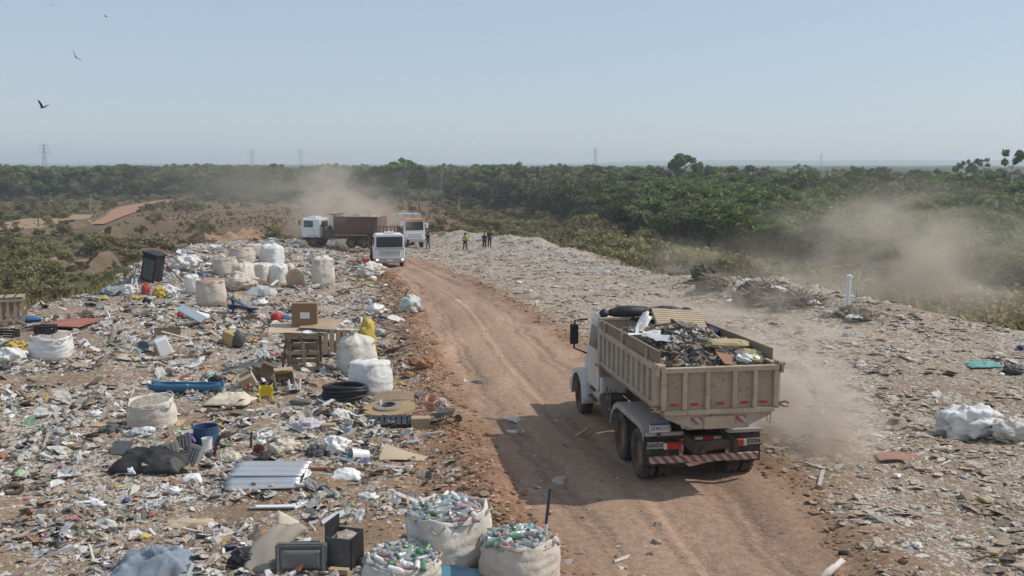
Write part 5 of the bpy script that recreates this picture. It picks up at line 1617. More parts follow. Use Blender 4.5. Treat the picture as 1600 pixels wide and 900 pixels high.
b = MB(); b.box((0, -1.0, .58), (2.3, 1.5, .25)); b.build('under_cab', m_chassis, t2)
b = MB()
for xx in (-.4, .4): b.box((xx, -3.6, .85), (.09, 5.2, .22))
b.build('chassis_frame', m_chassis, t2)
b = MB(); b.box((0, -4.3, 1.12), (2.46, 4.6, .12)); b.build('deck', m_plank, t2)
b = MB(); b.box((0, -.35, 2.66), (.75, .5, .16)); b.build('roof_box', m_cab2, t2, bevel=.03)
m_stake = mat('dark_stake_steel', (0.09, 0.06, 0.05), 0.8, 0.2, 3, dirt=0.4)
for s in (-1, 1):
    for k in range(7):
        b = MB(); b.box((s * 1.22, -2.05 - k * .74, 1.98), (.06, .07, 1.65)); b.build('stake', m_stake, t2)
    for zz in (1.45, 1.95, 2.45, 2.78):
        b = MB(); b.box((s * 1.22, -4.3, zz), (.04, 4.6, .09)); b.build('side_board', m_orange if zz < 1.6 else m_stake, t2)
for k in range(9):
    b = MB(); b.box((-1.18 + k * .295, -1.98, 2.02), (.09, .06, 1.95)); b.build('front_stake', m_stake, t2)
b = MB(); b.tube([(-1.2, -1.98, 2.9), (-1.15, -1.98, 3.02), (1.15, -1.98, 3.02), (1.2, -1.98, 2.9)], .05, 6); b.build('front_rail', m_stake, t2)
b = MB(); b.box((-1.0, -2.3, .8), (.4, .8, .45)); b.build('fuel_tank', m_orange, t2, bevel=.04)

# ---- brown tipper behind it, seen from its left side, cab to the left
P3 = ray_at(497, 392, 97); P3.z = H(P3.x, P3.y)
t3 = thing('tipper_truck', 'dusty white-cabbed tipper with brown body standing side-on in the dust', 'truck', P3, math.radians(90 - 14))
# local y forward; origin under the front axle
b = MB(); b.prism([(-1.15, .95), (1.15, .95), (1.17, 1.75), (1.08, 2.65), (.95, 2.80), (-.95, 2.80), (-1.08, 2.65), (-1.17, 1.75)], -.75, 1.15); b.build('cab', m_cab2, t3, bevel=.07)
b = MB(); b.box((0, 1.17, 2.2), (1.95, .04, .85)); b.build('windscreen', m_glass, t3)
b = MB(); b.box((0, 1.2, .85), (2.3, .25, .45)); b.build('front_bumper', m_bumper, t3, bevel=.04)
for s in (-1, 1):
    b = MB(); b.box((s * 1.165, .35, 1.42), (.03, 1.25, .92)); d = b.build('door', m_cab2, t3, bevel=.02)
    b = MB(); b.box((s * 1.14, .42, 2.25), (.04, .95, .62), rot=(0, s * -.09, 0)); b.build('side_window', m_glass, d)
    b = MB(); b.box((s * 1.185, -.15, 1.65), (.03, .04, .18)); b.build('handle', m_ink, d)
    for yy in (-4.0, -5.3): wheel(t3, s * 1.0, yy, .50, .30, s)
    wheel(t3, s * 1.02, 0, .50, .28, s)
    b = MB(); b.sheet(lambda u, v: (s * (.75 + .45 * v), .66 * math.cos(math.pi * u), .52 + .66 * math.sin(math.pi * u)), 10, 2, .04); b.build('wheel_arch', m_chassis, t3)
    b = MB(); b.tube([(s * 1.15, 1.1, 2.7), (s * 1.4, 1.25, 2.65), (s * 1.4, 1.25, 2.1)], .02, 6); ma = b.build('mirror_arm', m_ink, t3)
    b = MB(); b.box((s * 1.42, 1.24, 2.35), (.2, .08, .45)); b.build('mirror', m_black, ma)
b = MB(); b.box((0, -.765, 2.25), (1.5, .03, .55)); b.build('rear_window', m_glass, t3)
b = MB(); b.box((0, .3, 2.88), (1.1, .9, .14)); b.build('roof_hatch', m_cab2, t3, bevel=.03)
b = MB(); b.box((0, -1.25, 1.2), (1.6, .6, .8)); b.blob((.3, -1.2, 1.75), .28, 2, .3); b.cyl((-.9, -1.1, 1.2), (-.9, -1.1, 2.6), .07, n=10); b.build('engine_gear', m_chassis, t3)
b = MB()
for xx in (-.42, .42): b.box((xx, -2.9, .95), (.1, 6.2, .26))
b.build('chassis_frame', m_chassis, t3)
b = MB(); b.prism([(-.8, 1.25), (.8, 1.25), (1.22, 1.65), (1.22, 3.0), (-1.22, 3.0), (-1.22, 1.65)], -6.8, -2.3); bd = b.build('tipper_body', m_brownbody, t3)
for s in (-1, 1):
    for k in range(8):
        b = MB(); b.box((s * 1.24, -2.4 - k * .62, 2.3), (.07, .10, 1.35)); b.build('rib', m_brownbody, bd)
    for zz in (1.72, 2.35, 2.97):
        b = MB(); b.box((s * 1.25, -4.55, zz), (.08, 4.5, .10)); b.build('rail', m_brownbody, bd)
b = MB(); b.box((0, -2.28, 2.4), (2.4, .1, 1.6)); b.box((0, -2.0, 3.2), (2.2, .6, .07)); b.build('headboard', m_brownbody, bd)
b = MB(); b.sheet(lambda u, v: (2.3 * (u - .5), -6.7 + 4.3 * v, 2.92 + .12 * math.sin(math.pi * u) + .30 * mnoise.noise(Vector((u * 5, v * 8, 1)))), 10, 16, .04); o = b.build('waste_load', mat('pale_waste', (0.36, 0.33, 0.29), 0.8, 0.6, 4.0, dirt=0.5))
o.parent = None; o.matrix_world = Matrix.Translation(P3) @ Matrix.Rotation(math.radians(76), 4, 'Z'); kind(o, 'stuff'); tag(o, 'pale waste heaped in the brown tipper body', 'waste')

# ---- third truck, furthest off, white cab with orange top
P4 = ray_at(648, 387, 107); P4.z = H(P4.x, P4.y)
t4 = thing('stake_truck', 'white truck with orange cab top parked furthest back beside the others', 'truck', P4, math.pi + math.radians(20))
b = MB(); b.prism([(-1.15, .7), (1.15, .7), (1.17, 1.9), (1.08, 3.0), (-1.08, 3.0), (-1.17, 1.9)], -1.8, 0); b.build('cab', m_cab2, t4, bevel=.06)
b = MB(); b.box((0, -.85, 3.08), (2.28, 1.9, .18)); b.build('cab_top', m_orange, t4, bevel=.04)
b = MB(); b.box((0, .02, 2.42), (2.0, .04, .92)); b.build('windscreen', m_glass, t4, bevel=.04)
b = MB(); b.box((0, .03, 1.45), (1.9, .04, .55)); gr = b.build('grille', m_cab2, t4)
for zz in (1.3, 1.5):
    b = MB(); b.box((0, .056, zz), (1.5, .02, .07)); b.build('grille_slat', m_grille, gr)
b = MB(); b.box((0, .08, .85), (2.35, .25, .38)); b.build('front_bumper', m_bumper, t4, bevel=.04)
for s in (-1, 1):
    b = MB(); b.box((s * .9, .21, .9), (.3, .03, .16)); b.build('headlight', m_whitel, t4)
    b = MB(); b.box((s * 1.42, -.05, 2.45), (.25, .1, .55)); b.box((s * 1.25, -.05, 2.65), (.3, .04, .04)); b.build('mirror', m_cab2, t4, bevel=.02)
    b = MB(); b.box((s * 1.165, -.8, 2.3), (.03, .9, .7)); b.build('side_window', m_glass, t4)
    wheel(t4, s * 1.0, -1.0, .50, .28, s); wheel(t4, s * .98, -4.8, .50, .30, s)
    for zz in (1.6, 2.1, 2.6):
        b = MB(); b.box((s * 1.24, -4.3, zz), (.05, 4.6, .3)); b.build('side_board', m_orange, t4)
    for k in range(6):
        b = MB(); b.box((s * 1.27, -2.1 - k * .88, 2.1), (.06, .08, 1.7)); b.build('stake', m_stake, t4)
b = MB(); b.box((0, -4.3, 1.2), (2.46, 4.6, .14)); b.build('deck', m_plank, t4)
b = MB()
for xx in (-.4, .4): b.box((xx, -3.4, .9), (.09, 5.4, .24))
b.build('chassis_frame', m_chassis, t4)
for k, xx in enumerate((-.85, 0, .85)):
    b = MB(); b.box((xx, -3.1, 2.55), (.8, 1.3, 2.2)); b.build('load_crate', m_greybox, t4, bevel=.03)
# ------------------------------------------------------------------ sacks
m_sackw = mat('white_sack', (0.70, 0.69, 0.66), 0.75, 0.10, 3.0, dirt=0.4, dirtc=(0.46, 0.38, 0.29), bump=0.5, bscale=9)
m_sackt = mat('tan_sack', (0.58, 0.50, 0.42), 0.8, 0.16, 3.0, dirt=0.4, dirtc=(0.38, 0.29, 0.21), bump=0.5, bscale=9)
m_sackd = mat('dirty_white_sack', (0.66, 0.61, 0.54), 0.8, 0.14, 3.0, dirt=0.55, dirtc=(0.40, 0.31, 0.225), bump=0.5, bscale=9)
m_strap = mat('sack_strap', (0.40, 0.33, 0.27), 0.8, 0.1)
m_fill = mat('mixed_fill', (0.34, 0.28, 0.22), 0.9, 0.7, 12.0, dirt=0.4, dirtc=(0.55, 0.54, 0.52), bump=0.5)
m_fillcard = mat('card_fill', (0.36, 0.26, 0.17), 0.9, 0.5, 9.0, dirt=0.2, bump=0.5)

def sack_shell(w, h, seed, top='open', square=0.62, bulge=0.035, nth=44, nz=22, wr=1.0, rimdip=.05):
    """one cloth shell; returns (MB, rim height function, inner radius)"""
    off = seed * 7.31
    def rad(th, t):
        c, s = abs(math.cos(th)), abs(math.sin(th))
        q = (c ** 4 + s ** 4) ** (-.25)
        base = (1 - square) + square * q * .95
        prof = .90 + bulge * 2.2 * math.sin(math.pi * min(1, t * .9 + .12)) - .10 * max(0, .12 - t) / .12
        d = Vector((math.cos(th) * 1.3, math.sin(th) * 1.3, 0))
        fold = .055 * (abs(mnoise.noise(Vector((d.x * 1.6, d.y * 1.6, t * 7 + off)))) - .25) + .028 * mnoise.noise(Vector((d.x * 2.2, d.y * 2.2, t * 9 + off))) + .05 * mnoise.noise(Vector((d.x, d.y, t * 2.2 + off))) + .018 * mnoise.noise(Vector((d.x * 6, d.y * 6, t * 14 + off)))
        vert = .03 * math.sin(th * 11 + 3 * mnoise.noise(Vector((d.x, d.y, off)))) * (t ** 2)
        return w / 2 * base * (prof + wr * (fold + vert))
    def rim(th):
        d = Vector((math.cos(th), math.sin(th), 0))
        return h * (1 - rimdip + rimdip * 1.8 * mnoise.noise(d * 1.1 + Vector((off, 0, 0))) + .02 * mnoise.noise(d * 4 + Vector((0, off, 0))))
    rings = []
    for k in range(nz + 1):
        t = k / nz
        rings.append([(rad(th, t) * math.cos(th), rad(th, t) * math.sin(th), rim(th) * (t ** .95)) for th in [2 * math.pi * i / nth for i in range(nth)]])
    if top == 'open':
        for k, (f, dz) in enumerate(((.975, .012), (.94, -.01), (.90, -.09), (.86, -.16))):
            rings.append([(rad(th, 1) * f * math.cos(th), rad(th, 1) * f * math.sin(th), rim(th) + dz * h) for th in [2 * math.pi * i / nth for i in range(nth)]])
    elif top == 'tied':
        for f, dz in ((.93, .07), (.78, .14), (.55, .19), (.30, .225), (.16, .25), (.11, .29), (.16, .33), (.26, .37), (.22, .365)):
            rings.append([(rad(th, 1) * f * (1 + .10 * math.sin(th * 9 + seed)) * math.cos(th), rad(th, 1) * f * (1 + .10 * math.sin(th * 9 + seed)) * math.sin(th), rim(th) * .9 + h * .08 + dz * h) for th in [2 * math.pi * i / nth for i in range(nth)]])
    else:   # gathered flat top
        for f, dz in ((.93, .035), (.80, .06), (.6, .07), (.35, .065), (.12, .085)):
            rings.append([(rad(th, 1) * f * math.cos(th), rad(th, 1) * f * math.sin(th), rim(th) + dz * h + .05 * h * mnoise.noise(Vector((math.cos(th) * 3 * f, math.sin(th) * 3 * f, off)))) for th in [2 * math.pi * i / nth for i in range(nth)]])
    vs = [p for r in rings for p in r]; n = nth; fs = []
    for k in range(len(rings) - 1):
        for i in range(n):
            j = (i + 1) % n
            fs.append((k * n + i, k * n + j, (k + 1) * n + j, (k + 1) * n + i))
    fs.append(tuple(reversed(range(n)))); fs.append(tuple((len(rings) - 1) * n + i for i in range(n)))
    b = MB(); b.add(vs, fs)
    return b, rim

def sack(label, px, py, wpx, hpx, seed, top='open', m=None, fill=None, straps=True, rot=None, dome=.10, name='big_bag', sink=.04, group=None, extra=None):
    p = G(px, py); s = mpp(p)
    w, h = wpx * s, hpx * s * 1.0
    h = max(h - .30 * w * (CAM_H - p.z) / p.y, h * .55)      # part of its height in the picture is its top seen from above
    c = Vector((p.x, p.y + w * .42, 0)); c.z = H(c.x, c.y) - sink
    t = thing(name, label, 'sack', c, rot=rot or (.07 * math.sin(seed * 2.3), .07 * math.sin(seed * 4.1), seed * 1.7), group=group)
    b, rim = sack_shell(w, h, seed, top)
    b.build('cloth', m or m_sackw, t, smooth=True)
    if top == 'open' and fill is not None:
        b = MB(); n = 12
        vs = [(0, 0, h * (.93 + dome))]; fs = []
        for k in range(1, 6):
            for i in range(24):
                a = 2 * math.pi * i / 24; r = w * .47 * k / 5
                vs.append((r * math.cos(a), r * math.sin(a), h * (.90 + dome * (1 - (k / 5) ** 2)) + .06 * h * mnoise.noise(Vector((math.cos(a) * k, math.sin(a) * k, seed))) - (.05 * h if k == 5 else 0)))
        for i in range(24): fs.append((0, 1 + i, 1 + (i + 1) % 24))
        for k in range(4):
            for i in range(24):
                a_, b_ = 1 + k * 24 + i, 1 + k * 24 + (i + 1) % 24
                fs.append((a_, a_ + 24, b_ + 24, b_))
        b.add(vs, fs); b.build('contents', fill, t)
    if straps:
        for i in range(4):
            a = math.pi / 4 + i * math.pi / 2; r = w * .49
            x, y = r * math.cos(a), r * math.sin(a); tx, ty = -math.sin(a), math.cos(a)
            z0 = h * .95
            rng_ = random.Random(seed * 10 + i); drop = rng_.uniform(-.25, .06) * h; o = rng_.uniform(.04, .10) * w
            b = MB(); b.tube([(x + tx * .10 * w, y + ty * .10 * w, z0 - .05 * h), (x * 1.03 + tx * .07 * w, y * 1.03 + ty * .07 * w, z0 + drop * .6), (x * (1 + o), y * (1 + o), z0 + drop), (x * 1.03 - tx * .07 * w, y * 1.03 - ty * .07 * w, z0 + drop * .6), (x - tx * .10 * w, y - ty * .10 * w, z0 - .05 * h)], .012 * w + .004, 5)
            b.build('strap', m_strap, t)
    t['w'] = w; t['h'] = h
    return t

def lying_sack(label, px, py, wpx, hpx, seed, m=None, yaw=0.0, name='big_bag', group=None, depth=.7):
    p = G(px, py); s = mpp(p)
    w, h = wpx * s, hpx * s
    c = Vector((p.x, p.y + w * depth * .35, 0)); c.z = H(c.x, c.y) - .05
    t = thing(name, label, 'sack', c, yaw, group=group)
    b = MB(); off = seed * 3.3
    b.blob((0, 0, h * .42), (w / 2 * .92, w / 2 * depth, h * .56), seed, .34, 2.4, 60, 34, flat=.72)
    for k, v in enumerate(b.v):            # crease the cloth
        d = .06 * w * (.35 - abs(mnoise.noise(v * (4.5 / max(w, .3)) + Vector((off, 0, 0)))) * 1.6 + .4 * (.3 - abs(mnoise.noise(v * (11 / max(w, .3)) + Vector((0, off, 0))))))
        b.v[k] = v + Vector((d, d * .4, abs(d) * .8 if v.z > .05 else 0))
    b.build('cloth', m or m_sackw, t, smooth=True)
    b = MB(); x0 = w * .46
    b.tube([(x0 * .8, 0, h * .6), (x0 * 1.02, .02, h * .72), (x0 * 1.12, .05, h * .66), (x0 * 1.0, .08, h * .45)], [.10 * w, .05 * w, .09 * w, .02 * w], 10); b.build('gathered_neck', m or m_sackw, t, smooth=True)
    return t

A = sack('white big bag standing alone in litter at the left with a black crate on top', 68, 566, 66, 44, 1, 'open', m_sackw, m_fill, sink=.05)
sack('off-white big bag with a drooping open mouth left of the blue drum', 228, 672, 78, 55, 2, 'open', m_sackd, m_fill, dome=.02)
sack('tan big bag filled with flattened cardboard, standing apart in the middle distance', 325, 478, 48, 44, 3, 'open', m_sackt, m_fillcard, dome=.12)
sack('tall pale big bag standing alone just left of the tipper and flat-bed', 503, 448, 37, 46, 4, 'flat', m_sackd)
sack('tan big bag bulging open at the left of the bag cluster', 350, 433, 38, 30, 5, 'open', m_sackt, m_fill)
sack('tan big bag at the back of the bag cluster with a green rag on it', 374, 415, 40, 32, 6, 'open', m_sackt, m_fillcard)
lying_sack('slumped tan big bag behind the cardboard-filled bag', 372, 455, 50, 26, 7, m_sackt, .2)
sack('pale rounded big bag with tied neck in the middle of the bag cluster', 376, 447, 34, 34, 8, 'tied', m_sackd, straps=False)
sack('white big bag with tied neck at the top of the bag cluster', 420, 418, 38, 34, 9, 'tied', m_sackw, straps=False)
sack('whitish big bag below the tied white bag, left of the pair', 403, 444, 36, 32, 10, 'flat', m_sackd)
sack('whitish big bag below the tied white bag, right of the pair', 430, 445, 32, 32, 11, 'flat', m_sackw)
sack('small tan bag right of the whitish pair, behind the bent cardboard', 449, 441, 20, 28, 12, 'tied', m_sackt, straps=False)
lying_sack('large pale sack slumped against the white waste bank behind the black cabinet', 287, 425, 48, 24, 13, m_sackw, -.2)
sack('small white sack between the black cabinet and the cardboard-filled bag', 298, 458, 24, 28, 14, 'flat', m_sackw)
sack('tan bag half hidden behind the bag cluster on the left', 395, 405, 28, 24, 15, 'flat', m_sackt)
lying_sack('dusty grey-white sack lying in front of the flat-bed truck', 578, 436, 44, 22, 16, m_sackd, .1)
sack('dirty white bulging big bag with gathered top behind the bright white one', 556, 590, 62, 62, 17, 'tied', m_sackd, straps=True)
Gs = sack('bright white big bag standing beside the coil of black hose', 576, 622, 68, 58, 18, 'flat', m_sackw)
lying_sack('big lumpy white sack lying in the litter right of the road', 1520, 690, 105, 52, 19, m_sackw, .15, depth=.55)
lying_sack('smaller white sack at the right edge beside the big lumpy one', 1586, 690, 66, 34, 20, m_sackd, -.1, depth=.55)
lying_sack('white plastic sack on the red earth left of the road', 640, 488, 34, 28, 21, mat('greenish_white_plastic', (0.52, 0.56, 0.52), .5, .2, 6), .4, 'rubbish_bag')
lying_sack('bundle of pale plastic bags at the left edge under the yellow bag', 10, 572, 46, 30, 22, m_sackw, .3, 'rubbish_bag')
lying_sack('yellow and orange plastic bag at the left edge beside the white big bag', 22, 546, 34, 14, 23, mat('yellow_plastic', (0.52, 0.37, 0.07), .5, .35, 8, dirt=.2), .1, 'rubbish_bag')
lying_sack('bright yellow plastic bag beside the red bundle under the black cabinet', 247, 466, 20, 20, 24, MATS['yellow_plastic'], .1, 'rubbish_bag')
lying_sack('flat yellow plastic bag left of the red bundle', 210, 469, 20, 7, 25, MATS['yellow_plastic'], .1, 'rubbish_bag')
lying_sack('red cloth bundle under the black cabinet', 227, 460, 13, 18, 26, mat('red_cloth', (0.45, 0.09, 0.07), .85, .25, 8), .2, 'cloth_bundle')
lying_sack('dark round bundle below the red cloth bundle', 228, 474, 13, 10, 27, mat('dark_cloth_and_shade', (0.05, 0.045, 0.045), .85, .25, 8), .2, 'cloth_bundle')
lying_sack('white round sack left of the black cabinet', 198, 462, 22, 18, 28, m_sackw, 0, 'rubbish_bag')
lying_sack('grey tarpaulin bundle at the left end of the bank below the black cabinet', 170, 463, 34, 14, 29, mat('grey_tarp', (0.30, 0.33, 0.34), .7, .2, 4), 0, 'cloth_bundle')
lying_sack('long white sack right of the yellow bag under the black cabinet', 262, 466, 30, 20, 30, m_sackw, 0, 'rubbish_bag')
lying_sack('yellow bag tied on top of the bulging dirty white big bag', 0, 0, 1, 1, 31) if False else None
p = G(556, 590); yb_ = thing('rubbish_bag', 'yellow plastic bag behind the neck of the bulging dirty white bag', 'sack', (p.x + .12, p.y + 1.7, H(p.x + .12, p.y + 1.7)))
b = MB(); b.blob((0, 0, .75), (.30, .22, .78), 31, .3, 2.2, 20, 14, flat=.95); b.build('cloth', MATS['yellow_plastic'], yb_, smooth=True)

# green rag on the cluster's back bag is left to its contents; the three bottle sacks stand in the foreground
SH = sack('large open white big bag full of plastic bottles in the foreground', 702, 893, 136, 112, 41, 'open', m_sackd, mat('bottle_fill', (0.34, 0.36, 0.32), .5, .4, 10, dirt=.4, dirtc=(.52, .50, .46)), dome=.06, sink=.03)
SI = sack('tan open big bag full of bottles with a pole stuck in it, bottom centre', 812, 928, 124, 96, 42, 'open', m_sackt, MATS['bottle_fill'], dome=.05)
SJ = sack('crumpled open sack of bottles cut off by the bottom edge', 622, 940, 118, 84, 43, 'open', m_sackd, MATS['bottle_fill'], dome=.04)

# ------------------------------------------------------------------ plastic bottles
def pet(name, c, tr=.45):
    return mat(name, c, .22, .25, 8, trans=tr, spec=.5)
m_clear = pet('clear_bottle', (0.62, 0.64, 0.62), .6); m_green = pet('green_bottle', (0.13, 0.33, 0.15), .3); m_pink = pet('pinkish_bottle', (0.62, 0.40, 0.36), .3); m_blue = pet('blue_bottle', (0.20, 0.42, 0.55), .3); m_milk = mat('white_bottle', (0.72, 0.72, 0.70), .4, .06)
m_capr = mat('red_cap', (0.38, 0.07, 0.06), .5, .1); m_capb = mat('blue_cap', (0.05, 0.12, 0.4), .5, .1); m_label = mat('red_label', (0.42, 0.15, 0.12), .5, .6, 14)
bprof = [(.020, 0), (.046, .004), (.050, .02), (.049, .10), (.046, .13), (.049, .16), (.049, .21), (.040, .25), (.020, .292), (.015, .30)]
b = MB(); b.lathe([(r, z - .15) for r, z in bprof], 12); me_bot = b.mesh('bottle', True)
b = MB(); b.lathe([(.018, .147), (.018, .168), (.014, .17)], 10); me_cap = b.mesh('cap', True)
b = MB(); b.lathe([(.0515, -.05), (.0505, .0), (.0515, .035)], 12, caps=False); me_lab = b.mesh('label_band', True)
bot_variants = {}
for nm, mm in (('clear', m_clear), ('green', m_green), ('pink', m_pink), ('blue', m_blue), ('white', m_milk)):
    me = me_bot.copy(); me.materials.append(mm); bot_variants[nm] = me
mc1 = me_cap.copy(); mc1.materials.append(m_capr); mc2 = me_cap.copy(); mc2.materials.append(m_capb); ml1 = me_lab.copy(); ml1.materials.append(m_label)
rb = random.Random(77)
def bottle(loc, rot, colour, label, group, s=1.0, lab=False):
    o = tag(link_mesh('plastic_bottle', bot_variants[colour]), label, 'bottle', group)
    o.location = loc; o.rotation_euler = rot; o.scale = (s, s, s)
    link_mesh('cap', mc1 if rb.random() < .5 else mc2, None, o)
    if lab: link_mesh('label_band', ml1, None, o)
CW = {'clear': 'clear', 'green': 'green', 'pink': 'pinkish', 'blue': 'bluish', 'white': 'white'}
def spot(v, sk, w):
    dx, dy = v.x - sk.location.x, v.y - sk.location.y
    if dx * dx + dy * dy < (.17 * w) ** 2: return 'middle'
    return ('right side' if dx > 0 else 'left side') if abs(dx) > abs(dy) else ('back' if dy > 0 else 'front')
def fill_bottles(sk, n, where):
    w, h = sk['w'], sk['h']; M = Matrix.Translation(sk.location) @ sk.rotation_euler.to_matrix().to_4x4()
    pts = []
    tries = 0
    while len(pts) < n and tries < 4000:
        tries += 1
        r = w * .42 * math.sqrt(rb.random()); a = rb.random() * 6.28
        q = (r * math.cos(a), r * math.sin(a))
        if any((q[0] - u[0]) ** 2 + (q[1] - u[1]) ** 2 < (.088) ** 2 for u in pts): continue
        pts.append(q)
        z = h * (.88 + .05 * (1 - (r / (w * .45)) ** 2)) + rb.uniform(-.01, .07)
        col = rb.choices(['clear', 'green', 'pink', 'blue', 'white'], [.66, .14, .07, .03, .10])[0]
        bottle(M @ Vector((q[0], q[1], z)), (rb.uniform(1.0, 2.0), rb.uniform(-.3, .3), rb.random() * 6.28), col, '%s plastic bottle at the %s of the %s' % (CW[col], spot(M @ Vector((q[0], q[1], z)), sk, w), where), '%s bottles at the %s of the %s' % (CW[col], spot(M @ Vector((q[0], q[1], z)), sk, w), where), rb.uniform(.66, .95), rb.random() < .13)
fill_bottles(SH, 96, 'large open white bag')
fill_bottles(SI, 76, 'tan open bag with the pole')
fill_bottles(SJ, 52, 'crumpled sack at the bottom edge')
# the pole in the tan bag
M = Matrix.Translation(SI.location)
t = thing('wooden_pole', 'dark pole with a white lower end stuck upright in the tan bottle bag', 'pole', M @ Vector((.40, -.02, .15)))
b = MB(); b.tube([(0, 0, 0), (.01, 0, .80)], .026, 8); b.build('white_end', mat('white_pipe', (0.66, 0.64, 0.60), .5, .1, dirt=.2), t)
b = MB(); b.tube([(.01, 0, .80), (.07, 0, 1.36)], .024, 8); b.build('dark_end', mat('dark_pole', (0.045, 0.05, 0.065), .6, .2), t)

# ------------------------------------------------------------------ helpers for single finds
def at(px, py, dy=0.0, dz=0.0):
    p = G(px, py)
    if dy:
        p = Vector((p.x, p.y + dy, H(p.x, p.y + dy)))
    p.z += dz
    return p
m_wood = mat('grey_wood', (0.36, 0.28, 0.20), .9, .25, 4, dirt=.2)
m_dkwood = mat('dark_wood', (0.22, 0.155, 0.10), .9, .25, 4)
m_metal = mat('galvanised_sheet', (0.46, 0.48, 0.50), .45, .12, 2, metal=.35, dirt=.35, dirtc=(.42, .36, .30))
m_bluepl = mat('dark_blue_plastic', (0.035, 0.075, 0.145), .5, .2, 3, dirt=.25, dirtc=(.22, .20, .18))
m_bluetray = mat('blue_plastic', (0.06, 0.18, 0.29), .45, .15, 3, dirt=.2, dirtc=(.25, .24, .22))
m_blackpl = mat('black_plastic', (0.025, 0.026, 0.03), .5, .3, 4, dirt=.25, dirtc=(.15, .13, .11))
m_yel = mat('yellow_chair_plastic', (0.66, 0.52, 0.03), .4, .1, 4, dirt=.12)
m_white = mat('white_plastic', (0.74, 0.74, 0.72), .4, .06, 4, dirt=.15, dirtc=(.5, .42, .34))
m_clay = mat('pink_clay', (0.55, 0.30, 0.23), .85, .15, 5, dirt=.2)
m_redpan = mat('red_panel', (0.34, 0.12, 0.095), .8, .15, 3, dirt=.45, dirtc=(.33, .22, .15))
m_rust = mat('rusty_timber', (0.27, 0.11, 0.065), .85, .25, 5, dirt=.2)
m_grey = mat('grey_shell', (0.27, 0.265, 0.25), .7, .15, 4, dirt=.3)
m_dkgrey = mat('dark_grey_shell', (0.10, 0.10, 0.10), .6, .2, 4, dirt=.3, dirtc=(.24, .21, .18))
m_cream = mat('cream_cloth', (0.62, 0.54, 0.42), .9, .14, 4, dirt=.2, bump=.2)
m_greycloth = mat('blue_grey_cloth', (0.24, 0.275, 0.32), .9, .2, 4, dirt=.15, bump=.2)

def crate(label, loc, rz, L=.55, Wd=.36, Hh=.30, m=m_blackpl, rot=None):
    t = thing('plastic_crate', label, 'crate', loc, rot=rot or (0, 0, rz))
    b = MB(); b.box((0, 0, .012), (L, Wd, .024)); b.build('bottom', m, t)
    for s in (-1, 1):
        for ax in (0, 1):
            b = MB(); n = 6; LL = L if ax == 0 else Wd
            for zz in (.05, Hh * .5, Hh - .03):
                c = (0, s * Wd / 2, zz) if ax == 0 else (s * L / 2, 0, zz)
                b.box(c, (LL, .015, .05) if ax == 0 else (.015, LL, .05))
            for k in range(n + 1):
                q = -LL / 2 + LL * k / n
                b.box((q, s * Wd / 2, Hh / 2) if ax == 0 else (s * L / 2, q, Hh / 2), (.02, .02, Hh) if ax == 0 else (.02, .02, Hh))
            b.build('side', m, t)
    return t
def box_open(name, label, loc, rz, L, Wd, Hh, m, flaps=True, rot=None, cat='box'):
    t = thing(name, label, cat, loc, rot=rot or (0, 0, rz)); th = .012
    b = MB(); b.box((0, 0, th / 2), (L, Wd, th)); b.build('bottom', m, t)
    for s in (-1, 1):
        b = MB(); b.box((0, s * Wd / 2, Hh / 2 + .002), (L, th, Hh)); b.build('side', m, t)
        b = MB(); b.box((s * L / 2, 0, Hh / 2 + .002), (th, Wd - .02, Hh)); b.build('side', m, t)
        if flaps:
            b = MB(); b.sheet(lambda u, v: (L * (u - .5), s * (Wd / 2 + .02 + .26 * Wd * v), Hh + .02 + (.10 - .16 * v) * Wd), 2, 3, .01); b.build('flap', m, t)
    return t
def closed_box(name, label, loc, rz, L, Wd, Hh, m, rot=None, cat='box'):
    t = thing(name, label, cat, loc, rot=rot or (0, 0, rz))
    b = MB(); b.box((0, 0, Hh / 2), (L, Wd, Hh)); b.build('carton', m, t, bevel=.01)
    b = MB(); b.box((0, 0, Hh + .004), (L * .99, .06, .006)); b.build('tape', m_card2, t)
    return t
def rag(name, label, cat, loc, w, d, h, seed, m, rz=0, group=None, nu=30, nv=26):
    b = MB()
    def f(u, v):
        x, y = u - .5, v - .5
        r = 1 + .35 * mnoise.noise(Vector((x * 3, y * 3, seed)))
        edge = max(0, 1 - (max(abs(x), abs(y)) * 2) ** 3)
        wx = x + .16 * mnoise.noise(Vector((x * 3, y * 3, seed + 30))); wy = y + .16 * mnoise.noise(Vector((x * 3, y * 3, seed + 40)))
        r1 = 1 - 2 * abs(mnoise.noise(Vector((wx * 2.6, wy * 3.6, seed + 9)))); r2 = 1 - 2 * abs(mnoise.noise(Vector((wx * 6, wy * 8, seed + 4)))); r3 = 1 - 2 * abs(mnoise.noise(Vector((wx * 15, wy * 18, seed + 7))))
        z = h * (.05 + edge * (.30 + .26 * r1 + .14 * r2 + .05 * r3))
        return (x * w * r, y * d * r, max(.01, z))
    b.sheet(f, nu, nv, .012)
    o = b.build(name, m, None, smooth=True); o.location = loc; o.rotation_euler = (0, 0, rz)
    return tag(o, label, cat, group)
def plank(name, label, px0, py0, px1, py1, w, th, m, lift=.03, cat='plank'):
    a, c = at(px0, py0), at(px1, py1); a.z += lift; c.z += lift
    t = (a + c) / 2
    b = MB(); b.beam(a - t, c - t, w, th)
    o = b.build(name, m, None, bevel=.006); o.location = t
    return tag(o, label, cat)
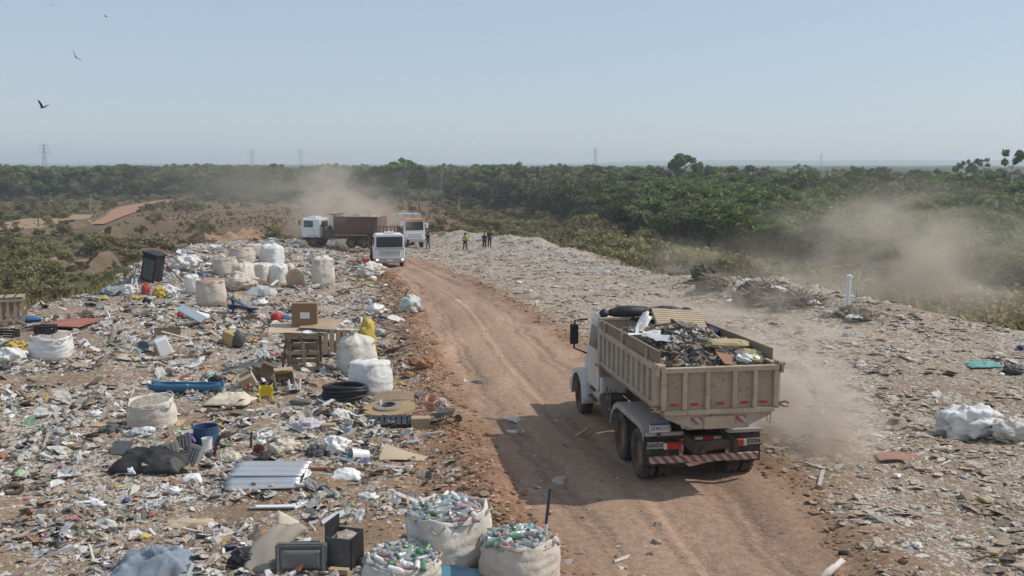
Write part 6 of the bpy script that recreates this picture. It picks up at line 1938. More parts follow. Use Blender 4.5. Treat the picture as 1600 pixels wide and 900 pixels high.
def bucket(label, loc, r, h, m, rot=(0, 0, 0), name='bucket', handle=True, cat='bucket'):
    t = thing(name, label, cat, loc, rot=rot)
    b = MB(); b.lathe([(r * .80, 0), (r * .82, .01), (r, h), (r * 1.06, h), (r * 1.06, h - .03 * h), (r * 1.01, h - .03 * h), (r * .96, h * .98), (r * .78, .03), (.001, .03)], 22, caps=True); b.build('shell', m, t, smooth=False)
    if handle:
        b = MB(); b.tube([(r * math.cos(a * math.pi / 8), .25 * r * math.sin(a * math.pi / 8), h * .96 + .0 - .25 * h * math.sin(a * math.pi / 8) * .3) for a in range(9)], .006, 5); b.build('handle', m_grey, t)
    return t
def tyre(label, loc, R=.30, r=.10, rot=(0, 0, 0), group=None):
    t = thing('worn_out_tyre', label, 'tyre', loc, rot=rot, group=group)
    b = MB(); ring = []
    prof = [(R - r * .9, -r * .7), (R, -r), (R + r * .75, -r * .9), (R + r, -r * .3), (R + r, r * .3), (R + r * .75, r * .9), (R, r), (R - r * .9, r * .7), (R - r * .75, 0), (R - r * .9, -r * .7)]
    b.lathe([(a, z + r) for a, z in prof], 28, caps=False); b.build('rubber', m_tyre, t, smooth=True)
    b = MB()
    for k in range(28):
        a = 2 * math.pi * k / 28
        b.box(((R + r) * math.cos(a), (R + r) * math.sin(a), r), (.02, .03, r * 1.3), rot=(0, 0, a))
    b.build('tread', m_tyre, t)
    return t

# ------------------------------------------------------------------ left, far to near
# crate on the leftmost big bag and another below it
pA = A.location
crate('black plastic crate lying on top of the leftmost white big bag', (pA.x - .15, pA.y, pA.z + A['h'] * 1.02), .15, .62, .40, .26)
crate('black plastic crate in the litter left of the white big bag', at(12, 527), -.1, .7, .45, .3)
# wooden crate at the left edge
t = thing('wooden_crate', 'tall slatted wooden crate at the left edge of the dump', 'crate', at(10, 508, .3), .35)
sz = mpp(t.location); Wc, Hc = 42 * sz, 40 * sz
for s in (-1, 1):
    for k in range(5):
        b = MB(); b.box((-Wc / 2 + Wc * k / 4, s * .45, Hc / 2), (.11, .025, Hc)); b.build('slat', m_wood, t)
    for zz in (Hc * .12, Hc * .9):
        b = MB(); b.box((0, s * .48, zz), (Wc + .1, .03, .10)); b.build('rail', m_wood, t)
for s in (-1, 1):
    for zz in (Hc * .12, Hc * .5, Hc * .9):
        b = MB(); b.box((s * Wc / 2, 0, zz), (.03, .86, .11)); b.build('end_board', m_wood, t)
for k in range(3):
    b = MB(); b.box((-Wc * .3 + Wc * .35 * k, 0, Hc + .02), (.3, 1.0, .025)); b.build('lid_board', m_wood, t)
# black cabinet on the lip, leaning, with a stick propped against it
p = at(228, 440); sz = mpp(p)
t = thing('black_cabinet', 'black cabinet standing tilted on the left lip of the dump', 'cabinet', p, rot=(0, math.radians(13), -.35))
b = MB(); b.box((0, .4, 22 * sz), (26 * sz, .75, 44 * sz)); b.build('body', m_blackpl, t, bevel=.03)
b = MB(); b.box((0, .4, 44.5 * sz), (30 * sz, .85, .10)); b.build('top', m_blackpl, t, bevel=.02)
b = MB(); b.box((.02, .012, 20 * sz), (20 * sz, .02, 32 * sz)); b.build('door', m_dkgrey, t)
plank('leaning_stick', 'dark stick propped from the black cabinet down to the right', 262, 412, 284, 438, .08, .08, m_dkwood, .9, 'stick')
b = MB(); b.tube([(0, 0, 0), (-1.55, .4, 1.55)], .05, 7); o = tag(b.build('support_pole', m_dkwood), 'long dark pole leaning against the right side of the black cabinet', 'pole'); o.location = at(285, 440)
# white sticks left of the cabinet
for k, (a, b_, c, d) in enumerate([(206, 442, 214, 452), (216, 440, 212, 455), (205, 445, 207, 456)]):
    p = at(a, 458); q = MB(); q.tube([(0, 0, .1), ((c - a) * .035, .1, .75)], .05, 6)
    o = tag(q.build('white_pipe', m_white), 'white broken pipe sticking up beside the white round sack', 'pipe', 'white pipes left of the cabinet'); o.location = p
# blue bin, broken
p = at(375, 489); sz = mpp(p)
t = thing('broken_bin', 'dark blue broken plastic bin lying left of the stacked cardboard', 'bin', p, .1)
b = MB(); b.sheet(lambda u, v: (30 * sz * (u - .55), .45 * v, .05 + .95 * (1 - u) * .62 + .10 * math.sin(u * 3)), 8, 3, .04); b.build('back_panel', m_bluepl, t)
b = MB(); b.sheet(lambda u, v: (46 * sz * (u - .4), .55 * v - .05, .10 + .04 * math.sin(6 * u) + .28 * (1 - v) * (1 - .6 * u)), 8, 4, .04); b.build('side_panel', m_bluepl, t)
b = MB(); b.box((-12 * sz, .3, .38), (.04, .5, .75)); b.build('end_panel', m_bluepl, t, bevel=.02)
bucket('white bucket lying on its side left of the dark blue bin', at(326, 500), .30, .55, m_white, (math.radians(78), 0, math.radians(-75)))
b = MB(); b.blob((0, 0, .14), .18, 3, .3, 2); o = tag(b.build('red_ball', mat('red_plastic', (.45, .05, .05), .5, .15), None, True), 'small red ball left of the white bucket on its side', 'ball'); o.location = at(283, 497)
b = MB(); b.blob((0, 0, .16), (.22, .17, .24), 4, .55, 2.6); o = tag(b.build('red_bag', MATS['red_plastic'], None, True), 'small red bag beside the labelled cardboard box', 'bag'); o.location = at(432, 503)
b = MB(); b.blob((0, 0, .12), (.30, .22, .16), 5, .6, 2.6); o = tag(b.build('blue_bag', mat('mid_blue_cloth', (.06, .10, .22), .8, .2), None, True), 'blue bag right of the small red bag', 'bag'); o.location = at(446, 502)
b = MB(); b.blob((0, 0, .1), (.55, .25, .14), 6, .3); o = tag(b.build('blue_cloth', mat('bright_blue_cloth', (.06, .14, .28), .8, .2), None, True), 'bright blue cloth lying right of the wooden crate at the left edge', 'cloth'); o.location = at(44, 503)
# red panel
p = at(85, 517); sz = mpp(p)
b = MB(); b.sheet(lambda u, v: (76 * sz * (u - .5) + .3 * v, 1.6 * v, .06 + .12 * u + .05 * math.sin(4 * u) + .08 * v), 10, 4, .04); o = tag(b.build('red_sheet', m_redpan), 'faded red sheet lying behind the leftmost white big bag', 'sheet'); o.location = p
p = at(1408, 722)
b = MB(); b.sheet(lambda u, v: (.95 * (u - .5) + .1 * v, .55 * v, .03 + .03 * math.sin(5 * u)), 8, 4, .025); o = tag(b.build('red_sheet', mat('faded_red_panel', (.33, .17, .13), .85, .15, 3, dirt=.4)), 'faded reddish board lying flat in the litter right of the road', 'board'); o.location = p
# old television, basin and slatted wreck
p = at(262, 556); sz = mpp(p)
t = thing('old_appliance', 'white boxy appliance lying tilted beside a grey basin', 'appliance', p, rot=(0, math.radians(-20), .5))
b = MB(); b.box((0, .25, .30), (.50, .5, .60), taper=.85); b.build('casing', m_white, t, bevel=.04)
b = MB(); b.box((-.26, .25, .30), (.03, .40, .42)); b.build('front_panel', m_gboard, t, bevel=.02)
b = MB(); b.cyl((-.265, .22, .32), (-.30, .22, .32), .09, n=14); b.build('dial', m_dkgrey, t)
bucket('grey-green basin lying left of the white boxy appliance', at(222, 548), .24, .24, mat('grey_green_plastic', (.16, .22, .22), .5, .15), (math.radians(40), 0, .4), 'basin', False, 'basin')
bucket('white tub lying left of the grey-green basin', at(203, 556), .20, .3, m_white, (math.radians(70), 0, 1.2), 'tub', False, 'tub')
p = at(305, 528); sz = mpp(p)
t = thing('slatted_panel', 'broken slatted wooden panel leaning in the litter beside a grey-blue sheet', 'panel', p, rot=(math.radians(-28), math.radians(-12), .55))
for k in range(6):
    b = MB(); b.box((0, .08 + .11 * k, .06), (1.25, .085, .025)); b.build('slat', m_wood, t)
for xx in (-.5, .45):
    b = MB(); b.box((xx, .36, .035), (.08, .7, .03)); b.build('cross_bar', m_dkwood, t)
p = at(292, 514)
b = MB(); b.sheet(lambda u, v: (.95 * (u - .5), .25 + .8 * v, .75 - .55 * u + .10 * v), 6, 4, .03); o = tag(b.build('grey_blue_sheet', mat('grey_blue_sheet', (.22, .28, .31), .6, .15)), 'grey-blue sheet sloping down onto the broken slatted panel', 'sheet'); o.location = p
t = box_open('wooden_box', 'open brown wooden box behind the white boxy appliance', at(262, 528), .4, .9, .6, .35, m_dkwood, False)
p = at(352, 540)
t = thing('old_cabinet', 'yellowish-brown cabinet lying open to the right of the slatted panel', 'cabinet', p, rot=(0, math.radians(15), -.5))
b = MB(); b.box((0, .25, .24), (.50, .45, .46)); b.build('carcass', mat('yellow_brown_wood', (.42, .30, .14), .8, .2), t, bevel=.02)
b = MB(); b.box((-.26, .25, .25), (.02, .36, .34)); b.build('front', m_dkwood, t)
b = MB(); b.blob((.28, .3, .3), (.3, .25, .32), 8, .3); b.build('stuffing', m_dkgrey, t, smooth=True)
# ring and leaning board near it
b = MB(); b.tube([(.22 * math.cos(a * math.pi / 10), .02, .24 + .22 * math.sin(a * math.pi / 10)) for a in range(21)], .014, 5, False); o = tag(b.build('metal_hoop', m_dkgrey), 'thin dark hoop standing below the old cabinet', 'hoop'); o.location = at(288, 560)
plank('loose_plank', 'pale plank leaning across the rubbish right of the slatted panel', 330, 522, 348, 536, .14, .03, m_card2, .12)
# white pipe by whitish pair
plank('white_pipe', 'white pipe leaning in front of the whitish pair of big bags', 424, 456, 443, 440, .10, .10, m_white, .35, 'pipe')
rag('crumpled_foil', 'grey and white crumpled foil heap in front of the whitish bags', 'foil', at(408, 462), 1.6, 1.0, .75, 3, m_gboard)
t = thing('cardboard_sheet', 'bent tan cardboard standing right of the whitish pair of bags', 'cardboard', at(460, 452))
b = MB(); b.sheet(lambda u, v: (1.0 * (u - .5), .25 * math.sin(2 * u) + .5 * v, 1.05 * (1 - v) * (.75 + .35 * math.sin(math.pi * u))), 8, 6, .03); b.build('board', m_card2, t)
b = MB(); b.box((0, .2, 1.0), (.3, .2, .03)); b.build('flap', m_card2, t)
# red chairs thrown down before the flat-bed truck
p = at(573, 418)
t = thing('plastic_chair', 'red plastic chair lying overturned left of the flat-bed truck wheel', 'chair', p, .3)
b = MB(); b.sheet(lambda u, v: (.45 * (u - .5), .1, .25 + .4 * v), 3, 3, .03); b.build('seat', mat('red_chair', (.55, .06, .05), .5, .1), t)
for xx, yy in ((-.2, 0), (.2, 0), (-.2, .3), (.2, .3)):
    b = MB(); b.beam((xx, yy, .25), (xx * 1.3, yy, .85 if yy else .0), .05); b.build('leg', MATS['red_chair'], t)

# ------------------------------------------------------------------ table of pallets with cardboard
p = at(472, 580); sz = mpp(p)
t = thing('pallet_table', 'makeshift table of upright wooden pallets in the left foreground', 'table', (p.x, p.y + .45, p.z - .03), .06)
Wt, Ht = 50 * sz, 58 * sz
for s in (-1, 1):
    for k in range(5):
        b = MB(); b.box((0, s * .38, .10 + (Ht - .16) * k / 4), (Wt, .025, .115)); b.build('slat', m_dkwood if k % 2 else m_wood, t)
    for xx in (-Wt / 2 + .05, Wt / 2 - .05):
        b = MB(); b.box((xx, s * .33, Ht / 2), (.09, .07, Ht)); b.build('post', m_dkwood, t)
b = MB(); b.box((.04, -.43, Ht * .42), (.11, .04, Ht * .86), rot=(.05, 0, .0)); b.build('front_prop', m_wood, t)
b = MB(); b.beam((-.10, -.40, Ht * .95), (.18, -.40, Ht * .55), .09, .03, up=(0, 1, 0)); b.build('brace', m_dkwood, t)
b = MB(); b.beam((-Wt * .72, .1, -.02), (-Wt * .55, .1, Ht), .07); b.build('side_prop', m_dkwood, t)
b = MB(); b.box((.1, 0, Ht + .02), (Wt * 1.35, .9, .05)); b.build('table_top', m_wood, t)
tz = t.location.z + Ht + .05
def flat_card(label, x, y, z, L, Wd, seed, m, rz):
    b = MB(); b.sheet(lambda u, v: (L * (u - .5), Wd * (v - .5), .03 + .07 * mnoise.noise(Vector((u * 2, v * 2, seed))) - .05 * (u - .5)), 7, 5, .015)
    o = tag(b.build('flat_cardboard', m, None), label, 'cardboard'); o.location = (x, y, z); o.rotation_euler = (.16, 0, rz); return o
tx, ty = t.location.x, t.location.y
flat_card('flattened cardboard on the left end of the pallet table', tx - .32, ty - .1, tz + .10, 1.45, .95, 1, m_card2, .1)
flat_card('flattened cardboard on the right end of the pallet table', tx + .52, ty + .05, tz + .20, 1.15, .9, 2, m_card, -.15)
flat_card('pale cardboard strip on the front edge of the pallet table', tx - .55, ty - .32, tz + .01, 1.2, .35, 3, m_pal, .05)
flat_card('white sheet on the right end of the pallet table under the cardboard', tx + .42, ty - .30, tz + .02, .75, .4, 4, m_white, .1)
bx_ = closed_box('cardboard_box', 'brown cardboard box with a white label standing on the pallet table', (tx + .02, ty + .12, tz + .16), .05, 40 * sz, .34, 37 * sz, mat('brown_cardboard', (.27, .17, .095), .9, .1, 3))
b = MB(); b.box((.02, -.178, 18 * sz), (15 * sz, .006, 10 * sz)); b.build('paper_label', m_white, bx_)
# second, lower pallet to the right
pallet('wooden pallet standing low behind the right side of the pallet table', at(530, 560, .5, .35), (math.radians(60), 0, .1), 1.3, .9, 6, m_dkwood)
rag('white_sheet', 'crumpled white plastic sheet right of the pallet table', 'sheet', at(532, 545, .2, .3), 1.3, .9, .5, 12, m_white)
rag('dark_cloth_and_shade', 'dark sheet added as the shadow left of the pallet table', 'cloth', at(400, 575), 1.9, 1.0, .22, 13, m_dkgrey)  # dark sheet laid down to stand for the table's cast shadow
# rope line from the bag
a, c = at(500, 588), at(556, 590)
b = MB(); b.tube([a + Vector((0, 0, .05)), (a + c) / 2 + Vector((-.05, .2, .55)), c + Vector((-.1, .6, 1.25))], .012, 5); tag(b.build('rope'), 'thin rope running down from the bulging bag to the ground', 'rope') if False else tag(b.build('rope', m_gboard), 'thin rope running down from the bulging bag to the ground', 'rope')

# ------------------------------------------------------------------ middle left
# long blue tray
p = at(288, 617); sz = mpp(p); Lb = 116 * sz
t = thing('blue_tray', 'long blue plastic tray lying in the litter left of the cream sheet', 'tray', (p.x, p.y + .18, p.z), -.03)
def trayfn(u, v):
    x = Lb * (u - .5); e = (1 - (2 * u - 1) ** 4) ** .5 if abs(2 * u - 1) < 1 else 0
    prof = abs(2 * v - 1)
    return (x, .50 * (v - .5) * (.75 + .25 * e), .03 + .23 * prof ** 3 + .09 * (abs(2 * u - 1)) ** 5)
b = MB(); b.sheet(trayfn, 24, 12, .015); b.build('hull', m_bluetray, t, smooth=True)
for k in range(7):
    b = MB(); b.box((-Lb * .42 + Lb * .84 * k / 6, 0, .045), (.025, .24, .03)); b.build('cross_rib', m_bluetray, t)
b = MB(); b.tube([(-Lb / 2, -.19, .30), (-Lb * .4, -.235, .27), (0, -.25, .265), (Lb * .4, -.235, .27), (Lb / 2, -.19, .30)], .018, 5); b.tube([(-Lb / 2, .19, .30), (-Lb * .4, .235, .27), (0, .25, .265), (Lb * .4, .235, .27), (Lb / 2, .19, .30)], .018, 5); b.build('rim', m_bluetray, t)
b = MB(); b.lathe([(.05, 0), (.05, .16), (.03, .18)], 10); o = tag(b.build('white_jar', m_white), 'white jar standing behind the right end of the blue tray', 'jar'); o.location = at(322, 603)
rag('cream_sheet', 'crumpled cream sheet lying right of the long blue tray', 'sheet', at(357, 636, .25), 1.15, .8, .38, 14, m_cream)
# cardboard boxes and chair wreck
box_open('cardboard_box', 'tan cardboard box tipped on its side with a hole, below the pallet table', at(437, 606, .25), .5, .55, .45, .40, m_card, True, rot=(math.radians(60), 0, .5))
box_open('cardboard_box', 'dark open cardboard box left of the tipped tan box', at(412, 600, .3), -.3, .45, .4, .38, mat('dark_cardboard', (.16, .11, .07), .9, .15), True, rot=(math.radians(-25), math.radians(20), -.3))
box_open('cardboard_box', 'pale cardboard box standing behind the yellow chair', at(388, 606, .2), .2, .40, .35, .35, m_card2, True, rot=(math.radians(15), math.radians(-25), .2))
def chair(label, loc, m, rot, s=1.0, back=True):
    t = thing('plastic_chair', label, 'chair', loc, rot=rot, scale=s)
    b = MB(); b.sheet(lambda u, v: (.44 * (u - .5), .42 * (v - .5), .42 - .02 * math.sin(math.pi * u)), 5, 5, .02); b.build('seat', m, t)
    if back:
        bk = None
        for k in range(6):
            b = MB(); b.box((-.18 + .072 * k, .22, .64), (.045, .018, .40)); b.build('back_slat', m, t)
        b = MB(); b.tube([(-.22, .215, .42), (-.23, .23, .80), (-.12, .24, .88), (.12, .24, .88), (.23, .23, .80), (.22, .215, .42)], .022, 6); b.build('back_frame', m, t)
    for sx in (-1, 1):
        for sy in (-1, 1):
            b = MB(); b.beam((sx * .19, sy * .18, .42), (sx * .24, sy * .23, 0), .05, .035); b.build('leg', m, t)
        b = MB(); b.tube([(sx * .22, -.2, .42), (sx * .25, -.18, .62), (sx * .25, .2, .64)], .02, 6); b.build('armrest', m, t)
    return t
chair('bright yellow plastic chair lying on its back below the cardboard boxes', at(413, 632, .2, .24), m_yel, (math.radians(-80), 0, .25), .75)
chair('white plastic stool chair overturned right of the yellow chair', at(458, 616, .2, .35), m_white, (math.radians(160), 0, .3), .7, False)
p = at(468, 634); b = MB(); b.blob((0, .1, .08), (.32, .12, .10), 5, .15, 1.6, 20, 10); o = tag(b.build('grey_bolster', mat('grey_fabric', (.17, .165, .155), .9, .2, 6), None, True), 'long grey cushion roll below the white stool chair', 'cushion'); o.location = p
b = MB(); b.sheet(lambda u, v: (.55 * (u - .5), .32 * (v - .5), .02), 3, 3, .025); o = tag(b.build('brown_board', mat('brown_board', (.19, .14, .11), .85, .15)), 'flat brown board lying below the cream sheet', 'board'); o.location = at(374, 650, .1, .03); o.rotation_euler = (0, .05, -.3)
# coil of hose: one continuous spiral
p = at(535, 636); sz = mpp(p); Rh = 34 * sz
t = thing('hose_coil', 'coil of thick black corrugated hose in front of the bright white big bag', 'hose', (p.x, p.y + Rh * .75, p.z))
for k in range(6):
    b = MB(); pts = []
    rr = Rh * (1 - .03 * (k % 2)); zz = .05 + k * .085
    for i in range(37):
        a = 2 * math.pi * i / 36
        pts.append((rr * math.cos(a) + .03 * math.sin(k * 2), .62 * rr * math.sin(a) + .02 * math.cos(k), zz + .02 * math.sin(a * 2 + k)))
    b.tube(pts, .052, 8, False); b.build('hose_turn', m_blackpl, t, smooth=True)
# cable drum top
p = at(605, 646); sz = mpp(p)
t = thing('cable_drum', 'round yellowish wooden cable drum end lying flat right of the hose coil', 'drum', (p.x, p.y + .35, p.z), rot=(math.radians(4), math.radians(-3), 0))
Rd = 42 * sz
b = MB(); b.lathe([(.16, .0), (Rd, .0), (Rd, .07), (Rd * .98, .09), (.16, .09)], 32, caps=False); b.build('drum_end', mat('yellow_plywood', (.40, .28, .15), .8, .3, 4, dirt=.5, dirtc=(.22, .16, .11)), t)
b = MB(); b.lathe([(Rd * .58, .095), (Rd * .55, .14), (.20, .15), (.18, .10)], 28, caps=False); b.build('hub', mat('grey_hub', (.27, .235, .19), .85, .3, 4, dirt=.4), t)
b = MB(); b.lathe([(.17, .18), (.15, .02)], 20, caps=False); b.build('centre_hole', m_dkgrey, t)
b = MB(); b.sheet(lambda u, v: (Rd * 1.5 * (u - .5) + .1, Rd * .75 + .18 * v, .06 + .2 * v + .05 * math.sin(3 * u)), 8, 3, .02); b.build('torn_cover', m_card, t)
# black plastic pallet
p = at(607, 670)
t = pallet('black plastic pallet lying on the litter below the cable drum', (p.x, p.y + .38, p.z + .04), (math.radians(3), 0, .1), 1.15, .78, 8, m_blackpl)
# cone vase, box, wheelbarrow
p = at(657, 672)
closed_box('cardboard_box', 'tan cardboard box standing below the pink clay vase', (p.x, p.y + .12, p.z), .1, .48, .30, .30, m_card)
p = at(672, 655, .25)
t = thing('clay_vase', 'pink clay vase lying on the tan box with its mouth to the camera', 'vase', (p.x - .02, p.y, p.z + .30), rot=(math.radians(35), math.radians(12), 0))
b = MB(); b.lathe([(.05, -.22), (.08, -.1), (.12, .05), (.10, .17), (.13, .25), (.15, .27), (.12, .26), (.085, .16), (.09, .05)], 20); b.build('body', m_clay, t, smooth=True)
b = MB(); b.lathe([(.150, .262), (.165, .275), (.150, .288), (.135, .275)], 20, caps=False); b.build('lip', m_clay, t)
p = at(703, 662)
t = thing('wheelbarrow', 'small overturned wheelbarrow at the edge of the red earth', 'wheelbarrow', (p.x - .12, p.y + .2, p.z), -.2, scale=.72)
b = MB(); b.sheet(lambda u, v: (.70 * (u - .55), .45 * (v - .5) * (1 - .3 * u), .34 - .18 * (1 - abs(2 * v - 1) ** 3) + .12 * u), 6, 8, .02); b.build('tray', m_grey, t)
for s in (-1, 1):
    b = MB(); b.tube([(-.65, s * .25, .42), (0, s * .18, .22), (.42, s * .05, .12)], .018, 6); b.build('handle', m_dkwood, t)
    b = MB(); b.tube([(-.1, s * .2, .25), (-.18, s * .22, 0)], .015, 6); b.build('leg', m_dkgrey, t)
b = MB(); b.lathe([(.05, -.03), (.13, -.03), (.14, 0), (.13, .03), (.05, .03)], 18, Matrix.Translation((.46, 0, .14)) @ Matrix.Rotation(math.pi / 2, 4, 'X')); b.build('wheel', m_tyre, t)
b = MB(); b.tube([(0, 0, 0), (-.10, .1, .42), (.06, .12, .46), (.14, .05, 0)], .014, 6); o = tag(b.build('bent_frame', mat('blue_grey_tube', (.2, .23, .28), .5, .1)), 'bent blue-grey tube frame beside the wheelbarrow', 'frame'); o.location = at(690, 655)
rag('white_cloth', 'white cloth heap in front of the hose coil', 'cloth', at(530, 655, .15), .62, .42, .30, 15, m_white)
closed_box('cardboard_box', 'small brown cardboard box below the white cloth heap', at(514, 672), .1, .34, .22, .16, m_card)
# ------------------------------------------------------------------ near left group
p = at(316, 698); sz = mpp(p)
t = thing('blue_drum', 'dark blue plastic drum cut open, standing behind the tyre strip', 'drum', (p.x, p.y + .3, p.z - .02), .4)
b = MB(); b.lathe([(.28, 0), (.29, .03), (.285, .2), (.295, .22), (.285, .24), (.28, .40), (.29, .42), (.28, .43), (.262, .42), (.265, .05), (.001, .04)], 26, caps=False); b.build('shell', m_bluepl, t)
b = MB(); b.sheet(lambda u, v: (-.30 + .02 * v, -.26 + .56 * u, .42 + .10 * v * math.sin(math.pi * u)), 6, 3, .02); b.build('torn_flap', m_bluepl, t)
bucket('white paint bucket beside the dark blue drum', at(324, 702), .12, .26, m_white)
t = thing('tyre_strip', 'curved black strip of tyre standing up right of the dark blue drum', 'tyre piece', at(338, 716, .1), .5)
b = MB(); b.sheet(lambda u, v: (.20 - .26 * math.cos(u * 1.9), .16 * (v - .5), .50 * math.sin(u * 1.75) + .01), 14, 5, .03); b.build('rubber', m_tyre, t)
for k in range(9):
    b = MB(); u0 = (k + .5) / 9; b.box((.20 - .285 * math.cos(u0 * 1.9), 0, .50 * math.sin(u0 * 1.75) + .01), (.03, .17, .03)); b.build('tread_bar', m_tyre, t)
# old electronics and tarpaulin heap
p = at(235, 738)
rag('black_tarpaulin', 'black plastic sheet bunched up at the left of the broken cabinets', 'tarpaulin', (p.x - .1, p.y + .35, p.z), 1.55, .95, .62, 16, m_tarp)
box_open('cardboard_box', 'torn brown cardboard box in front of the black plastic sheet', at(246, 735, .15), .15, .60, .42, .16, m_card, True)
def device(label, loc, rot, L, Wd, Hh, m):
    t = thing('old_device', label, 'device', loc, rot=rot)
    b = MB(); b.box((0, 0, Hh / 2), (L, Wd, Hh)); b.build('case', m, t, bevel=.015)
    b = MB(); b.box((0, 0, Hh + .004), (L * .72, Wd * .72, .012)); b.build('panel', m_dkgrey, t)
    for k in range(3):
        b = MB(); b.box((-L * .25 + L * .25 * k, 0, Hh + .014), (L * .05, Wd * .6, .012)); b.build('vent', m_grey, t)
    return t
device('grey-brown device case leaning in the torn cardboard box', at(262, 722, .15, .16), (math.radians(50), math.radians(-12), .35), .44, .36, .13, mat('grey_brown_case', (.22, .19, .14), .7, .2))
device('tall grey device case leaning left of the tyre strip', at(303, 730, .12, .10), (math.radians(62), math.radians(8), -.35), .30, .60, .15, m_grey)
device('second dark device case standing behind the tall grey one', at(286, 705, .15, .08), (math.radians(70), math.radians(-8), .1), .30, .34, .12, m_dkgrey)
rag('purple_bag', 'purple patterned bag behind the tall grey device case', 'bag', at(292, 690, .1), .35, .28, .26, 17, mat('purple_cloth', (.20, .13, .26), .8, .4, 14))
rag('white_bag', 'white crumpled bag below the torn cardboard box', 'bag', at(200, 738), .42, .34, .26, 18, m_white)
rag('white_bag', 'white plastic bag in front of the tall grey device case', 'bag', at(300, 752), .42, .30, .22, 19, m_white)
rag('cream_bag', 'cream cloth heap right of the tyre strip', 'cloth', at(360, 722, .1), .42, .36, .28, 20, m_cream)
b = MB(); b.sheet(lambda u, v: (.42 * (u - .5), .3 * v, .02 + .22 * v), 4, 4, .02); o = tag(b.build('propped_board', m_dkgrey), 'dark panel propped up left of the black plastic sheet', 'board'); o.location = at(186, 712)
lying_sack('dark rubbish bag left of the off-white drooping big bag', 170, 678, 36, 16, 51, m_dkgrey, .3, 'rubbish_bag')
lying_sack('transparent grey bag in front of the off-white drooping big bag', 215, 684, 40, 16, 52, m_gboard, .1, 'rubbish_bag')
# terracotta basket etc right of it
bucket('terracotta pot lying in pale cloths above the corrugated sheet', at(402, 712), .14, .26, mat('terracotta', (.33, .17, .12), .85, .2), (math.radians(35), math.radians(20), 0), 'clay_pot', False, 'pot')
lying_sack('cream cloth bundle right of the terracotta pot', 440, 712, 46, 24, 53, m_cream, .1, 'cloth_bundle')
lying_sack('pinkish-white cloth bundle above the white bag and the tan sheet', 478, 676, 48, 22, 54, mat('lilac_cloth', (.56, .50, .54), .85, .15, 5), .1, 'cloth_bundle')
b = MB(); b.box((0, 0, .18), (.05, .04, .40), rot=(.1, .1, 0)); o = tag(b.build('upright_stick', m_dkgrey), 'dark flat stake standing up left of the terracotta pot', 'stake'); o.location = at(393, 700)
rag('yellow_rag', 'small yellow rag behind the dark flat stake', 'rag', at(366, 678), .22, .18, .10, 21, MATS['yellow_plastic'])
# folded corrugated sheet metal: two leaves
p = at(408, 768); sz = mpp(p); Lm = 118 * sz
t = thing('corrugated_sheet', 'folded corrugated metal sheet lying in the left foreground', 'metal sheet', (p.x, p.y + .15, p.z), .04)
b = MB(); b.sheet(lambda u, v: (Lm * (u - .5) + .10 * v, .18 + .62 * v, .22 + .12 * v + .022 * math.sin(v * 19) - .02 * u), 10, 40, .008); b.build('upper_leaf', m_metal, t, smooth=True)
b = MB(); b.sheet(lambda u, v: (Lm * (u - .5) * .98 - .02 * v, -.10 + .30 * v, .015 + .17 * v + .014 * math.sin(v * 14) + .03 * u * (1 - v)), 10, 24, .008); b.build('lower_leaf', m_metal, t, smooth=True)
b = MB(); b.sheet(lambda u, v: (Lm * .5 + .10 * u, -.12 + .85 * v, .03 + .16 * v + .06 * mnoise.noise(Vector((u * 3, v * 7, 2))) - .10 * u), 4, 14, .01); b.build('torn_edge', m_white, t)
# sheet of cardboard, timber, bins
p = at(620, 724)
t = thing('cardboard_sheet', 'large tan cardboard sheet lying bent at the edge of the red earth', 'cardboard', (p.x, p.y + .1, p.z))
b = MB(); b.sheet(lambda u, v: (1.02 * (u - .42) + .08 * v, .02 + .55 * v * (1 - .55 * u), .03 + (.20 * (1 - u) ** 2 + .03) * v + .02 * math.sin(4 * u)), 10, 6, .012); b.build('sheet', m_card2, t)
b = MB(); b.sheet(lambda u, v: (-.43 + .02 * v, .02 + .5 * u, .05 + .24 * v * u), 5, 3, .012); b.build('turned_up_edge', m_card, t)
plank('timber_beam', 'reddish-brown timber lying below the tan cardboard sheet', 470, 735, 632, 736, .075, .06, m_rust, .04, 'timber')
bucket('white plastic bin lying on its side left of the tan cardboard sheet', at(574, 722, .1, .12), .15, .42, m_white, (math.radians(80), 0, math.radians(-60)), 'plastic_bin', False, 'bin')
lying_sack('white rubbish bag left of the white plastic bin', 522, 712, 44, 30, 55, m_white, .1, 'rubbish_bag')
lying_sack('dark grey cloth lump left of the white rubbish bag', 492, 714, 34, 22, 56, m_dkgrey, .5, 'cloth_bundle')
rag('clear_plastic_sheet', 'crumpled translucent plastic sheet lying over the reddish timber', 'sheet', at(538, 748, .05), .62, .42, .30, 22, m_white)
lying_sack('dirty white plastic bag on the tan cardboard corner', 603, 736, 24, 12, 57, m_gboard, .1, 'rubbish_bag')
# bottom-left foreground
p = at(470, 897); 
t = thing('old_television', 'dark old television lying screen-up at the bottom of the view', 'television', (p.x, p.y + .1, p.z), .02)
b = MB(); b.box((0, 0, .22), (.82, .16, .50)); b.box((0, .22, .20), (.62, .32, .38), taper=.8); b.build('case', mat('green_grey_case', (.10, .105, .095), .5, .15, 4, dirt=.2), t, bevel=.03)
b = MB(); b.sheet(lambda u, v: (.64 * (u - .5), -.085 - .03 * math.sin(math.pi * u) * math.sin(math.pi * v), .07 + .32 * v), 8, 6, .01); b.build('screen', mat('grey_screen', (.16, .165, .16), .25, .15, spec=.5), t, smooth=True)
for xx in (-.37, -.35, .35, .37):
    b = MB(); b.box((xx, -.084, .22), (.008, .01, .42)); b.build('trim', m_gboard, t)
b = MB(); b.box((0, -.03, .475), (.70, .05, .012)); b.build('top_vent', m_dkgrey, t)
p = at(535, 890)
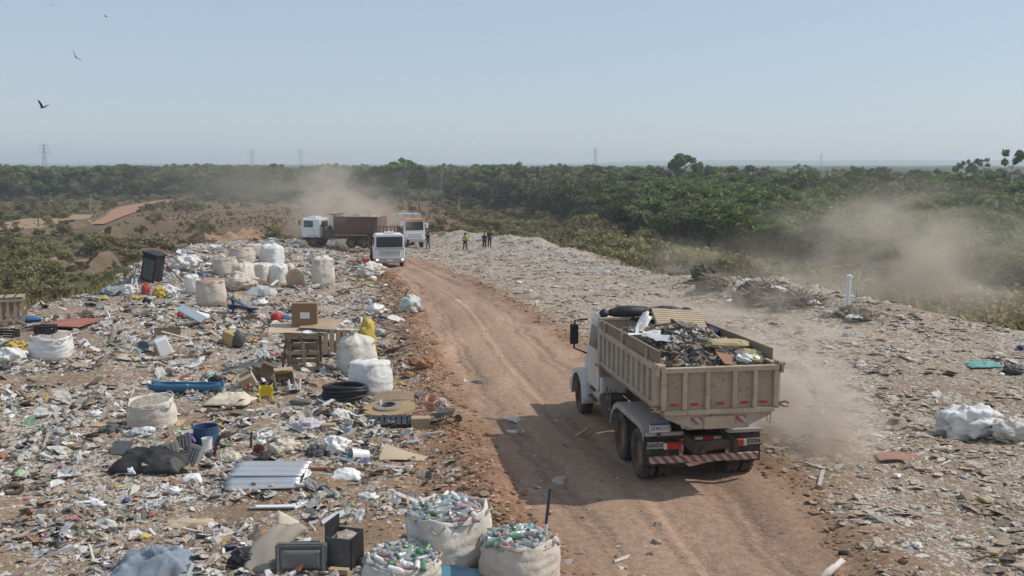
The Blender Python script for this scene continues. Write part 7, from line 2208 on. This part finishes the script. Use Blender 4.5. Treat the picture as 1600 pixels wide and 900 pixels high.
t = thing('black_box', 'open black metal box standing right of the old television', 'box', (p.x, p.y + .25, p.z), -.25)
for s in (-1, 1):
    b = MB(); b.box((s * .22, 0, .26), (.02, .5, .52)); b.build('side', m_blackpl, t)
    b = MB(); b.box((0, s * .25, .26), (.42, .02, .52)); b.build('side', m_dkgrey, t)
b = MB(); b.blob((0, 0, .44), (.2, .22, .1), 9, .4); b.build('contents', m_fill, t)
b = MB(); b.sheet(lambda u, v: (-.22 + .02 * u, -.25 + .5 * u, .53 + .22 * v), 3, 3, .015); b.build('raised_lid', m_blackpl, t)
p = at(405, 905)
t = thing('foam_sheet', 'large grey-beige folded sheet draped beside the old television', 'sheet', (p.x, p.y + .2, p.z), .1)
b = MB(); b.sheet(lambda u, v: (.62 * (u - .5) + .35 * v * v, .75 * v, .55 * math.sin(math.pi * .5 * v) * (.75 + .25 * math.sin(3 * u)) + .06 * mnoise.noise(Vector((u * 3, v * 3, 5)))), 12, 12, .03); b.build('fold', mat('grey_beige_sheet', (.33, .29, .235), .8, .15, 3, dirt=.2), t, smooth=True)
b = MB(); b.sheet(lambda u, v: (.15 + .35 * u, .72 + .15 * v, .52 + .22 * v * (1 - u)), 6, 4, .03); b.build('upper_fold', m_cream, t, smooth=True)
lying_sack('black bag half hidden behind the grey-beige folded sheet', 378, 890, 50, 34, 59, m_tarp, .4, 'rubbish_bag')
tyre('small grey tyre lying flat at the left edge of the foreground', at(12, 772, .15, .0), .17, .05, (.12, .05, 0))
rag('blue_grey_clothes', 'heap of blue-grey clothes in the bottom left foreground', 'clothes', at(235, 902, .15), 1.25, .85, .62, 23, m_greycloth, .1, None, 40, 32)
rag('orange_cloth', 'dark orange cloth under the blue-grey clothes', 'cloth', at(275, 903, -.02), .40, .25, .12, 24, mat('dark_orange_cloth', (.30, .085, .04), .9, .2))
rag('white_cloth', 'white cloth strip right of the blue-grey clothes', 'cloth', at(318, 900), .5, .22, .10, 25, m_white)
plank('timber_beam', 'light wooden block at the bottom edge below the old television', 515, 897, 545, 899, .11, .09, m_card, .06, 'timber')
plank('white_board', 'long white foam board lying above the old television', 392, 796, 462, 795, .12, .035, m_white, .05, 'board')
b = MB(); b.sheet(lambda u, v: (.42 * (u - .5), .26 * (v - .5) * (1 - .4 * abs(2 * u - 1)), .03 + .10 * u), 6, 4, .03); o = tag(b.build('foam_board', m_white), 'bright white foam piece above the black metal box', 'foam'); o.location = at(522, 815); o.rotation_euler = (.1, -.15, .3)
b = MB(); b.sheet(lambda u, v: (.50 * (u - .5), .22 * (v - .5), .02), 4, 3, .02); o = tag(b.build('foam_board', m_white), 'flat white board lying in the litter at far left of the foreground', 'board'); o.location = at(134, 784); o.rotation_euler = (.05, 0, .1)
b = MB(); b.sheet(lambda u, v: (1.0 * (u - .5), .35 * (v - .5), .12), 4, 3, .008); o = tag(b.build('glass_pane', mat('bluish_glass', (.10, .24, .33), .15, .1, spec=.5)), 'bluish glass pane cut off by the bottom edge between the bottle bags', 'glass'); o.location = at(705, 910, 0, .05); o.rotation_euler = (.1, .05, -.12)
p = at(300, 820)
rag('burlap', 'long strip of crumpled brown sacking in the left foreground', 'sacking', p, .95, .35, .14, 26, m_card2, .12)
# road edge and right side single finds
p = at(1298, 893)
b = MB(); pts = [(-.32, -.35, .03), (-.12, -.22, .07), (.0, -.10, .10), (.10, .06, .06), (.24, .22, .08), (.36, .26, .03)]
b.tube(pts, [.03, .07, .06, .05, .06, .02], 8); o = tag(b.build('white_rag', m_sackd, None, True), 'twisted white rag lying on the near right side of the road', 'rag'); o.location = p
b = MB(); b.blob((0, 0, .04), (.10, .05, .05), 3, .2); o = tag(b.build('old_shoe', m_black, None, True), 'dark old shoe lying beside the twisted white rag', 'shoe'); o.location = at(1318, 868)
rag('pale_sheet', 'pale flattened sack on the road in the shadow of the dump truck', 'sack', at(803, 676), .70, .26, .08, 27, m_cream, .1)
rag('teal_tarpaulin', 'teal sheet among the litter far right', 'sheet', at(1538, 572), 1.1, .6, .22, 28, mat('teal_sheet', (.16, .38, .35), .7, .2))
lying_sack('dark lump right of the teal sheet at the right edge', 1588, 586, 34, 14, 58, m_dkgrey, 0, 'rubbish_bag')
rag('white_sheet', 'white sheet lying flat in front of the heap of branches', 'sheet', at(1160, 471), 1.5, .8, .20, 29, m_white)
t = thing('white_post', 'white upright pipe standing on the right lip of the dump', 'post', at(1323, 488)); sz = mpp(t.location)
b = MB(); b.tube([(0, 0, -.2), (.02, 0, 54 * sz * .5), (.05, 0, 54 * sz)], .11, 8); b.build('pipe', m_white, t)
b = MB(); b.lathe([(.13, 0), (.13, .10), (.05, .12)], 10, Matrix.Translation((.05, 0, 54 * sz))); b.build('pipe_collar', m_white, t)
rag('black_bag', 'tattered black twig-like scrap on the red earth left of the road', 'scrap', at(745, 600), .45, .25, .14, 30, m_dkgrey)
# lumps of laterite on the left verge
for k, (px, py, w) in enumerate([(662, 575, 34), (648, 568, 20), (638, 590, 18)]):
    p = at(px, py); s = mpp(p)
    b = MB(); b.blob((0, 0, w * s * .2), (w * s * .5, w * s * .42, w * s * .34), 60 + k, .35, 2.2, 14, 9, flat=.6)
    o = tag(b.build('laterite_rock', mat('laterite', (.33, .18, .105), .95, .3, 8, bump=.6)), ['largest reddish rock on the left verge of the road', 'reddish rock touching the largest one on the left verge', 'smaller tan rock left of the reddish rocks on the verge'][k], 'rock'); o.location = p

# heap of branches and wreckage on the right
m_branch = mat('dead_branch', (.20, .15, .11), .9, .3, 4)
m_branchp = mat('pale_branch', (.42, .36, .29), .9, .25, 4)
rr_ = random.Random(31)
def branch(px, py, wpx, hpx, n, label, pale=.3):
    p = at(px, py); s = mpp(p)
    t = thing('branch_heap', label, 'branches', p, group='heaps of branches on the right lip')
    for q, mm in ((0, m_branch), (1, m_branchp)):
        b = MB()
        for k in range(int(1.6 * n * ((1 - pale) if q == 0 else pale))):
            x, y = rr_.gauss(0, .28) * wpx * s, rr_.gauss(0, .5)
            a = rr_.random() * 6.28; L = rr_.uniform(.25, .95); el = rr_.uniform(-.2, .6)
            z = rr_.uniform(0, .75) * hpx * s * math.exp(-(x / (wpx * s * .5)) ** 2)
            d = Vector((math.cos(a) * math.cos(el), math.sin(a) * math.cos(el), math.sin(el))) * L
            m_ = Vector((x, y, z)) + d * .5 + Vector((rr_.gauss(0, .1), rr_.gauss(0, .1), rr_.gauss(0, .1)))
            b.tube([Vector((x, y, z)), m_, Vector((x, y, z)) + d], [.026, .02, .008], 5)
        b.build('branches' if q == 0 else 'bleached_branches', mm, t)
    b = MB(); b.blob((0, .3, .1), (wpx * s * .42, .8, hpx * s * .55), 7, .4, 2.4, 26, 12, flat=.4); b.build('brushwood_core', mat('brushwood', (.13, .105, .075), .95, .5, 5, bump=1.0, bscale=8), t)
branch(1185, 474, 90, 46, 130, 'dark heap of dead branches right of the flat white sheet')
branch(1250, 482, 90, 36, 110, 'brown heap of branches and scrap left of the white upright pipe', .5)
branch(1115, 450, 60, 26, 50, 'low heap of dry branches furthest left on the right lip')
branch(1050, 430, 60, 18, 40, 'thin scatter of dry branches on the right lip above the dump truck')
branch(1340, 497, 70, 22, 40, 'low pale heap of twigs right of the white upright pipe', .7)
for k, (px, py, w, d_, h_) in enumerate([(1165, 462, 1.3, .8, .9), (1205, 464, 1.5, .9, .6), (1235, 474, 1.2, .7, .45), (1300, 492, .8, .6, .25), (1335, 500, 1.0, .6, .22), (1185, 470, 1.2, .6, .5), (1262, 478, 1.0, .6, .35)]):
    rag('torn_plastic', 'torn whitish plastic caught in the heaps of branches', 'plastic', at(px, py, 0, .15), w, d_, h_, 70 + k, m_sackw, .3 * k, 'torn plastic in the branch heaps')
lying_sack('dark green-brown cut stump in the low heap of branches', 1100, 440, 36, 24, 61, mat('stump', (.12, .12, .08), .95, .3, 4), 0, 'tree_stump')
bpy.data.objects['tree_stump']['category'] = 'stump'

# ------------------------------------------------------------------ people
m_skin = mat('brown_skin', (.20, .115, .075), .6, .08); m_hivis = mat('lime_vest', (.42, .48, .10), .8, .2, 4, dirt=.3); m_dkc = mat('dark_clothes', (.03, .032, .04), .9, .2); m_jean = mat('grey_trousers', (.14, .15, .17), .9, .2); m_hair = mat('black_hair', (.015, .013, .012), .8, .1)
def skin_body(name, joints, edges, radii, m, parent, sub=1):
    me = bpy.data.meshes.new(name)
    me.from_pydata(joints, edges, []); me.update()
    o = link_mesh(name, me, m, parent)
    sk = o.modifiers.new('skin', 'SKIN')
    for v, r in zip(me.skin_vertices[0].data, radii):
        v.radius = (r, r) if not hasattr(r, '__len__') else r
    me.skin_vertices[0].data[0].use_root = True
    sk.use_smooth_shade = True
    ss = o.modifiers.new('sub', 'SUBSURF'); ss.levels = sub; ss.render_levels = sub
    return o
def person(label, loc, rz, shirt, trousers, pose=0.0, h=1.72, sleeves=True):
    k = h / 1.72
    t = thing('person', label, 'person', loc, rz, scale=k)
    f = pose
    J = [(0, 0, .92), (0, 0, 1.12), (0, .01, 1.36), (0, .01, 1.50), (0, .03, 1.60), (0, .02, 1.72),
         (.10, 0, .88), (.12, .02 + f * .12, .48), (.12, -.02 + f * .22, .08), (.12, .14 + f * .22, .04),
         (-.10, 0, .88), (-.12, .02 - f * .12, .48), (-.12, -.02 - f * .22, .08), (-.12, .14 - f * .22, .04),
         (.19, 0, 1.40), (.25, .02, 1.14), (.24, .16, .92), (.24, .20, .82),
         (-.19, 0, 1.40), (-.26, .0, 1.14), (-.25, .14, .93), (-.25, .18, .83)]
    E = [(0, 1), (1, 2), (2, 3), (3, 4), (4, 5), (0, 6), (6, 7), (7, 8), (8, 9), (0, 10), (10, 11), (11, 12), (12, 13), (2, 14), (14, 15), (15, 16), (16, 17), (2, 18), (18, 19), (19, 20), (20, 21)]
    R = [.13, .125, .15, .055, .095, .075, .085, .06, .042, .035, .085, .06, .042, .035, .06, .045, .035, .04, .06, .045, .035, .04]
    skin_body('body', J, E, R, m_skin, t, 2)
    skin_body('shirt', [J[i] for i in (1, 0, 2, 3, 14, 15, 18, 19)], [(0, 1), (0, 2), (2, 3), (2, 4), (4, 5), (2, 6), (6, 7)], [.155, .155, .18, .07, .085, .065, .085, .065], shirt, t)
    skin_body('trousers', [J[i] for i in (0, 6, 7, 8, 10, 11, 12)], [(0, 1), (1, 2), (2, 3), (0, 4), (4, 5), (5, 6)], [.155, .11, .085, .07, .11, .085, .07], trousers, t)
    b = MB(); b.blob((0, .0, 1.66), (.105, .115, .11), 3, .05, 1, 12, 8); b.build('cap', m_hair, t, smooth=True)
    for s in (-1, 1):
        q = -1 if s < 0 else 1
        b = MB(); b.blob((s * .12, .06 + q * f * .22, .05), (.06, .14, .055), 2, .05, 1, 10, 8); b.build('shoe', m_blackpl, t, smooth=True)
    return t
def person_at(px, y, label, rz, shirt, trousers, pose=0.0, h=1.72):
    x = ray_at(px, 380, y).x
    person(label, (x, y, H(x, y) - .02), rz, shirt, trousers, pose, h)
person_at(727, 100.5, 'person in a lime vest and dark trousers standing before the far waste bank', 2.6, m_hivis, m_dkc, .6)
person_at(765, 99, 'person in dark clothes standing right of the lime-vested one', 3.4, m_dkc, m_dkc, .3, 1.78)
person_at(757, 100, 'shorter person in dark clothes close beside the other dark-clothed one', 2.9, m_dkc, m_dkc, .5, 1.62)
person_at(669, 103, 'person in a dark jacket and grey trousers beside the rear truck', 2.2, m_dkc, m_jean, .5, 1.75)

# ------------------------------------------------------------------ vultures in the air
m_feather = mat('black_feather', (.008, .007, .007), .9, .2)
def vulture(px, py, dist, span, label, bank, yaw, flap):
    q = ray_at(px, py, dist)
    t = thing('vulture', label, 'bird', q, rot=(0, bank, yaw))
    b = MB(); b.tube([(0, -.30, .0), (0, -.12, .0), (0, .12, .01), (0, .24, .0), (0, .32, -.03), (0, .37, -.05)], [.02, .08, .09, .05, .035, .012], 8)
    b.build('body', m_feather, t, smooth=True)
    b = MB(); b.sheet(lambda u, v: ((u - .5) * .26 * (1 - .2 * v), -.26 - .22 * (1 - v), 0), 4, 2, .01); b.build('tail', m_feather, t)
    for s in (-1, 1):
        def wing(u, v):
            x = s * (.06 + span / 2 * u)
            ch = .46 * (1 - .5 * u ** 2)
            y = .14 - .10 * u ** 2 - ch * v
            z = flap * u - .25 * flap * u * u
            if u > .85: y -= .04 * math.sin(v * 25)
            return (x, y, z)
        b = MB(); b.sheet(wing, 10, 6, .012); b.build('wing', m_feather, t)
vulture(118, 89, 120, 1.35, 'black vulture banking steeply, second from the top on the left of the sky', .9, .5, .35)
vulture(66, 168, 105, 1.2, 'black vulture lowest in the left of the sky, wings raised', .3, 1.0, .75)
vulture(82, 8, 260, 1.4, 'small distant vulture near the top left corner', .5, .2, .3)
vulture(165, 26, 320, 1.3, 'tiny distant vulture right of the one in the top left corner', .4, 1.2, .3)

# ------------------------------------------------------------------ single scraps lying loose, large enough to pick out
SCR = {}
rs5 = np.random.default_rng(500)
def scrap_mesh(kd, seed):
    b = MB()
    if kd == 'bag':
        b.blob((0, 0, .26), (.5, .42, .30), seed, .85, 3.2, 16, 10, flat=.8)
    elif kd == 'sheet':
        b.sheet(lambda u, v: ((u - .5) * (1 + .2 * mnoise.noise(Vector((v * 2, seed, 0)))), .75 * (v - .5) * (1 + .3 * mnoise.noise(Vector((u * 2, seed, 3)))), .08 + .22 * abs(mnoise.noise(Vector((u * 2.6, v * 2.6, seed))))), 5, 4, .02)
    elif kd == 'card':
        b.sheet(lambda u, v: (u - .5, .7 * (v - .5), .04 + .25 * abs(u - .45) * (seed % 3) / 2), 4, 2, .025)
    elif kd == 'plank':
        b.box((0, 0, .05), (1.0, .13, .05)); b.box((.36, 0, .085), (.05, .11, .02))
    elif kd == 'tub':
        b.lathe([(.28, 0), (.30, .02), (.40, .5), (.44, .5), (.44, .46), (.37, .46), (.28, .04), (.001, .04)], 14, Matrix.Rotation(1.2, 4, 'X') @ Matrix.Translation((0, 0, -.2)))
    return b.mesh(kd, kd in ('bag',))
for kd in ('bag', 'sheet', 'card', 'plank', 'tub'):
    SCR[kd] = [scrap_mesh(kd, s) for s in range(3)]
KINDS = [('plastic_bag', 'bag', 'white', m_white, 'crumpled white plastic bag lying loose in the litter', 'bag', .20), ('plastic_bag', 'bag', 'grey', m_gboard, 'crumpled grey plastic bag lying loose in the litter', 'bag', .10), ('plastic_bag', 'bag', 'black', m_tarp, 'small black plastic bag lying loose in the litter', 'bag', .09),
         ('plastic_bag', 'bag', 'blue', mat('blue_bag_plastic', (.07, .11, .22), .5, .3), 'small blue plastic bag lying loose in the litter', 'bag', .03), ('plastic_bag', 'bag', 'green', mat('lime_bag_plastic', (.34, .46, .26), .5, .3), 'small light green plastic bag lying loose in the litter', 'bag', .02), ('plastic_bag', 'bag', 'pink', mat('pink_bag_plastic', (.50, .24, .28), .5, .3), 'small pink plastic bag lying loose in the litter', 'bag', .02), ('plastic_bag', 'bag', 'yellow', MATS['yellow_plastic'], 'small yellow plastic bag lying loose in the litter', 'bag', .025),
         ('paper_sheet', 'sheet', 'white', m_sackw, 'crumpled whitish paper sheet lying loose in the litter', 'paper', .19), ('cloth_rag', 'sheet', 'dark', m_dkgrey, 'dark crumpled rag lying loose in the litter', 'rag', .08), ('cardboard_piece', 'card', 'tan', m_card, 'bent brown cardboard piece lying loose in the litter', 'cardboard', .14), ('loose_plank', 'plank', 'grey', m_wood, 'short grey plank lying loose in the litter', 'plank', .05), ('plastic_tub', 'tub', 'white', m_white, 'small white plastic tub lying loose in the litter', 'tub', .055)]
meshes = {}
N_SCRAP = 280
m = 9000
KEEP = []          # the finds already set out, so that scraps do not land on them
bpy.context.view_layer.update()
for o in list(COL.objects):
    if o.parent is None and 'label' in o and o.get('kind') is None and o.location.y < 80 and not o.name.startswith(('plastic_bottle', 'broadleaf', 'bush')):
        r_ = 0.0
        for c in [o] + list(o.children):
            if c.type == 'MESH':
                bb = [c.matrix_world @ Vector(v) for v in c.bound_box]
                r_ = max(r_, max(math.hypot(v.x - o.location.x, v.y - o.location.y) for v in bb))
        KEEP.append((o.location.x, o.location.y, min(r_, 3.2) * .85 + .12))
def zone(px, py):
    if px > 1000: return 'near the lumpy white sack at right' if py > 560 else 'in front of the branch heaps'
    if px > 760: return 'right of the road beyond the dump truck'
    if py < 470: return 'round the cluster of big bags' if px < 470 else 'before the flat-bed truck'
    if py < 560: return 'by the leftmost white big bag' if px < 180 else ('round the white boxy appliance' if px < 390 else 'round the pallet table')
    if py < 660: return 'left of the long blue tray' if px < 230 else ('between the blue tray and the yellow chair' if px < 470 else 'beside the hose coil')
    if py < 780: return 'left of the bunched black plastic' if px < 180 else ('round the corrugated metal sheet' if px < 480 else 'round the tan cardboard sheet')
    return 'at the bottom left corner' if px < 220 else ('above the old television' if px < 560 else 'by the bottle bags')
sy = np.exp(rs5.uniform(math.log(15.5), math.log(75), m)); sx = rs5.uniform(-.58, .58, m) * sy
u_, hw_ = road_uv(sx, sy); sdm = mound_sd(sx, sy)
dn = np.where(u_ < 0, .6, .12) * (np.abs(u_) > 1.25) * (sdm < -1.0) * (.25 + fbm(sx / 2.4, sy / 2.4, 151, 4) * 1.3)
for bx_2, by_2, rx_2, ry_2, k_2 in BARE: dn = dn * (1 - k_2 * np.exp(-(((sx - bx_2) / rx_2) ** 2 + ((sy - by_2) / ry_2) ** 2)))
for kx, ky, kr in KEEP: dn = np.where((sx - kx) ** 2 + (sy - ky) ** 2 < kr * kr, 0, dn)
kk = np.where(rs5.random(m) < dn)[0][:N_SCRAP]
sz_ = height(sx[kk], sy[kk])
pk = np.array([k[-1] for k in KINDS]); pk /= pk.sum()
for i, q in enumerate(kk):
    nm, shp, cn, mm, lab, cat, _ = KINDS[rs5.choice(len(KINDS), p=pk)]
    v = int(rs5.integers(0, 3)); key = (shp, cn, v)
    if key not in meshes:
        me = SCR[shp][v].copy(); me.materials.append(mm); meshes[key] = me
    vx_ = 800 + FPX * sx[q] / (sy[q] * math.cos(PITCH) + (CAM_H - sz_[i]) * math.sin(PITCH)); vy_ = 450 + FPX * ((CAM_H - sz_[i]) * math.cos(PITCH) - sy[q] * math.sin(PITCH)) / (sy[q] * math.cos(PITCH) + (CAM_H - sz_[i]) * math.sin(PITCH))
    zn = zone(vx_, vy_)
    o = tag(link_mesh(nm, meshes[key]), lab.replace('lying loose in the litter', 'in the litter ' + zn), cat, {'plastic_bag': cn + ' plastic bags', 'paper_sheet': 'paper sheets', 'cloth_rag': 'dark rags', 'cardboard_piece': 'cardboard pieces', 'loose_plank': 'short planks', 'plastic_tub': 'white tubs'}[nm] + ' ' + zn)
    s = float(np.exp(rs5.normal(math.log(.24), .34))) * (1.25 if sy[q] > 35 else 1.0) * (.55 if shp == 'tub' else (1.4 if shp == 'plank' else 1.0)) * (.8 if u_[q] > 0 else 1)
    o.location = (sx[q], sy[q], sz_[i] - .01); o.rotation_euler = (rs5.normal() * .12, rs5.normal() * .12, rs5.random() * 6.28)
    o.scale = (s, s * rs5.uniform(.75, 1.1), s * rs5.uniform(.6, 1.0))
# ------------------------------------------------------------------ the air: an even haze over the whole plain
def volume_mat(name, colour, density, aniso=0.2):
    m = bpy.data.materials.new(name); m.use_nodes = True
    nt = m.node_tree; nt.nodes.remove(nt.nodes['Principled BSDF'])
    v = nt.nodes.new('ShaderNodeVolumePrincipled')
    v.inputs['Color'].default_value = (*colour, 1); v.inputs['Density'].default_value = density; v.inputs['Anisotropy'].default_value = aniso
    nt.links.new(v.outputs[0], nt.nodes['Material Output'].inputs['Volume'])
    return m, nt, v
hm, _, _ = volume_mat('haze', (0.86, 0.93, 1.0), 0.00030)
b = MB(); b.box((0, 3500, 18), (26000, 15000, 84)); hz = b.build('haze', hm); kind(hz, 'stuff')
tag(hz, 'thin pale haze in the air over the whole plain', 'haze')

# dust raised by the trucks: lumpy volumes hanging where the photograph shows them
def dust(p, r, dens, seed, label, colour=(0.95, 0.84, 0.71), nscale=1.6, rotz=0.0):
    m, nt, v = volume_mat('dust', colour, 0.0, 0.3)
    N = nt.nodes; L = nt.links
    tc = N.new('ShaderNodeTexCoord')
    ln = N.new('ShaderNodeVectorMath'); ln.operation = 'LENGTH'; L.new(tc.outputs['Object'], ln.inputs[0])
    mr = N.new('ShaderNodeMapRange'); mr.interpolation_type = 'SMOOTHSTEP'; mr.inputs['From Min'].default_value = 0.98; mr.inputs['From Max'].default_value = 0.05
    L.new(ln.outputs['Value'], mr.inputs['Value'])
    mp = N.new('ShaderNodeMapping'); mp.inputs['Location'].default_value = (seed * 5.3, seed * 2.1, seed); L.new(tc.outputs['Object'], mp.inputs[0])
    nz = N.new('ShaderNodeTexNoise'); nz.inputs['Scale'].default_value = nscale; nz.inputs['Detail'].default_value = 5; nz.inputs['Roughness'].default_value = 0.62; nz.inputs['Distortion'].default_value = 1.4
    L.new(mp.outputs[0], nz.inputs['Vector'])
    m2 = N.new('ShaderNodeMapRange'); m2.inputs['From Min'].default_value = 0.42; m2.inputs['From Max'].default_value = 0.74; L.new(nz.outputs['Fac'], m2.inputs['Value'])
    mu = N.new('ShaderNodeMath'); mu.operation = 'MULTIPLY'; L.new(mr.outputs[0], mu.inputs[0]); L.new(m2.outputs[0], mu.inputs[1])
    m3 = N.new('ShaderNodeMath'); m3.operation = 'MULTIPLY'; m3.inputs[1].default_value = dens; L.new(mu.outputs[0], m3.inputs[0])
    L.new(m3.outputs[0], v.inputs['Density'])
    b = MB(); b.blob((0, 0, 0), 1.0, 1, 0.0, 1, 20, 12)
    o = b.build('dust_cloud', m); o.location = p; o.scale = r; o.rotation_euler = (0, 0, rotz)
    kind(o, 'stuff'); tag(o, label, 'dust')
dust(ray_at(545, 345, 98.5), (7.5, 5.5, 4.6), 1.3, 1, 'brown dust plume rising behind the two white trucks')
dust(ray_at(512, 300, 104), (4.5, 4, 4.6), .8, 8, 'pale wisp of dust standing above the tipper cab', nscale=2.0)
dust(ray_at(450, 290, 125), (24, 9, 5.0), 0.13, 2, 'thin veil of dust drifting left above the far end of the dump', nscale=1.2)
dust(ray_at(1400, 405, 64), (13, 6, 6.4), 0.62, 3, 'brown dust cloud drifting over the right lip of the dump')
dust(ray_at(1230, 455, 56), (7.5, 4, 2.8), 0.5, 6, 'low dust hanging over the heap of branches', nscale=1.4)
dust(ray_at(1228, 640, 23.6), (2.0, 4.8, 2.0), 3.2, 4, 'dust kicked up beside the rear wheels of the dump truck', rotz=0.17)
dust(ray_at(1180, 520, 38), (6, 10, 2.2), 0.60, 5, 'dust trail hanging low behind the dump truck')
dust(ray_at(1080, 420, 66), (5, 3, 3.2), 0.28, 7, 'faint brown dust rising left of the branch heap')
